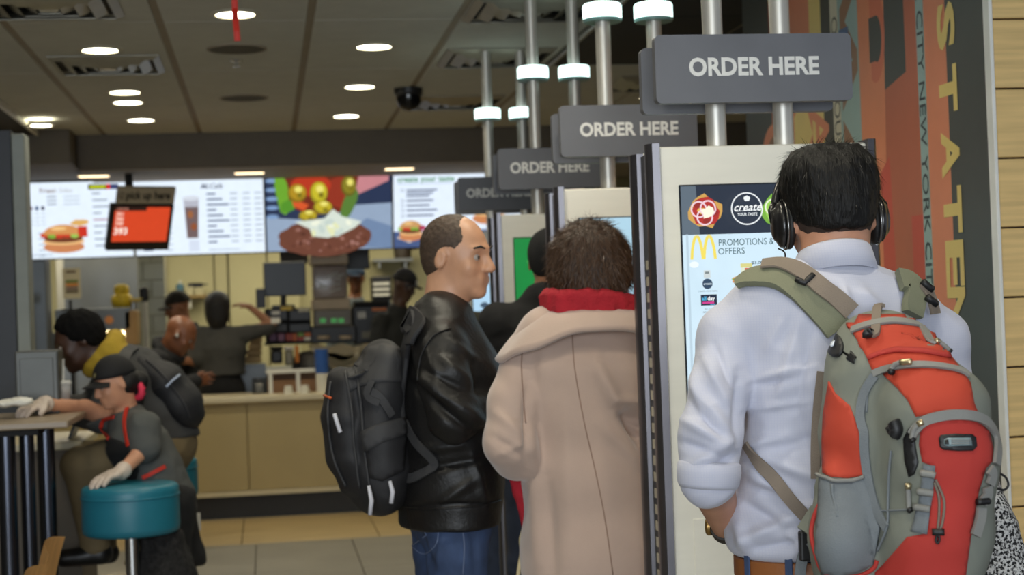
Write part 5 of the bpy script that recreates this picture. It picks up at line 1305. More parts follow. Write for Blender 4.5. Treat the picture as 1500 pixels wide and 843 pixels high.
# ================================================================== the man in the white shirt
Y1 = 2.95
def shirt_material():
    M = mat('white_shirt', (190, 192, 207), .8, var=.03, bump=.04, bscale=420, sheen=.2); nt = M.node_tree; N, L = nt.nodes, nt.links
    b = N['Principled BSDF']; src = b.inputs['Base Color'].links[0].from_socket
    tc = N.new('ShaderNodeTexCoord'); out = None
    for ax in 'XZ':                     # fine woven check
        w = N.new('ShaderNodeTexWave'); w.bands_direction = ax; w.inputs['Scale'].default_value = 68; w.inputs['Distortion'].default_value = .6
        L.new(tc.outputs['Object'], w.inputs['Vector'])
        r = N.new('ShaderNodeMapRange'); r.inputs[1].default_value = .72; r.inputs[2].default_value = 1; L.new(w.outputs['Fac'], r.inputs[0])
        if out is None: out = r.outputs[0]
        else:
            m_ = N.new('ShaderNodeMath'); m_.operation = 'MAXIMUM'; L.new(out, m_.inputs[0]); L.new(r.outputs[0], m_.inputs[1]); out = m_.outputs[0]
    mx = N.new('ShaderNodeMix'); mx.data_type = 'RGBA'; mf = N.new('ShaderNodeMath'); mf.operation = 'MULTIPLY'; mf.inputs[1].default_value = .16
    L.new(out, mf.inputs[0]); L.new(mf.outputs[0], mx.inputs[0]); L.new(src, mx.inputs[6]); mx.inputs[7].default_value = (*lin((150, 158, 196)), 1)
    L.new(mx.outputs[2], b.inputs['Base Color']); return M
m_shirt = shirt_material()
man1 = thing('person', 'man in a white checked shirt with black headphones, using the nearest kiosk, seen from behind', 'person', (at(1215, 420, Y1).x, Y1, 0))
hc1 = A(1217, 317, 2.98); f1 = np.array([.11, .97, -.2]); u1 = np.array([0, .2, .97])
pel = A(1213, 870, 2.97); pz = pel[2]; px1 = pel[0]
elL, wrL = A(1040, 705, 2.88), A(1066, 775, 3.06)
elR, wrR = A(1392, 665, 2.93), A(1330, 735, 3.22)
R1 = np.array([.98, -.05, 0])
def legs(V, px_, Y_, pz, r_, infl=0.0, foot=True):
    for q in (-1, 1):
        hp, kn, an = [np.array([px_, Y_, 0])+q*r_*w+np.array([0, dy, z]) for w, dy, z in ((.092, 0, pz-.03), (.10, .03, .51), (.105, -.01, .10))]
        V.chain([hp, kn, an], [.084+infl, .055+infl*.9, .037+infl*1.3], .03)
        if foot: V.cap(an-np.array([0, 0, .05]), an+np.array([q*.03, .17, -.062]), .036, .03, .03)
V = Vol(.0075)
Lh1 = head_parts(V, hc1, f1, u1, 1.0, A(1220, 410, 2.94), nr=.062)
V.echain([np.array([px1, 2.97, pz]), A(1213, 720, 2.97), A(1213, 540, 2.95), A(1218, 430, 2.95)], [(.155, .10), (.145, .095), (.165, .105), (.08, .06)], R1, .04)
V.cap(A(1080, 478, 2.95), A(1358, 478, 2.95), .045, k=.03)
V.chain([A(1072, 485, 2.95), elL, wrL], [.045, .042, .028], .02); V.chain([A(1362, 485, 2.95), elR, wrR], [.045, .04, .027], .02)
hand_parts(V, wrL, A(1100, 800, 3.2), (1, 0, .2), 1.0, .7, 1); hand_parts(V, wrR, A(1300, 735, 3.38), (-1, 0, 0), 1.0, .8, 1)
legs(V, px1, 2.97, pz, R1)
body1 = link('body', V.mesh('body', smooth=1), mat('skin_man', (190, 138, 110), .5, var=.07, scale=25, bump=.05, bscale=300), man1, smooth=True)
eyes(man1, Lh1)
# shirt
V = Vol(.0045)
V.echain([A(1207, 826, 2.97), A(1208, 790, 2.97), A(1212, 730, 2.97), A(1214, 670, 2.96), A(1214, 610, 2.96), A(1214, 545, 2.95), A(1216, 490, 2.95)], [(.160, .125), (.178, .14), (.172, .135), (.156, .13), (.160, .132), (.176, .138), (.150, .110)], R1, .05)
V.chain([A(1066, 492, 2.95), A(1118, 452, 2.94), A(1190, 418, 2.94)], [.056, .052, .050], .045)
V.chain([A(1372, 496, 2.95), A(1322, 456, 2.94), A(1250, 420, 2.94)], [.056, .052, .050], .045)
V.ell(A(1218, 470, 2.91), (.15, .07, .09), None, .06)
V.chain([A(1068, 496, 2.95), A(1053, 570, 2.91), A(1040, 640, 2.89), A(1038, 704, 2.88)], [.056, .0545, .0555, .052], .016)
V.chain([A(1372, 498, 2.95), A(1386, 580, 2.94), elR, wrR], [.056, .055, .052, .043], .02)
V.cap(A(1221, 404, 2.935), A(1220, 440, 2.93), .062, .095, .03)
V.cut(A(1207, 808, 2.97), (.02, 0, -1), .03)
def folds(Yf, *L_): return [(A(a, b, Yf), A(c, d, Yf), w_*1.1, h_*1.15) for a, b, c, d, w_, h_ in L_]
FL = folds(2.83, (1084, 545, 1080, 650, .009, -.014), (1012, 560, 1072, 640, .009, .008), (1008, 588, 1066, 652, .007, -.008), (1000, 615, 1074, 655, .009, .010), (996, 648, 1066, 672, .007, -.009), (1004, 690, 1080, 640, .010, .009), (1022, 700, 1082, 664, .007, -.008), (1030, 520, 1070, 600, .008, .007), (1046, 505, 1076, 575, .006, -.007), (1010, 530, 1030, 620, .008, .005))
FL += folds(2.815, (1100, 556, 1195, 536, .006, .006), (1098, 566, 1170, 556, .005, -.005), (1094, 600, 1190, 588, .006, .005), (1120, 668, 1198, 702, .012, .011), (1094, 690, 1190, 748, .013, .012), (1084, 735, 1150, 778, .010, -.012), (1085, 795, 1172, 755, .011, .013), (1100, 806, 1188, 792, .008, -.010), (1078, 760, 1098, 815, .010, .010), (1140, 660, 1200, 640, .010, -.008), (1095, 655, 1150, 640, .009, .009), (1100, 712, 1160, 730, .007, -.007))
FL += folds(2.815, (1174, 462, 1140, 590, .010, .007), (1192, 470, 1166, 600, .008, -.006), (1155, 455, 1120, 520, .010, .005), (1130, 600, 1110, 720, .014, .006), (1165, 590, 1185, 680, .012, -.006), (1236, 420, 1246, 452, .006, .007), (1226, 418, 1222, 452, .006, -.004), (1262, 422, 1290, 450, .008, .004), (1150, 780, 1185, 812, .008, .009))
sh = link('shirt', V.mesh('shirt', cloth_disp(.0034, 10, 13, 2, .6, FL, .75), 1), m_shirt, man1, smooth=True)
# collar, a folded band round the neck
q = bmesh.new(); cc = Vector(A(1221, 372, 2.935)); n = 40; R_ = []
for rr, zz in ((.058, -.01), (.060, .020), (.064, .026), (.068, .022), (.080, -.022), (.077, -.024)):
    R_.append([q.verts.new(cc+Vector((rr*math.cos(2*PI*i/n)*1.02, rr*1.06*math.sin(2*PI*i/n), zz-.018*(math.sin(2*PI*i/n)+1)*1.1+.006*math.cos(2*PI*i/n)*0))) for i in range(n)])
for a, b in zip(R_, R_[1:]):
    for i in range(n): q.faces.new((a[i], a[(i+1) % n], b[(i+1) % n], b[i]))
link_bm('collar', q, m_shirt, man1, smooth=True)
# rolled cuff
ax_ = _n(elL-A(1040, 600, 2.90)+np.array([.0, .02, 0])); c_ = A(1038, 700, 2.88)
link_bm('cuff', LATHE([(.044, .016), (.052, .018), (.056, .010), (.0585, -.010), (.057, -.026), (.050, -.031), (.044, -.026)], c_, 30, axis=ax_), m_shirt, man1, smooth=True)
# jeans and belt
V = Vol(.008); V.echain([A(1212, 812, 2.97), np.array([px1, 2.97, pz]), np.array([px1, 2.97, pz-.06])], [(.160, .122), (.166, .128), (.166, .125)], R1, .03); legs(V, px1, 2.97, pz, R1, .016, False); V.cut(A(1212, 806, 2.97), (0, 0, 1))
jeans1 = link('jeans', V.mesh('jeans', cloth_disp(.005, 9, 18, 4), 1), m_denim, man1, smooth=True)
n = 48; pr = []; q = bmesh.new(); c_ = Vector(A(1212, 823, 2.97)); R_ = []
for rr, zz in ((0, -.019), (.005, -.017), (.005, .017), (0, .019)):
    R_.append([q.verts.new(c_+Vector(((.173+rr)*math.cos(2*PI*i/n), (.134+rr)*math.sin(2*PI*i/n), zz))) for i in range(n)])
for a, b in zip(R_, R_[1:]):
    for i in range(n): q.faces.new((a[i], a[(i+1) % n], b[(i+1) % n], b[i]))
link_bm('belt', q, mat('brown_belt', (138, 84, 44), .45, bump=.1, bscale=150), man1, smooth='auto')
for a in (200, 232, 262, 300):
    a = math.radians(a); p_ = c_+Vector((.181*math.cos(a), .142*math.sin(a), 0)); nn = Vector((math.cos(a), math.sin(a), 0))
    link_bm('belt_loop', band([p_+Vector((0, 0, z)) for z in (-.03, -.01, .012, .03)], [nn]*4, .007, .002), m_denim, man1)
for q_ in (-1, 1):
    an = np.array([px1, 2.96, .05])+q_*R1*.105; V = Vol(.008); V.ecap(an+np.array([0, -.05, -.01]), an+np.array([q_*.02, .17, -.02]), (.045, .045), (.044, .03), R1, .03); V.cap(an, an+np.array([0, 0, .05]), .046, .044, .02); V.cut((0, 0, .0), (0, 0, -1))
    link('shoe', V.mesh('shoe', smooth=1), m_shoe, man1, smooth=True)
# hair
def comb1(P_): 
    d = P_-hc1; return np.stack([d[:, 0]*1.2, -.5+0*d[:, 0], -.9+0*d[:, 0]], 1)
_f = _n(f1); _u = _n(u1-_f*(u1@_f)); _r = np.cross(_f, _u)
V = Vol(.0045); V.ell(Lh1(0, -.010, .048), (.084, .104, .082), (_r, _f, _u), .02); V.ell(Lh1(-.038, -.012, .072), (.050, .088, .056), (_r, _f, _u), .03); V.ell(Lh1(.038, -.012, .072), (.050, .088, .056), (_r, _f, _u), .03)
V.ell(Lh1(0, -.012, .034), (.0800, .1020, .0900), (_r, _f, _u), .02); V.ell(Lh1(0, -.035, -.01), (.068, .075, .07), (_r, _f, _u), .03); V.cut(Lh1(0, .055, .04), 1.0*_f-.55*_u, .02); V.cut(Lh1(0, 0, -.010), -_u+.45*_f, .012)
hr = link('hair', V.mesh('hair', lambda P_, nv: .003*vnoise(np.stack([(P_-hc1)@_r*60, (P_-hc1)@_f*60, (P_-hc1)@_u*26], 1))+.0015*vnoise(P_*140), 1), mat('hair_jet', (12, 11, 10), .55, var=.3, scale=40, bump=.4, bscale=90, stretch=(3, 3, .5), spec=.3), man1, smooth=True)
strands('loose_hair', hr, 3000, .026, comb1, man1, mat('hair_strand_black', (16, 14, 13), .5, spec=.3), .0010, .22, .22, 3, keep=lambda V_: V_[:, 2] > hc1[2]-.005)
hair_shell('hair_fade', hc1, f1, u1, 1.0, man1, mat('hair_fade', (52, 38, 31), .75, var=.3, scale=60), .0026, -.046, .05, .005, .001, 90)
# headphones
hp = thing('headphones', 'black over-ear headphones worn by the man in the white shirt', 'headphones', tuple(Vector(Lh1(0, 0, .1))))
r1 = np.cross(_n(f1), _n(u1)); m_hp = mat('headphone_black', (26, 25, 26), .25, spec=.6); m_hp2 = mat('headphone_cushion', (20, 20, 20), .6)
arc = []
for t in np.linspace(-100, 100, 27):
    a = math.radians(t); arc.append(Vector(Lh1(.101*math.sin(a)*(1 if abs(t) < 88 else .985), .022, .012+.114*math.cos(a))))
link_bm('headband', TUBE(arc, .0085, 10, flat=.55, up=tuple(f1)), m_hp, hp, smooth=True)
for q_ in (-1, 1):
    for k, (o_, rr, mt_) in enumerate(((.081, (.013, .042, .049), m_hp2), (.094, (.014, .038, .045), m_hp))):
        V = Vol(.003); V.ell(Lh1(q_*o_, .012, -.008), rr, (r1, f1, u1), .01); 
        if k: V.ell(Lh1(q_*.107, .012, -.008), (.006, .024, .031), (r1, f1, u1), .006)
        e_ = link('cushion' if k == 0 else 'ear_cup', V.mesh('cup', smooth=1), mt_, hp, smooth=True)
    link_bm('yoke', TUBE([Lh1(q_*.101, .022, .035), Lh1(q_*.107, .016, .02), Lh1(q_*.109, .012, -.004)], [.0075, .009, .006], 8), m_hp, hp, smooth=True)
    link_bm('ring_trim', TUBE([Vector(Lh1(q_*.088, .012+.041*math.cos(a), -.008+.0475*math.sin(a))) for a in np.linspace(0, 2*PI, 25)[:-1]], .0025, 6, closed=True), mat('headphone_trim', (120, 118, 116), .2, .8), hp, smooth=True)
a_ = Vector(Lh1(-.1, .03, -.05)); link_bm('cable', TUBE(curve2([a_, Vector(A(1150, 372, 3.0)), Vector(A(1145, 396, 3.02)), Vector(A(1118, 440, 3.09))]), .0016, 6), m_hp, hp, smooth=True)
# watch
V_ = _n(wrL-elL); wt = thing('wristwatch', 'dark wristwatch on the left wrist of the man in the white shirt', 'watch', tuple(wrL))
c_ = wrL-V_*.012
link_bm('watch_band', LATHE([(.029, -.011), (.033, -.010), (.033, .010), (.029, .011)], c_, 24, axis=V_), mat('watch_band', (36, 32, 30), .5), wt, smooth='auto')
sdx = _n(np.cross(V_, (0, 0, 1))); link_bm('watch_case', LATHE([(.0001, .006), (.015, .006), (.018, .002), (.018, -.004), (.0001, -.004)], c_-sdx*.034, 20, axis=-sdx), mat('watch_gold', (150, 120, 70), .3, .8), wt, smooth='auto')
# ------------------------------------------------------------------ red and grey backpack
m_pk = mat('pack_grey', (124, 128, 118), .75, var=.06, scale=6, bump=.3, bscale=500, kind='weave')
m_pkb = mat('pack_bluegrey', (112, 118, 122), .8, var=.10, scale=10, bump=.25, bscale=400)
m_red = mat('pack_red', (188, 62, 38), .7, var=.06, scale=5, bump=.3, bscale=500, kind='weave')
m_red2 = mat('pack_deep_red', (178, 50, 42), .72, var=.06, scale=5, bump=.3, bscale=500, kind='weave')
m_zip = mat('pack_zip', (132, 132, 128), .55, bump=.3, bscale=600)
m_web = mat('pack_webbing', (124, 112, 100), .75, bump=.3, bscale=500)
m_blk = mat('pack_black', (24, 24, 26), .5)
m_mtl = mat('zip_metal', (200, 186, 150), .3, .9)
pk1 = thing('backpack', 'red and grey hiking backpack on the back of the man in the white shirt', 'backpack', tuple(at(1310, 843, 2.7)))
V = Vol(.006); rp = np.array([.96, -.10, 0])
st = [(1288, 491, 2.735, .066, .040), (1294, 522, 2.72, .094, .075), (1302, 560, 2.70, .108, .108), (1308, 640, 2.69, .122, .120), (1312, 740, 2.69, .124, .125), (1312, 830, 2.69, .124, .125), (1308, 905, 2.70, .110, .11)]
V.echain([A(a, b, c) for a, b, c, d_, e_ in st], [(d_, e_) for *_, d_, e_ in st], rp, .02)
st = [(1352, 545, 2.585, .055, .045), (1370, 600, 2.565, .083, .070), (1378, 680, 2.56, .088, .080), (1374, 780, 2.56, .082, .082), (1366, 860, 2.565, .078, .080)]
V.echain([A(a, b, c) for a, b, c, d_, e_ in st], [(d_, e_) for *_, d_, e_ in st], rp, .03)
V.echain([A(1222, 720, 2.66), A(1228, 790, 2.65), A(1232, 850, 2.66)], [(.03, .05), (.042, .065), (.04, .06)], rp, .03)
pkm = link('pack_body', V.mesh('pack', cloth_disp(.0035, 10, 12, 6, .2, (), .5), 1), m_pk, pk1, smooth=True)
SK = Skin(pkm); SK.Y = 2.6
k4 = lambda *P_: [(1160+x/3.512, 380+y/3.512) for x, y in P_]
k5 = lambda *P_: [(1160+x/3.47, 600+y/3.47) for x, y in P_]
SK.patch('lid_panel', k4((262, 330), (300, 292), (350, 268), (480, 258), (620, 266), (670, 272), (730, 330), (765, 372), (640, 335), (530, 312), (400, 332), (305, 362)), m_red, pk1)
SK.patch('upper_panel', k4((318, 385), (420, 352), (530, 340), (640, 352), (755, 395), (790, 440), (820, 510), (872, 575), (800, 556), (640, 545), (540, 560), (418, 582), (385, 505), (350, 440)), m_red, pk1)
SK.patch('flap_fold', k4((388, 508), (460, 480), (540, 466), (680, 470), (800, 494), (812, 516), (680, 492), (540, 488), (460, 500), (395, 526)), m_red2, pk1, off=.007)
SK.patch('middle_panel', k4((470, 592), (560, 566), (700, 562), (800, 572), (878, 588), (915, 640), (932, 740), (958, 808), (880, 795), (760, 790), (640, 812), (600, 730), (545, 665)), m_red, pk1)
SK.patch('pocket_panel', k5((655, 95), (700, 62), (780, 45), (860, 45), (950, 66), (1000, 120), (1016, 200), (1012, 265), (980, 300), (945, 420), (920, 560), (905, 650), (880, 842), (870, 990), (430, 990), (425, 830), (470, 790), (590, 650), (690, 630), (720, 290), (664, 270), (648, 180)), m_red2, pk1, puff=.004)
SK.patch('side_panel', k4((195, 630), (225, 690), (300, 755), (335, 850))+k5((345, 120), (378, 335), (280, 352), (200, 345), (160, 325), (158, 150), (165, 20)), m_red, pk1)
SK.patch('mesh_pocket', k5((152, 340), (220, 372), (300, 368), (375, 345), (410, 450), (455, 600), (440, 700), (412, 790), (330, 825), (250, 842), (160, 835), (128, 720), (140, 540)), m_pkb, pk1, off=.006, puff=.008)
SK.cord('pocket_hem', k5((152, 338), (220, 370), (300, 366), (377, 342)), .0035, m_zip, pk1, off=.010)
SK.cord('piping', k5((150, 480), (118, 560), (108, 640), (130, 740), (165, 820), (250, 850), (350, 838), (420, 805), (436, 770)), .004, m_red2, pk1, off=.003)
SK.cord('pocket_gather', k5((215, 385), (225, 470), (235, 560)), .003, m_pkb, pk1, off=.012)
SK.strap('lid_zip', k4((312, 374), (400, 343), (520, 325), (640, 342), (762, 384)), .008, m_zip, pk1, off=.004, th=.003)
SK.strap('middle_zip', k4((420, 592), (480, 572), (600, 552), (720, 555), (850, 578), (905, 608)), .006, m_zip, pk1, off=.005, th=.003)
SK.strap('pocket_zip', k5((622, 130), (650, 80), (700, 48), (820, 26), (940, 44), (1008, 110), (1030, 190), (1022, 280)), .0085, m_zip, pk1, off=.006, th=.004)
SK.strap('compression_seam', k4((430, 600), (380, 680), (358, 780), (362, 850))+k5((372, 120), (375, 240), (420, 470), (490, 605)), .008, m_pkb, pk1, off=.004, th=.003)
SK.cord('seam_line', k4((415, 618), (395, 690), (388, 790)), .002, m_pkb, pk1, off=.004)
SK.cord('seam_line', k5((510, 210), (500, 330), (495, 480), (490, 600), (440, 720)), .0022, m_pkb, pk1, off=.003)
SK.cord('seam_line', k5((425, 515), (520, 515), (610, 510)), .0018, m_pkb, pk1, off=.003)
SK.patch('pocket_opening', k5((572, 150), (600, 95), (632, 70), (625, 130), (632, 200), (645, 270), (625, 330), (600, 345), (578, 260)), m_blk, pk1, off=.004)
SK.patch('name_badge', k5((742, 150), (752, 133), (820, 128), (900, 132), (918, 148), (922, 195), (905, 216), (840, 218), (770, 212), (750, 198)), m_blk, pk1, off=.0115, th=.006, step=5)
bdg = SK.patch('badge_window', k5((768, 158), (785, 150), (890, 150), (897, 192), (790, 196), (768, 186)), mat('badge_grey', (126, 146, 150), .3), pk1, off=.0135, th=.002, step=5)
for yy_ in (163, 173, 183): SK.cord('badge_line', k5((800, yy_), (888, yy_)), .0009, m_zip, pk1, off=.0140, step=3)
SK.patch('badge_emblem', k5((770, 162), (785, 158), (790, 186), (772, 184)), m_blk, pk1, off=.0148, th=.002, step=4)
SK.patch('daisy_chain', k5((672, 282), (728, 288), (716, 430), (690, 635), (612, 622), (650, 470)), m_pkb, pk1, off=.006)
for a, b in (((664, 320), (726, 330)), ((652, 410), (718, 422)), ((636, 500), (706, 512))): SK.cord('webbing_loop', k5(a, b), .006, m_zip, pk1, off=.010, step=3)
for P_ in (((985, 300), (1000, 330), (985, 380)), ((972, 390), (975, 430), (950, 470)), ((945, 500), (940, 560), (915, 640))): SK.strap('webbing_loop', k5(*P_), .009, m_zip, pk1, off=.008, th=.004)
SK.cord('elastic_cord', k5((728, 350), (755, 410), (772, 470), (768, 560), (752, 612)), .0022, m_web, pk1, off=.008)
SK.cord('elastic_cord', k5((722, 365), (745, 440), (748, 540), (742, 612)), .0022, m_web, pk1, off=.008)
SK.cord('cord_lock', k5((716, 622), (772, 622)), .006, m_blk, pk1, off=.012, step=4)
SK.cord('cord_tail', k5((742, 632), (734, 660), (742, 676), (750, 655), (744, 634)), .002, m_blk, pk1, off=.010, step=4)
SK.cord('cord_lock', k5((920, 470), (970, 462)), .006, m_blk, pk1, off=.012, step=4)
SK.cord('pull_cord', k5((1000, 345), (980, 400), (945, 455)), .002, m_blk, pk1, off=.010)
p_ = [Vector(A(1160+x/3.47, 600+y/3.47, 2.60)) for x, y in ((1000, 375), (1002, 335), (1040, 322), (1085, 345), (1100, 385), (1080, 410), (1050, 405), (1020, 392))]
link_bm('cord_loop', TUBE(curve2(p_), .0022, 6), m_blk, pk1, smooth=True)
lg = SK.patch('side_logo', k4(*[(226+40*math.cos(a)+12*math.sin(a), 446+60*math.sin(a)-12*math.cos(a)) for a in np.linspace(0, 2*PI, 19)[:-1]]), m_blk, pk1, off=.004, step=4)
SK.patch('logo_drop', k4((222, 462), (214, 452), (222, 438), (238, 430), (232, 455)), mat('logo_white', (206, 214, 226), .4), pk1, off=.0085, th=.001, step=3)
def zip_pull(pts, off=.010):
    SK.cord('zip_slider', pts[:2], .0055, m_mtl, pk1, off=off, step=3, smooth_pts=False); SK.cord('zip_pull', pts[1:], .0045, m_zip, pk1, off=off, step=3); SK.cord('pull_tip', [pts[-1], (pts[-1][0]+2.5, pts[-1][1]+4)], .0055, m_blk, pk1, off=off, step=3, smooth_pts=False)
zip_pull(k4((755, 372), (772, 398), (795, 435), (808, 465))); zip_pull(k4((625, 545), (575, 548), (545, 560), (530, 585))); zip_pull(k5((670, 62), (645, 75), (630, 110), (624, 150))); zip_pull(k5((608, 370), (607, 395), (610, 450), (612, 510)))
SK.cord('side_buckle', k5((540, 60), (552, 100), (540, 135)), .011, m_blk, pk1, off=.010)
SK.cord('side_buckle', k5((520, 85), (535, 120)), .008, m_blk, pk1, off=.010)
# straps over the shirt
SS = Skin(sh); SS.Y = 2.9
m_strap = mat('strap_olive', (118, 120, 98), .8, var=.06, bump=.2, bscale=400)
SS.strap('shoulder_strap', [(1084, 422), (1104, 412), (1135, 412), (1168, 424), (1198, 448), (1226, 484)], [.010, .022, .026, .027, .028, .026], m_strap, pk1, off=.010, th=.008)
SS.strap('load_strap', [(1120, 402), (1148, 400), (1178, 410), (1206, 430), (1244, 456)], .017, m_web, pk1, off=.022, th=.003)
SS.cord('strap_buckle', [(1166, 420), (1180, 425), (1192, 414)], .006, m_blk, pk1, off=.024, smooth_pts=False)
SS.strap('shoulder_strap', [(1312, 416), (1328, 420), (1334, 436), (1328, 462)], .022, m_strap, pk1, off=.012, th=.010)
SS.strap('load_strap', [(1338, 424), (1350, 440), (1356, 462)], .012, m_web, pk1, off=.022, th=.004)
SS.cord('strap_buckle', [(1336, 424), (1350, 434)], .007, m_blk, pk1, off=.028); SS.cord('strap_buckle', [(1342, 444), (1354, 452)], .007, m_blk, pk1, off=.028)
SS.strap('lower_strap', [(1096, 652), (1118, 684), (1150, 722), (1188, 764)], [.010, .012, .012, .012], m_web, pk1, off=.006, th=.003)
SK.cord('haul_buckle', k4((300, 215), (340, 222), (365, 240)), .009, m_blk, pk1, off=.012)
SK.strap('haul_webbing', k4((365, 240), (420, 262), (470, 262)), .008, m_web, pk1, off=.008)
link_bm('side_webbing', band(curve2([Vector(A(1204, 545, 2.79)), Vector(A(1198, 600, 2.80)), Vector(A(1195, 650, 2.80)), Vector(A(1195, 702, 2.80))]), [Vector((-.5, -.85, 0))]*19, .009, .002), m_web, pk1, smooth='auto')
p_ = [Vector(A(*z)) for z in ((1186, 762, 2.80), (1198, 775, 2.76), (1212, 790, 2.72))]
link_bm('hip_wing', band(curve2([Vector(A(1180, 758, 2.80)), Vector(A(1200, 772, 2.76)), Vector(A(1222, 800, 2.70))]), [Vector((-.4, -.9, .2))]*13, .024, .004), m_pk, pk1, smooth='auto')
link_bm('hip_buckle', BX(A(1181, 810, 2.80)-.014, A(1181, 790, 2.79)+.014, .004, 2), m_blk, pk1)
link_bm('hip_buckle', BX(A(1196, 802, 2.77)-.010, A(1194, 790, 2.76)+.010, .003, 2), m_web, pk1)
link_bm('hip_belt', band(curve2([Vector(A(1172, 843, 2.815)), Vector(A(1174, 826, 2.81)), Vector(A(1180, 808, 2.80)), Vector(A(1195, 800, 2.77))]), [Vector((-.3, -.95, 0))]*19, .010, .003), m_pkb, pk1, smooth='auto')
# coat carried over his right arm
ct = thing('folded_coat', 'black and white flecked coat hanging beside the red backpack', 'coat', tuple(A(1450, 843, 3.15)))
V = Vol(.007); V.echain([A(1432, 700, 3.05), A(1440, 760, 3.05), A(1450, 850, 3.05), A(1454, 960, 3.05)], [(.025, .05), (.045, .09), (.062, .11), (.070, .12)], (1, 0, 0), .04); V.chain([A(1432, 702, 3.05), A(1400, 700, 3.0)], [.03, .035], .03)
M = mat('boucle', (120, 120, 122), .95, var=.9, scale=190, bump=.8, bscale=190); e = [n_ for n_ in M.node_tree.nodes if n_.type == 'VALTORGB'][0].color_ramp.elements; e[0].color = (.012, .012, .014, 1); e[1].color = (.62, .62, .62, 1); e[0].position = .44; e[1].position = .56
link('cloth', V.mesh('coat', cloth_disp(.008, 12, 8, 8), 1), M, ct, smooth=True)

# ================================================================== the woman in the pink beige coat
YW = 4.5
wm = thing('person', 'woman in a pinkish beige coat and red scarf, her back turned, between two kiosks', 'person', (at(862, 500, YW).x, YW, 0))
fW = np.array([.05, 1, -.05]); RW = np.array([.99, -.05, 0]); hcW = A(863, 392, 4.52); wx = A(870, 700, 4.52)[0]
V = Vol(.0085); LW = head_parts(V, hcW, fW, (0, 0, 1), .97, A(865, 462, 4.49))
V.echain([np.array([wx, 4.52, .92]), A(864, 600, 4.52), A(862, 500, 4.5)], [(.15, .1), (.13, .09), (.12, .08)], RW, .04); V.cap(A(790, 512, 4.5), A(936, 515, 4.5), .045, k=.03)
wE, wW_, wE2, wW2 = A(752, 652, 4.42), A(800, 640, 4.72), A(962, 640, 4.42), A(930, 600, 4.74)
V.chain([A(780, 520, 4.5), wE, wW_], [.042, .038, .027], .02); V.chain([A(946, 522, 4.5), wE2, wW2], [.042, .038, .027], .02)
hand_parts(V, wW_, A(815, 625, 4.9), (1, 0, 0), .92, .5, 1); hand_parts(V, wW2, A(915, 590, 4.92), (-1, 0, 0), .92, .5, 1); legs(V, wx, 4.52, .93, RW)
link('body', V.mesh('body', smooth=1), m_skinT, wm, smooth=True); eyes(wm, LW, .97)
m_coat = mat('beige_coat', (186, 162, 148), .9, var=.04, scale=9, bump=.12, bscale=320, sheen=.5)
V = Vol(.0075)
V.echain([np.array([wx+.035, 4.53, .46]), A(880, 800, 4.53), A(868, 700, 4.52), A(862, 600, 4.51), A(862, 540, 4.5), A(864, 500, 4.5)], [(.265, .21), (.215, .19), (.190, .165), (.188, .15), (.195, .145), (.15, .11)], RW, .05)
V.chain([A(772, 528, 4.5), A(800, 492, 4.49), A(846, 464, 4.48)], [.062, .066, .06], .05); V.chain([A(956, 532, 4.5), A(926, 494, 4.49), A(882, 464, 4.48)], [.062, .066, .06], .05)
V.chain([A(768, 528, 4.5), A(752, 590, 4.45), A(747, 650, 4.42), A(756, 668, 4.46), A(800, 648, 4.68)], [.064, .066, .068, .062, .058], .025)
V.chain([A(958, 532, 4.5), A(968, 590, 4.45), A(962, 645, 4.42), A(930, 612, 4.72)], [.064, .066, .066, .056], .02)
V.cut((0, 0, .47), (0, 0, -1))
FW = [(A(*a), A(*b), w_, d_) for a, b, w_, d_ in (((872, 530, 4.36), (935, 660, 4.36), .020, .026), ((905, 600, 4.38), (948, 660, 4.38), .018, -.055), ((915, 605, 4.38), (948, 622, 4.38), .016, -.040), ((905, 585, 4.36), (940, 590, 4.36), .012, .018), ((880, 620, 4.36), (945, 690, 4.36), .018, .014), ((772, 560, 4.36), (772, 690, 4.36), .012, -.020), ((780, 640, 4.36), (790, 843, 4.34), .022, .014), ((800, 700, 4.36), (812, 860, 4.33), .018, -.012), ((830, 560, 4.36), (836, 843, 4.33), .030, .008), ((722, 600, 4.37), (768, 640, 4.37), .014, .010), ((720, 640, 4.37), (770, 670, 4.37), .012, -.012), ((728, 668, 4.38), (768, 650, 4.38), .010, .008), ((800, 500, 4.38), (790, 600, 4.36), .020, .008))]
coat = link('coat', V.mesh('coat', cloth_disp(.0055, 5, 4, 9, .1, FW, .3), 2), m_coat, wm, smooth=True)
SW = Skin(coat); SW.Y = 4.4
q = bmesh.new(); cT = A(864, 452, 4.49); G_ = []
for j in range(9):
    f = j/8; row_ = []
    for i in range(41):
        th = math.radians(-212+244*i/40); co, si = math.cos(th), math.sin(th); ac = abs(co)
        ra = .132+(.140)*f**.9; rb = .112+.072*f; z = .012*math.sin(PI*f)-f*(.052+.082*ac**1.6)+.004*math.sin(9*th)*f
        row_.append(q.verts.new((cT[0]+ra*co, cT[1]+rb*si, cT[2]+z)))
    G_.append(row_)
for a, b in zip(G_, G_[1:]):
    for i in range(40): q.faces.new((a[i], a[i+1], b[i+1], b[i]))
bmesh.ops.recalc_face_normals(q, faces=q.faces); bmesh.ops.solidify(q, geom=list(q.faces), thickness=.012)
link_bm('coat_collar', q, m_coat, wm, smooth=True)
SW.cord('back_seam', [(838, 480), (842, 540), (856, 620), (872, 690), (886, 760), (898, 843)], .0022, mat('coat_seam', (150, 124, 110), .9), wm, off=-.0006)
SW.cord('sleeve_seam', [(768, 500), (764, 530), (766, 580), (770, 620)], .0022, mat('coat_seam', (0, 0, 0)), wm, off=-.0006)
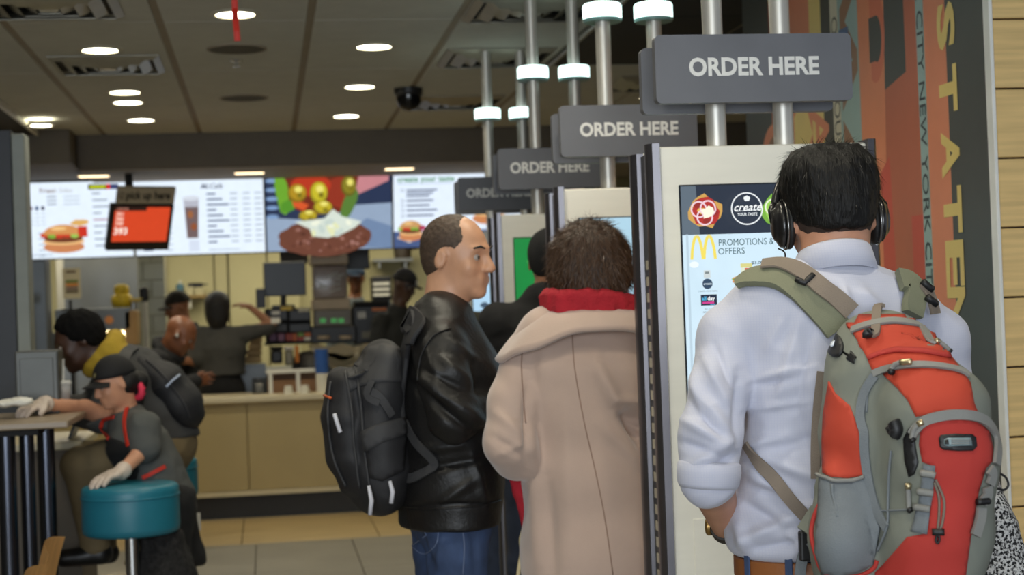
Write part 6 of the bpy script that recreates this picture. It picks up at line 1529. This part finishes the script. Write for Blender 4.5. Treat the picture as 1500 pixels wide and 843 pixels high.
# scarf
m_scarf = mat('red_scarf', (172, 30, 44), .9, var=.12, scale=20, bump=.4, bscale=160)
V = Vol(.006); c_ = A(866, 441, 4.49)
ring_ = [c_+np.array([.118*math.cos(a), .105*math.sin(a), -.012*math.cos(a)-.004*math.sin(a)]) for a in np.linspace(0, 2*PI, 19)]
V.chain(ring_, [.022+.003*math.sin(5*k) for k in range(19)], .02)
V.chain([p+np.array([0, 0, -.032]) for p in ring_], [.024+.003*math.cos(4*k) for k in range(19)], .015)
link('scarf', V.mesh('scarf', cloth_disp(.005, 16, 40, 12, 1.2), 1), m_scarf, wm, smooth=True)
V = Vol(.006); V.echain([A(764, 684, 4.55), A(768, 720, 4.55), A(768, 772, 4.55)], [(.052, .02), (.032, .018), (.008, .010)], RW, .02)
link('scarf_end', V.mesh('scarf_end', cloth_disp(.004, 16, 10, 12), 1), m_scarf, wm, smooth=True)
link_bm('cream_cord', TUBE(curve2([Vector(A(770, 768, 4.55)), Vector(A(763, 790, 4.55)), Vector(A(764, 810, 4.55)), Vector(A(759, 843, 4.55)), Vector(A(757, 900, 4.55))]), .006, 6), mat('cream_cord', (196, 180, 140), .8), wm, smooth=True)
# hair
V = Vol(.006); hcen = A(864, 384, 4.51)
V.ell(hcen, (.114, .125, .118), None, .03); V.ell(hcen+np.array([0, -.02, -.045]), (.112, .105, .070), None, .03); V.cut(hcen+np.array([0, 0, -.108]), (0, .2, -1), .02); V.cut(hcen+np.array([0, .085, 0]), (0, 1, -.1), .02)
hw = link('hair', V.mesh('hair', lambda P_, nv: .004*vnoise(P_*np.array([80, 80, 30]))+.005*vnoise(P_*np.array([28, 28, 18])+9), 1), m_hair_br, wm, smooth=True)
def combw(P_):
    d = P_-hcen; return np.stack([d[:, 0]*3, d[:, 1]*2, -1.0+0*d[:, 0]], 1)
strands('loose_hair', hw, 14000, .034, combw, wm, mat('hair_strand_brown', (78, 54, 36), .45, spec=.5), .0014, .30, .42, 5, grav=.45)
for nm_ in 'LR':
    pass
V = Vol(.008)
for q_ in (-1, 1):
    an = np.array([wx, 4.51, .05])+q_*RW*.105; V2 = Vol(.008); V2.ecap(an+np.array([0, -.05, -.01]), an+np.array([q_*.02, .16, -.02]), (.042, .045), (.04, .03), RW, .03); V2.cap(an, an+np.array([0, 0, .12]), .046, .05, .02); V2.cut((0, 0, .0), (0, 0, -1))
    link('boot', V2.mesh('boot', smooth=1), m_shoe, wm, smooth=True)
# ================================================================== the man in the black leather jacket
Y2 = 4.75
m2 = thing('person', 'balding man in a black leather jacket and jeans, standing in profile beside the kiosks', 'person', (at(655, 700, Y2).x, Y2, 0))
a2 = math.radians(84); f2 = np.array([math.sin(a2), math.cos(a2), 0]); R2 = np.array([math.cos(a2), -math.sin(a2), 0])
hc2 = A(669, 377, Y2); fh2 = np.array([.82, -.57, -.06]); p2 = A(660, 800, Y2); x2 = p2[0]
V = Vol(.006)
L2 = head_parts(V, hc2, fh2, (-.03, 0, 1), 1.03, A(650, 462, Y2), nr=.060)
V.echain([np.array([x2, Y2, .95]), A(660, 700, Y2), A(656, 560, Y2), A(652, 490, Y2)], [(.15, .10), (.14, .10), (.16, .11), (.10, .07)], R2, .04)
shN, shF = A(645, 512, 4.58), A(672, 505, 4.94)
elN, wrN = A(664, 612, 4.50), A(712, 596, 4.60); elF, wrF = A(705, 625, 4.95), A(735, 600, 5.05)
V.cap(shN, shF, .05, k=.03); V.chain([shN, elN, wrN], [.045, .040, .028], .02); V.chain([shF, elF, wrF], [.045, .040, .028], .02)
hand_parts(V, wrN, A(722, 552, 4.72), (0, 1, 0), 1.0, .8, 1); hand_parts(V, wrF, A(755, 585, 5.12), (0, -1, 0), 1.0, .8, -1)
legs(V, x2, Y2, .94, R2)
link('body', V.mesh('body', smooth=1), mat('skin_man2', (204, 154, 122), .42, var=.06, scale=30, bump=.05, bscale=300), m2, smooth=True); eyes(m2, L2, 1.03)
# thin cropped hair leaving the forehead and crown bare
_r2 = np.cross(_n(fh2), (0, 0, 1.))
V = Vol(.004); ax2 = (_r2, _n(fh2), np.cross(_r2, _n(fh2)))
V.ell(L2(0, -.012, .034), (1.03*.075+.0025, 1.03*.097+.0025, 1.03*.086+.0025), ax2, .02); V.ell(L2(0, -.035, -.015), (.066, .068, .070), ax2, .03)
V.cut(L2(0, .052, .070), fh2*.95+np.array([0, 0, .42]), .02); V.cut(L2(0, -.03, -.055), np.array([0, 0, -1])+.9*_n(fh2), .02)
V.ell(L2(.08, .010, -.012), (.03, .022, .042), ax2, .01, '-'); V.ell(L2(-.08, .010, -.012), (.03, .022, .042), ax2, .01, '-')
link('hair', V.mesh('hair', lambda P_, nv: .0012*vnoise(P_*170), 1), mat('hair_cropped', (74, 58, 46), .6, var=.35, scale=90, bump=.3, bscale=300), m2, smooth=True)
for s_ in (-1, 1):
    link_bm('eyebrow', TUBE([L2(s_*.016, .098, .026), L2(s_*.034, .094, .032), L2(s_*.050, .080, .026)], [.003, .0045, .003], 6, flat=.7), m_hair_b, m2, smooth=True)
m_lth = mat('black_leather', (24, 23, 23), .46, var=.15, scale=7, bump=.18, bscale=90, spec=.4)
V = Vol(.006)
V.echain([A(659, 765, Y2), A(659, 700, Y2), A(660, 620, Y2), A(657, 550, Y2), A(652, 490, Y2)], [(.205, .148), (.20, .145), (.20, .150), (.205, .145), (.13, .10)], R2, .05)
V.chain([shN, A(640, 475, 4.68), A(650, 455, Y2)], [.072, .070, .065], .05); V.chain([shF, A(660, 478, 4.84)], [.07, .07], .05)
V.chain([shN, A(650, 560, 4.52), elN, wrN+.15*(elN-wrN)], [.074, .072, .068, .052], .02); V.chain([shF, elF, wrF], [.07, .066, .050], .02)
V.cut(A(659, 768, Y2), (0, 0, -1), .012)
FM = folds(4.45, (600, 560, 700, 640, .012, -.016), (620, 560, 715, 625, .016, .014), (640, 520, 690, 560, .012, .009), (615, 540, 690, 575, .010, -.009), (660, 500, 700, 530, .010, .008), (610, 660, 690, 650, .014, .010), (605, 690, 720, 670, .010, -.010), (640, 740, 700, 700, .012, .010), (690, 660, 715, 750, .012, .009), (600, 742, 725, 738, .006, -.008), (625, 505, 640, 560, .012, .006))
jk = link('leather_jacket', V.mesh('jacket', cloth_disp(.0035, 7, 9, 14, .5, FM, .6), 1), m_lth, m2, smooth=True)
q = None; c_ = Vector(A(650, 448, Y2)); n = 36; q = bmesh.new(); R_ = []
for rr, zz in ((.070, -.03), (.076, -.03), (.078, .020), (.074, .027), (.069, .022), (.066, -.03)):
    row_ = []
    for i in range(n):
        th = 2*PI*i/n; d_ = f2*math.cos(th)*rr*1.08+R2*math.sin(th)*rr; row_.append(q.verts.new(c_+Vector(d_)+Vector((0, 0, zz-.012-.018*(math.cos(th)+1)*.9))))
    R_.append(row_)
for a, b in zip(R_, R_[1:]):
    for i in range(n): q.faces.new((a[i], a[(i+1) % n], b[(i+1) % n], b[i]))
link_bm('collar', q, m_lth, m2, smooth=True)
SJ = Skin(jk); SJ.Y = 4.55
SJ.cord('hem_seam', [(586, 742), (640, 746), (700, 742), (733, 734)], .003, m_lth, m2, off=.002)
SJ.cord('shoulder_seam', [(612, 560), (618, 520), (636, 492), (660, 482)], .003, m_lth, m2, off=.002)
V = Vol(.007); V.echain([A(659, 742, Y2), np.array([x2, Y2, .95]), np.array([x2, Y2, .90])], [(.175, .125), (.175, .13), (.17, .128)], R2, .03)
legs(V, x2, Y2, .95, R2, .020, False); V.cut(A(659, 740, Y2), (0, 0, 1))
jn2 = link('jeans', V.mesh('jeans', cloth_disp(.006, 9, 14, 15, .3, folds(4.55, (600, 775, 640, 843, .014, -.012), (650, 780, 640, 843, .012, .010), (690, 770, 700, 850, .012, -.008)), .5), 1), m_denim, m2, smooth=True)
SJ2 = Skin(jn2); SJ2.Y = 4.6
SJ2.cord('pocket_seam', [(592, 770), (604, 800), (622, 812), (640, 796), (642, 768)], .002, mat('denim_stitch', (96, 110, 140), .8), m2, off=.001)
SJ2.cord('side_seam', [(676, 766), (680, 800), (678, 843)], .002, mat('denim_stitch', (0, 0, 0)), m2, off=.001)
for q_ in (-1, 1):
    an = np.array([x2, Y2, .05])+q_*R2*.105-f2*.01; V2 = Vol(.008); V2.ecap(an-f2*.05+np.array([0, 0, -.01]), an+f2*.17+np.array([0, 0, -.02]), (.045, .045), (.042, .03), R2, .03); V2.cap(an, an+np.array([0, 0, .06]), .046, .05, .02); V2.cut((0, 0, .0), (0, 0, -1))
    link('shoe', V2.mesh('shoe', smooth=1), m_shoe, m2, smooth=True)
# black rucksack
m_nyl = mat('black_nylon', (34, 34, 37), .62, var=.12, scale=8, bump=.25, bscale=400); m_nyl2 = mat('charcoal_nylon', (52, 52, 54), .65, var=.12, scale=8, bump=.25, bscale=400)
b2 = thing('backpack', 'black rucksack with white zip pulls on the man in the leather jacket', 'backpack', tuple(at(540, 725, Y2)))
V = Vol(.006); st = [(560, 528, .060, .13), (550, 570, .082, .15), (548, 640, .100, .16), (552, 690, .098, .16), (556, 715, .082, .15)]
V.echain([A(a, b, Y2) for a, b, c, d in st], [(d, c) for a, b, c, d in st], R2, .03)
st = [(502, 560, .045, .11), (502, 610, .060, .13), (510, 670, .060, .13), (520, 706, .045, .12)]
V.echain([A(a, b, Y2) for a, b, c, d in st], [(d, c) for a, b, c, d in st], R2, .012)
bm2 = link('pack_body', V.mesh('pack', cloth_disp(.005, 9, 9, 21, .2, (), .5), 1), m_nyl, b2, smooth=True)
SB = Skin(bm2); SB.Y = 4.6
SB.patch('top_panel', [(506, 530), (530, 512), (560, 504), (590, 510), (600, 530), (590, 560), (560, 560), (530, 566), (510, 575)], m_nyl2, b2, off=.003)
SB.patch('side_pocket', [(536, 632), (560, 622), (590, 612), (594, 640), (590, 690), (560, 705), (540, 700)], m_nyl, b2, off=.006, puff=.008)
SB.patch('pocket_flap', [(532, 634), (560, 620), (588, 612), (590, 636), (562, 648), (538, 662)], m_nyl2, b2, off=.016)
for P_ in ([(506, 545), (514, 600), (520, 660), (528, 715)], [(520, 530), (530, 590), (534, 650), (542, 715)], [(486, 560), (482, 610), (490, 670), (508, 712)]): SB.cord('zip_seam', P_, .004, m_nyl2, b2, off=.004)
SB.strap('compression_strap', [(536, 572), (556, 580), (572, 610)], .012, m_nyl2, b2, off=.006); SB.strap('compression_strap', [(548, 560), (540, 580), (556, 590)], .010, m_nyl2, b2, off=.010)
m_zp = mat('white_pull', (206, 206, 214), .5); m_org = mat('orange_logo', (206, 92, 40), .5)
SB.cord('zip_pull', [(494, 608), (498, 620), (502, 633)], .006, m_zp, b2, off=.012, step=3)
SB.cord('orange_tag', [(477, 580), (487, 584)], .004, m_org, b2, off=.005, step=3)
for (xa, ya, xb, yb) in ((540, 712, 542, 755), (571, 705, 573, 738)):
    pa, pb_ = Vector(A(xa, ya, 4.58)), Vector(A(xb, yb, 4.58)); link_bm('zip_pull', TUBE([pa, pa.lerp(pb_, .5)+Vector((.006, 0, 0)), pb_], [.005, .007, .006], 6), m_zp, b2, smooth=True)
SJ.strap('shoulder_strap', [(560, 500), (578, 470), (600, 462), (606, 490), (598, 530), (590, 580), (594, 630)], [.028, .034, .036, .036, .034, .03, .024], m_nyl, b2, off=.014, th=.008)
SJ.strap('lower_strap', [(596, 620), (612, 650), (640, 680), (610, 700), (590, 700)], .014, m_nyl2, b2, off=.006)
# ================================================================== two customers at the kiosks behind
J = jstand(at(802, 500, 6.05).x, 6.05, 5, 1.74)
J['head'] = A(806, 384, 6.08); J['nb'] = A(804, 428, 6.04); J['wrL'] = J['p'](-.12, .36, 1.15); J['elL'] = J['p'](-.24, .10, 1.12); J['tiL'] = J['p'](-.08, .5, 1.22); J['wrR'] = J['p'](.12, .36, 1.2); J['elR'] = J['p'](.24, .1, 1.12); J['tiR'] = J['p'](.06, .5, 1.3)
m_bkcoat = mat('black_coat', (24, 24, 26), .85, var=.15)
pr, bd, Lx = human('person', 'customer in a black coat and dark knit cap at the green screened kiosk, mostly hidden', J, m_skinT, m_bkcoat, m_denim_d, m_shoe, sleeve=2, top_fat=.02, top_name='coat')
hair_shell('knit_cap', J['head'], J['hf'], J['hu'], 1.0, pr, mat('dark_knit', (28, 28, 30), .9, bump=.4, bscale=200), .010, -.035, .06, .008, .001)
J = jstand(at(752, 560, 7.55).x, 7.55, 8, 1.70)
J['wrL'] = J['p'](-.12, .36, 1.15); J['elL'] = J['p'](-.26, .06, 1.12); J['tiL'] = J['p'](-.08, .5, 1.22); J['wrR'] = J['p'](.12, .36, 1.2); J['elR'] = J['p'](.24, .1, 1.12); J['tiR'] = J['p'](.06, .5, 1.3)
pr, bd, Lx = human('person', 'customer in an olive grey jacket at the rearmost kiosk, only a shoulder showing', J, m_skinT, mat('olive_jacket', (70, 68, 56), .85, var=.1), m_denim_d, m_shoe, sleeve=2, top_fat=.03, top_name='jacket')
hair_shell('hair', J['head'], J['hf'], J['hu'], 1.0, pr, m_hair_br, .010, -.03, .05, .008, .002)
# ================================================================== the worker at the teal stool
YE = 6.85
J = jstand(at(258, 800, YE).x, YE, -88, 1.60)
J.update(pelvis=A(240, 736, YE), waist=A(228, 690, YE), chest=A(200, 648, YE), nb=A(187, 606, YE), head=A(168, 562, YE-.04), hf=np.array([-.90, -.42, -.30]), hu=np.array([-.3, -.1, .95]),
         shL=A(211, 626, YE-.14), elL=A(213, 656, 6.68), wrL=A(178, 692, 6.58), tiL=A(142, 703, 6.50), shR=A(168, 616, YE+.15), elR=A(124, 599, YE+.08), wrR=A(64, 592, 6.72), tiR=A(14, 606, 6.58),
         hipL=A(242, 745, YE-.08), hipR=A(246, 745, YE+.09), knL=A(244, 858, YE-.09), knR=A(266, 858, YE+.10))
for n_, dy in (('L', -.09), ('R', .10)):
    x_ = at(266 if n_ == 'L' else 290, 960, YE+dy).x; J['an'+n_] = np.array([x_, YE+dy, .085]); J['toe'+n_] = np.array([x_-.14, YE+dy-.02, .035])
J['r'] = np.array([.15, .99, 0]); J['pnL'] = np.array([0, 0, -1.]); J['pnR'] = np.array([0, 0, -1.]); J['tsL'] = -1; J['tsR'] = 1
m_polo = mat('grey_polo', (84, 86, 84), .85, var=.08, scale=8, bump=.2, bscale=300); m_glove = mat('clear_glove', (206, 190, 176), .45, var=.06)
ew, ebody, Le = human('person', 'worker in black cap, grey polo and red-strapped apron leaning on the front stool', J, m_skinL, m_polo, m_trous, m_shoe, hb=.006, hc=.006, hs=.87, sleeve=.95, hem=-.03, top_fat=.0, curl=.35, disp=cloth_disp(.006, 10, 12, 31), top_name='polo_shirt', armr=1.05)
for n_, sd_ in (('L', J['tsL']), ('R', J['tsR'])):
    V = Vol(.0032); hand_parts(V, J['wr'+n_], J['ti'+n_], J['pn'+n_], .92, .35, sd_, .003); d_ = _n(J['wr'+n_]-J['el'+n_]); V.cap(J['wr'+n_]-d_*.012, J['wr'+n_], .034, .031, .01)
    link('glove', V.mesh('glove', cloth_disp(.0015, 60, 60, 3), 1), m_glove, ew, smooth=True)
# cap, brim, hair, scrunchie
hcE, fE, uE = J['head'], _n(J['hf']), J['hu']; qE = J['q']*.87
cap_ = hair_shell('cap', hcE, fE, uE, qE, ew, mat('cap_black', (20, 20, 22), .8), .012, .030, .25, .006, 0, top=.006, tilt=.12)
rE = np.cross(fE, _n(uE-fE*(np.asarray(uE)@fE))); q = bmesh.new(); G_ = []
for j in range(6):
    row_ = []
    for i in range(13):
        th = (i/12-.5)*2.3; rad = qE*(.078+.075*j/5*math.cos(th*.62)); row_.append(q.verts.new(Le(rad*math.sin(th)/qE*.95, rad*math.cos(th)/qE+.012, .046-.014*(j/5)-.03*abs(math.sin(th))**2)))
    G_.append(row_)
for a, b in zip(G_, G_[1:]):
    for i in range(12): q.faces.new((a[i], a[i+1], b[i+1], b[i]))
bmesh.ops.recalc_face_normals(q, faces=q.faces); bmesh.ops.solidify(q, geom=list(q.faces), thickness=.005)
link_bm('brim', q, mat('cap_black', (0, 0, 0)), cap_, smooth=True)
link_bm('badge', LATHE([(.0001, .002), (.009, .001), (.010, 0)], Le(-.030, .095, .075), 14, axis=tuple(Vector(Le(-.030, .12, .09))-Vector(Le(-.030, .095, .075)))), mat('cap_badge', (150, 140, 96), .4), cap_)
V = Vol(.006); V.ell(Le(0, -.045, -.005), (.066, .060, .065), (rE, fE, uE), .02); V.chain([Le(0, -.095, -.005), Le(0, -.125, -.03), A(197, 606, YE+.02), A(196, 640, YE+.0)], [.03, .034, .030, .012], .02)
hrE = link('hair', V.mesh('hair', lambda P_, nv: .003*vnoise(P_*60), 1), m_hair_b, ew, smooth=True)
c_ = Vector(A(203, 573, YE-.02)); link_bm('scrunchie', TUBE([c_+Vector(((.026+.004*(k % 2))*math.cos(a)*.5, (.026)*math.cos(a)*-.6, .026*math.sin(a))) for k, a in enumerate(np.linspace(0, 2*PI, 19)[:-1])], [.013+.003*(k % 2) for k in range(18)], 8, closed=True), mat('pink_scrunchie', (226, 52, 84), .7), ew, smooth=True)
# apron: bib, skirt and red straps
polo = [o for o in ew.children if o.name.startswith('polo_shirt')][0]; SE = Skin(polo); SE.Y = YE-.1
m_apr = mat('black_apron', (22, 22, 24), .8, var=.3, scale=30); m_rs = mat('red_strap', (206, 48, 28), .6)
SE.patch('apron_bib', [(146, 642), (160, 640), (186, 650), (196, 664), (204, 690), (198, 712), (172, 716), (152, 706), (146, 676)], m_apr, ew, off=.006, th=.004, step=5)
V = Vol(.007); V.echain([J['waist'], J['pelvis'], J['pelvis']-np.array([0, 0, .05])], [(.130, .100), (.155, .118), (.155, .118)], J['r'], .05)
V.chain([J['hipL'], J['knL']+np.array([0, 0, .1])], [.100, .105], .05); V.chain([J['hipR'], J['knR']+np.array([0, 0, .1])], [.100, .105], .05)
V.cut(J['waist']+np.array([0, 0, -.01]), np.array([.35, 0, .9]), .02); V.cut(J['knL']+np.array([0, 0, .05]), (0, 0, -1))
link('apron', V.mesh('apron', cloth_disp(.006, 9, 10, 33), 1), m_apr, ew, smooth=True)
SE.strap('apron_strap', [(187, 600), (184, 622), (190, 654)], .009, m_rs, ew, off=.008, th=.003)
SE.strap('apron_strap', [(153, 606), (149, 622), (148, 640)], .008, m_rs, ew, off=.008, th=.003)
SE.strap('apron_tie', [(210, 699), (225, 692), (240, 684)], .008, m_rs, ew, off=.012, th=.003)
V = Vol(.006); k_ = J['knL']; 
# speckled black fabric of the trousers' lower leg and paper tag
m_lace = mat('speckled_black', (30, 29, 29), .9, var=.8, scale=60)
V = Vol(.008); V.chain([A(238, 782, YE-.2), A(246, 850, YE-.2), A(252, 930, YE-.19)], [.085, .105, .11], .05); V.cut(A(240, 772, YE-.12), (0, 0, 1), .02)
bag = thing('cloth_bag', 'black speckled cloth bag hanging below the front teal stool', 'bag', tuple(A(246, 930, YE-.13)))
link('bag_body', V.mesh('bag', cloth_disp(.012, 14, 10, 40), 1), m_lace, bag, smooth=True); link_bm('bag_handle', TUBE(curve2([Vector(A(228, 785, YE-.15)), Vector(A(240, 765, YE-.16)), Vector(A(256, 785, YE-.15))]), .008, 6), m_trous, bag, smooth=True)
for (x0, y0, x1, y1, c_, lb) in ((278, 752, 294, 778, (206, 200, 184), 'white paper slip hanging behind the worker beside the front stool'), (278, 737, 287, 748, (196, 190, 110), 'small yellow-green tag above the white paper slip')):
    lo, hi = pb(x0, y0, x1, y1, 7.0, .003); t = thing('paper_tag', lb, 'tag', lo); link_bm('paper', BX(lo, hi), mat('tag%d' % y0, c_, .7), t); link_bm('string', CYL(((lo[0]+hi[0])/2, 7.0, hi[2]), ((lo[0]+hi[0])/2-.03, 6.98, hi[2]+.12), .002, n=6), m_trous, t)
# white cloth she wipes with
cl = thing('wiping_cloth', 'crumpled white cloth under the gloved hand on the high table', 'cloth', tuple(A(18, 608, 6.6)))
V = Vol(.004); c_ = A(16, 608, 6.58); c_[2] = th+.012; V.ell(c_, (.085, .06, .016), None, .02); V.ell(c_+np.array([.05, -.03, .006]), (.04, .03, .018), None, .02); V.cut((0, 0, th+.002), (0, 0, -1))
link('cloth', V.mesh('cloth', cloth_disp(.006, 30, 40, 44), 1), m_white, cl, smooth=True)
# ================================================================== the man in the yellow hood on the second stool
YM = 7.22
J = jstand(at(235, 660, YM).x, YM, -85, 1.78)
sx_ = s2.x
J.update(pelvis=A(243, 648, YM), waist=A(226, 606, YM), chest=A(190, 556, YM), nb=A(154, 520, YM-.02), head=A(116, 500, YM-.04), hf=np.array([-.93, -.15, -.36]), hu=np.array([-.34, 0, .94]),
         shL=A(172, 548, YM-.19), elL=A(150, 612, YM-.2), wrL=A(104, 606, YM-.06), tiL=A(84, 603, YM+.05), shR=A(168, 536, YM+.2), elR=A(140, 600, YM+.22), wrR=A(100, 596, YM+.15), tiR=A(80, 594, YM+.12),
         hipL=A(236, 662, YM-.10), hipR=A(236, 662, YM+.10), knL=A(118, 682, YM-.15), knR=A(122, 676, YM+.14), anL=A(140, 800, YM-.12), anR=A(150, 800, YM+.12))
for n_ in 'LR': J['toe'+n_] = J['an'+n_]+np.array([-.13, -.02, -.05])
J['r'] = np.array([.1, .99, 0])
m_jk = mat('grey_jacket', (66, 66, 66), .85, var=.1)
ym, yb_, Ly = human('person', 'dark-haired man with a yellow hood and grey jacket hunched on the second teal stool', J, m_skinD, m_jk, mat('khaki', (124, 108, 78), .85, var=.1), m_shoe, sleeve=2, top_fat=.02, hem=.02, top_name='jacket', cut_neck=False, hemz_cut=float(at(250, 640, YM).z))
hair_shell('hair', J['head'], J['hf'], J['hu'], 1.0, ym, mat('hair_deep', (9, 8, 8), .8, var=.3, spec=.15, bump=.5, bscale=200), .015, -.02, .050, .007, .004, 70)
m_yel = mat('yellow_hood', (176, 146, 40), .85, var=.08, bump=.2, bscale=200)
V = Vol(.006); nbv = J['nb']; axn = _n(J['head']-J['chest']); e1 = _n(np.cross(axn, (0, 1, 0))); e2 = np.cross(axn, e1)
V.chain([nbv+axn*.01+.085*(e1*math.cos(a)+e2*math.sin(a)) for a in np.linspace(0, 2*PI, 15)], [.032]*15, .02); V.ell(nbv+np.array([.06, -.04, .0]), (.07, .085, .045), None, .04)
link('hood', V.mesh('hood', cloth_disp(.006, 14, 14, 50), 1), m_yel, ym, smooth=True)
bk = thing('backpack', 'black backpack with a pale stripe on the man in the yellow hood', 'backpack', tuple(A(262, 615, YM)))
V = Vol(.007); up_ = _n(J['chest']-J['pelvis']); V.echain([A(208, 530, YM-.03), A(240, 560, YM-.03), A(266, 592, YM-.02), A(274, 606, YM-.02)], [(.12, .045), (.16, .085), (.16, .09), (.14, .075)], (0, 1, 0), .03)
bkm = link('pack_body', V.mesh('pack', cloth_disp(.005, 9, 9, 52), 1), m_nyl, bk, smooth=True); SK3 = Skin(bkm); SK3.Y = YM-.1
SK3.cord('pale_stripe', [(243, 567), (252, 558), (262, 550)], .005, mat('stripe_pale', (176, 190, 214), .4), bk, off=.004); SK3.cord('zip_seam', [(214, 528), (240, 552), (268, 590), (278, 612)], .004, m_nyl2, bk, off=.004)
SJ3 = Skin([o for o in ym.children if o.name.startswith('jacket')][0]); SJ3.Y = YM-.2
SJ3.strap('shoulder_strap', [(196, 512), (184, 520), (178, 540), (188, 575)], .026, m_nyl2, bk, off=.010, th=.006)
# ================================================================== bald customer at the counter
YB = 10.6
J = jstand(at(236, 640, YB).x, YB, 70, 1.74)
J.update(head=A(264, 491, YB-.05), nb=A(243, 519, YB), chest=A(228, 552, YB), waist=A(222, 596, YB), pelvis=A(220, 628, YB), hf=np.array([.80, -.12, -.55]), hu=np.array([.5, 0, .85]), shL=A(244, 530, YB+.19), shR=A(228, 530, YB-.19))
J['wrL'] = A(285, 560, YB+.3); J['elL'] = A(258, 570, YB+.25); J['tiL'] = A(300, 556, YB+.35); J['elR'] = A(232, 590, YB-.25); J['wrR'] = A(270, 590, YB-.1); J['tiR'] = A(290, 588, YB)
pr, bd, Lb = human('person', 'bald man in a black coat stooping near the order counter', J, m_skinB, m_bkcoat, m_trous, m_shoe, sleeve=2, top_fat=.03, top_name='coat', cut_neck=False)
V = Vol(.007); ax_ = _n(J['head']-J['nb']); e1 = _n(np.cross(ax_, (0, 1, 0))); e2 = np.cross(ax_, e1); V.chain([J['nb']+ax_*.03+.088*(e1*math.cos(a)+e2*math.sin(a)) for a in np.linspace(0, 2*PI, 13)], [.03]*13, .02)
link('collar', V.mesh('collar', smooth=1), m_bkcoat, pr, smooth=True)
V = Vol(.003); V.ell(Lb(.088, .0, -.01), (.008, .009, .014), None); link('earbud', V.mesh('earbud'), m_white, pr, smooth=True)
# ================================================================== the cashiers and kitchen workers
def capped(pr, J, q, mt, badge=None, L=None):
    cp = hair_shell('cap', J['head'], J['hf'], J['hu'], q, pr, mt, .012, .030, .25, .008, 0, top=.006, tilt=.12)
    f_ = _n(J['hf']); bm_ = bmesh.new(); G_ = []
    for j in range(4):
        row_ = []
        for i in range(9):
            th = (i/8-.5)*2.2; rad = .080+.072*j/3*math.cos(th*.62); row_.append(bm_.verts.new(L(rad*math.sin(th)*.95, rad*math.cos(th)+.012, .046-.012*(j/3)-.03*math.sin(th)**2)))
        G_.append(row_)
    for a, b in zip(G_, G_[1:]):
        for i in range(8): bm_.faces.new((a[i], a[i+1], b[i+1], b[i]))
    bmesh.ops.recalc_face_normals(bm_, faces=bm_.faces); bmesh.ops.solidify(bm_, geom=list(bm_.faces), thickness=.005)
    link_bm('brim', bm_, mt, cp, smooth=True)
    if badge is not None: c_ = Vector(L(*badge[:3])); link_bm('badge', LATHE([(.0001, .003), (.017, .001), (.018, -.002)], c_, 14, axis=tuple(c_-Vector(L(0, 0, .04)))), m_white, cp)
m_capb = mat('cap_dark', (34, 32, 30), .8); m_uni = mat('uniform_black', (34, 36, 36), .85, var=.1)
YC = 13.0                       # cashier with her back turned
J = jstand(at(325, 540, YC).x, YC, 6, 1.66)
J.update(head=A(319, 450, YC), nb=A(322, 484, YC), elR=A(398, 476, YC-.02), wrR=A(366, 450, YC+.05), tiR=A(348, 445, YC+.06), shR=A(358, 488, YC), shL=A(292, 490, YC), elL=A(289, 530, YC-.05), wrL=A(262, 528, YC-.12), tiL=A(244, 530, YC-.14))
cs, bd, Lc = human('person', 'cashier in a grey shirt with black hair, back turned, one arm raised to the monitor', J, m_skinT, mat('cashier_grey', (74, 74, 72), .85, var=.08), m_trous, m_shoe, sleeve=.85, hem=-.08, top_fat=.025, top_name='shirt', hemz_cut=1.01)
V = Vol(.008); V.ell(Lc(0, -.015, .03), (.10, .108, .100), None, .03); V.ell(Lc(0, -.05, -.06), (.095, .075, .10), None, .04); V.ell(Lc(0, -.05, -.13), (.06, .05, .06), None, .04); V.cut(Lc(0, .065, 0), J['hf'], .02)
link('hair', V.mesh('hair', lambda P_, nv: .002*vnoise(P_*60), 1), m_hair_b, cs, smooth=True)
t = thing('receipt', 'white paper slip held out by the raised arm of the cashier', 'receipt', tuple(A(402, 470, YC-.06))); lo, hi = pb(397, 466, 409, 474, YC-.07, .006); link_bm('paper', BX(lo, hi), m_white, t); link_bm('curl', CYL((hi[0], lo[1]+.003, lo[2]), (hi[0], lo[1]+.003, hi[2]), .008, n=10), m_white, t)
YD = 13.6                     # man in a cap, facing left
J = jstand(at(272, 540, YD).x, YD, -75, 1.70)
J.update(head=A(260, 451, YD), nb=A(270, 478, YD), hf=np.array([-.9, -.25, -.25]), hu=np.array([-.2, 0, .97]))
pr, bd, Ld = human('person', 'worker in a dark cap facing left, half hidden behind the bald man', J, m_skinT, m_uni, m_trous, m_shoe, sleeve=.95, top_name='shirt'); capped(pr, J, 1.0, m_capb, L=Ld)
YF = 13.05                     # dark worker under the create-your-taste board
J = jstand(at(580, 540, YF).x, YF, 130, 1.72)
J.update(head=A(592, 419, YF), nb=A(584, 450, YF), hf=np.array([.72, -.6, -.35]), hu=np.array([.2, 0, .97]))
pr, bd, Lf = human('person', 'kitchen worker in a black cap with a white badge and black shirt, looking down', J, m_skinD, m_uni, m_trous, m_shoe, sleeve=.95, top_name='shirt'); capped(pr, J, 1.0, mat('cap_black', (0, 0, 0)), (.0, .108, .06), Lf)
YG = 14.75
J = jstand(at(520, 480, YG).x, YG, 190, 1.66)
J.update(head=A(521, 409, YG), nb=A(520, 438, YG))
pr, bd, Lg = human('person', 'kitchen worker in a blue cap glimpsed between drink machine and coffee machine', J, m_skinB, mat('bluegrey_shirt', (112, 122, 126), .85), m_trous, m_shoe, sleeve=.95, top_name='shirt'); capped(pr, J, 1.0, mat('cap_blue', (40, 60, 84), .8), L=Lg)
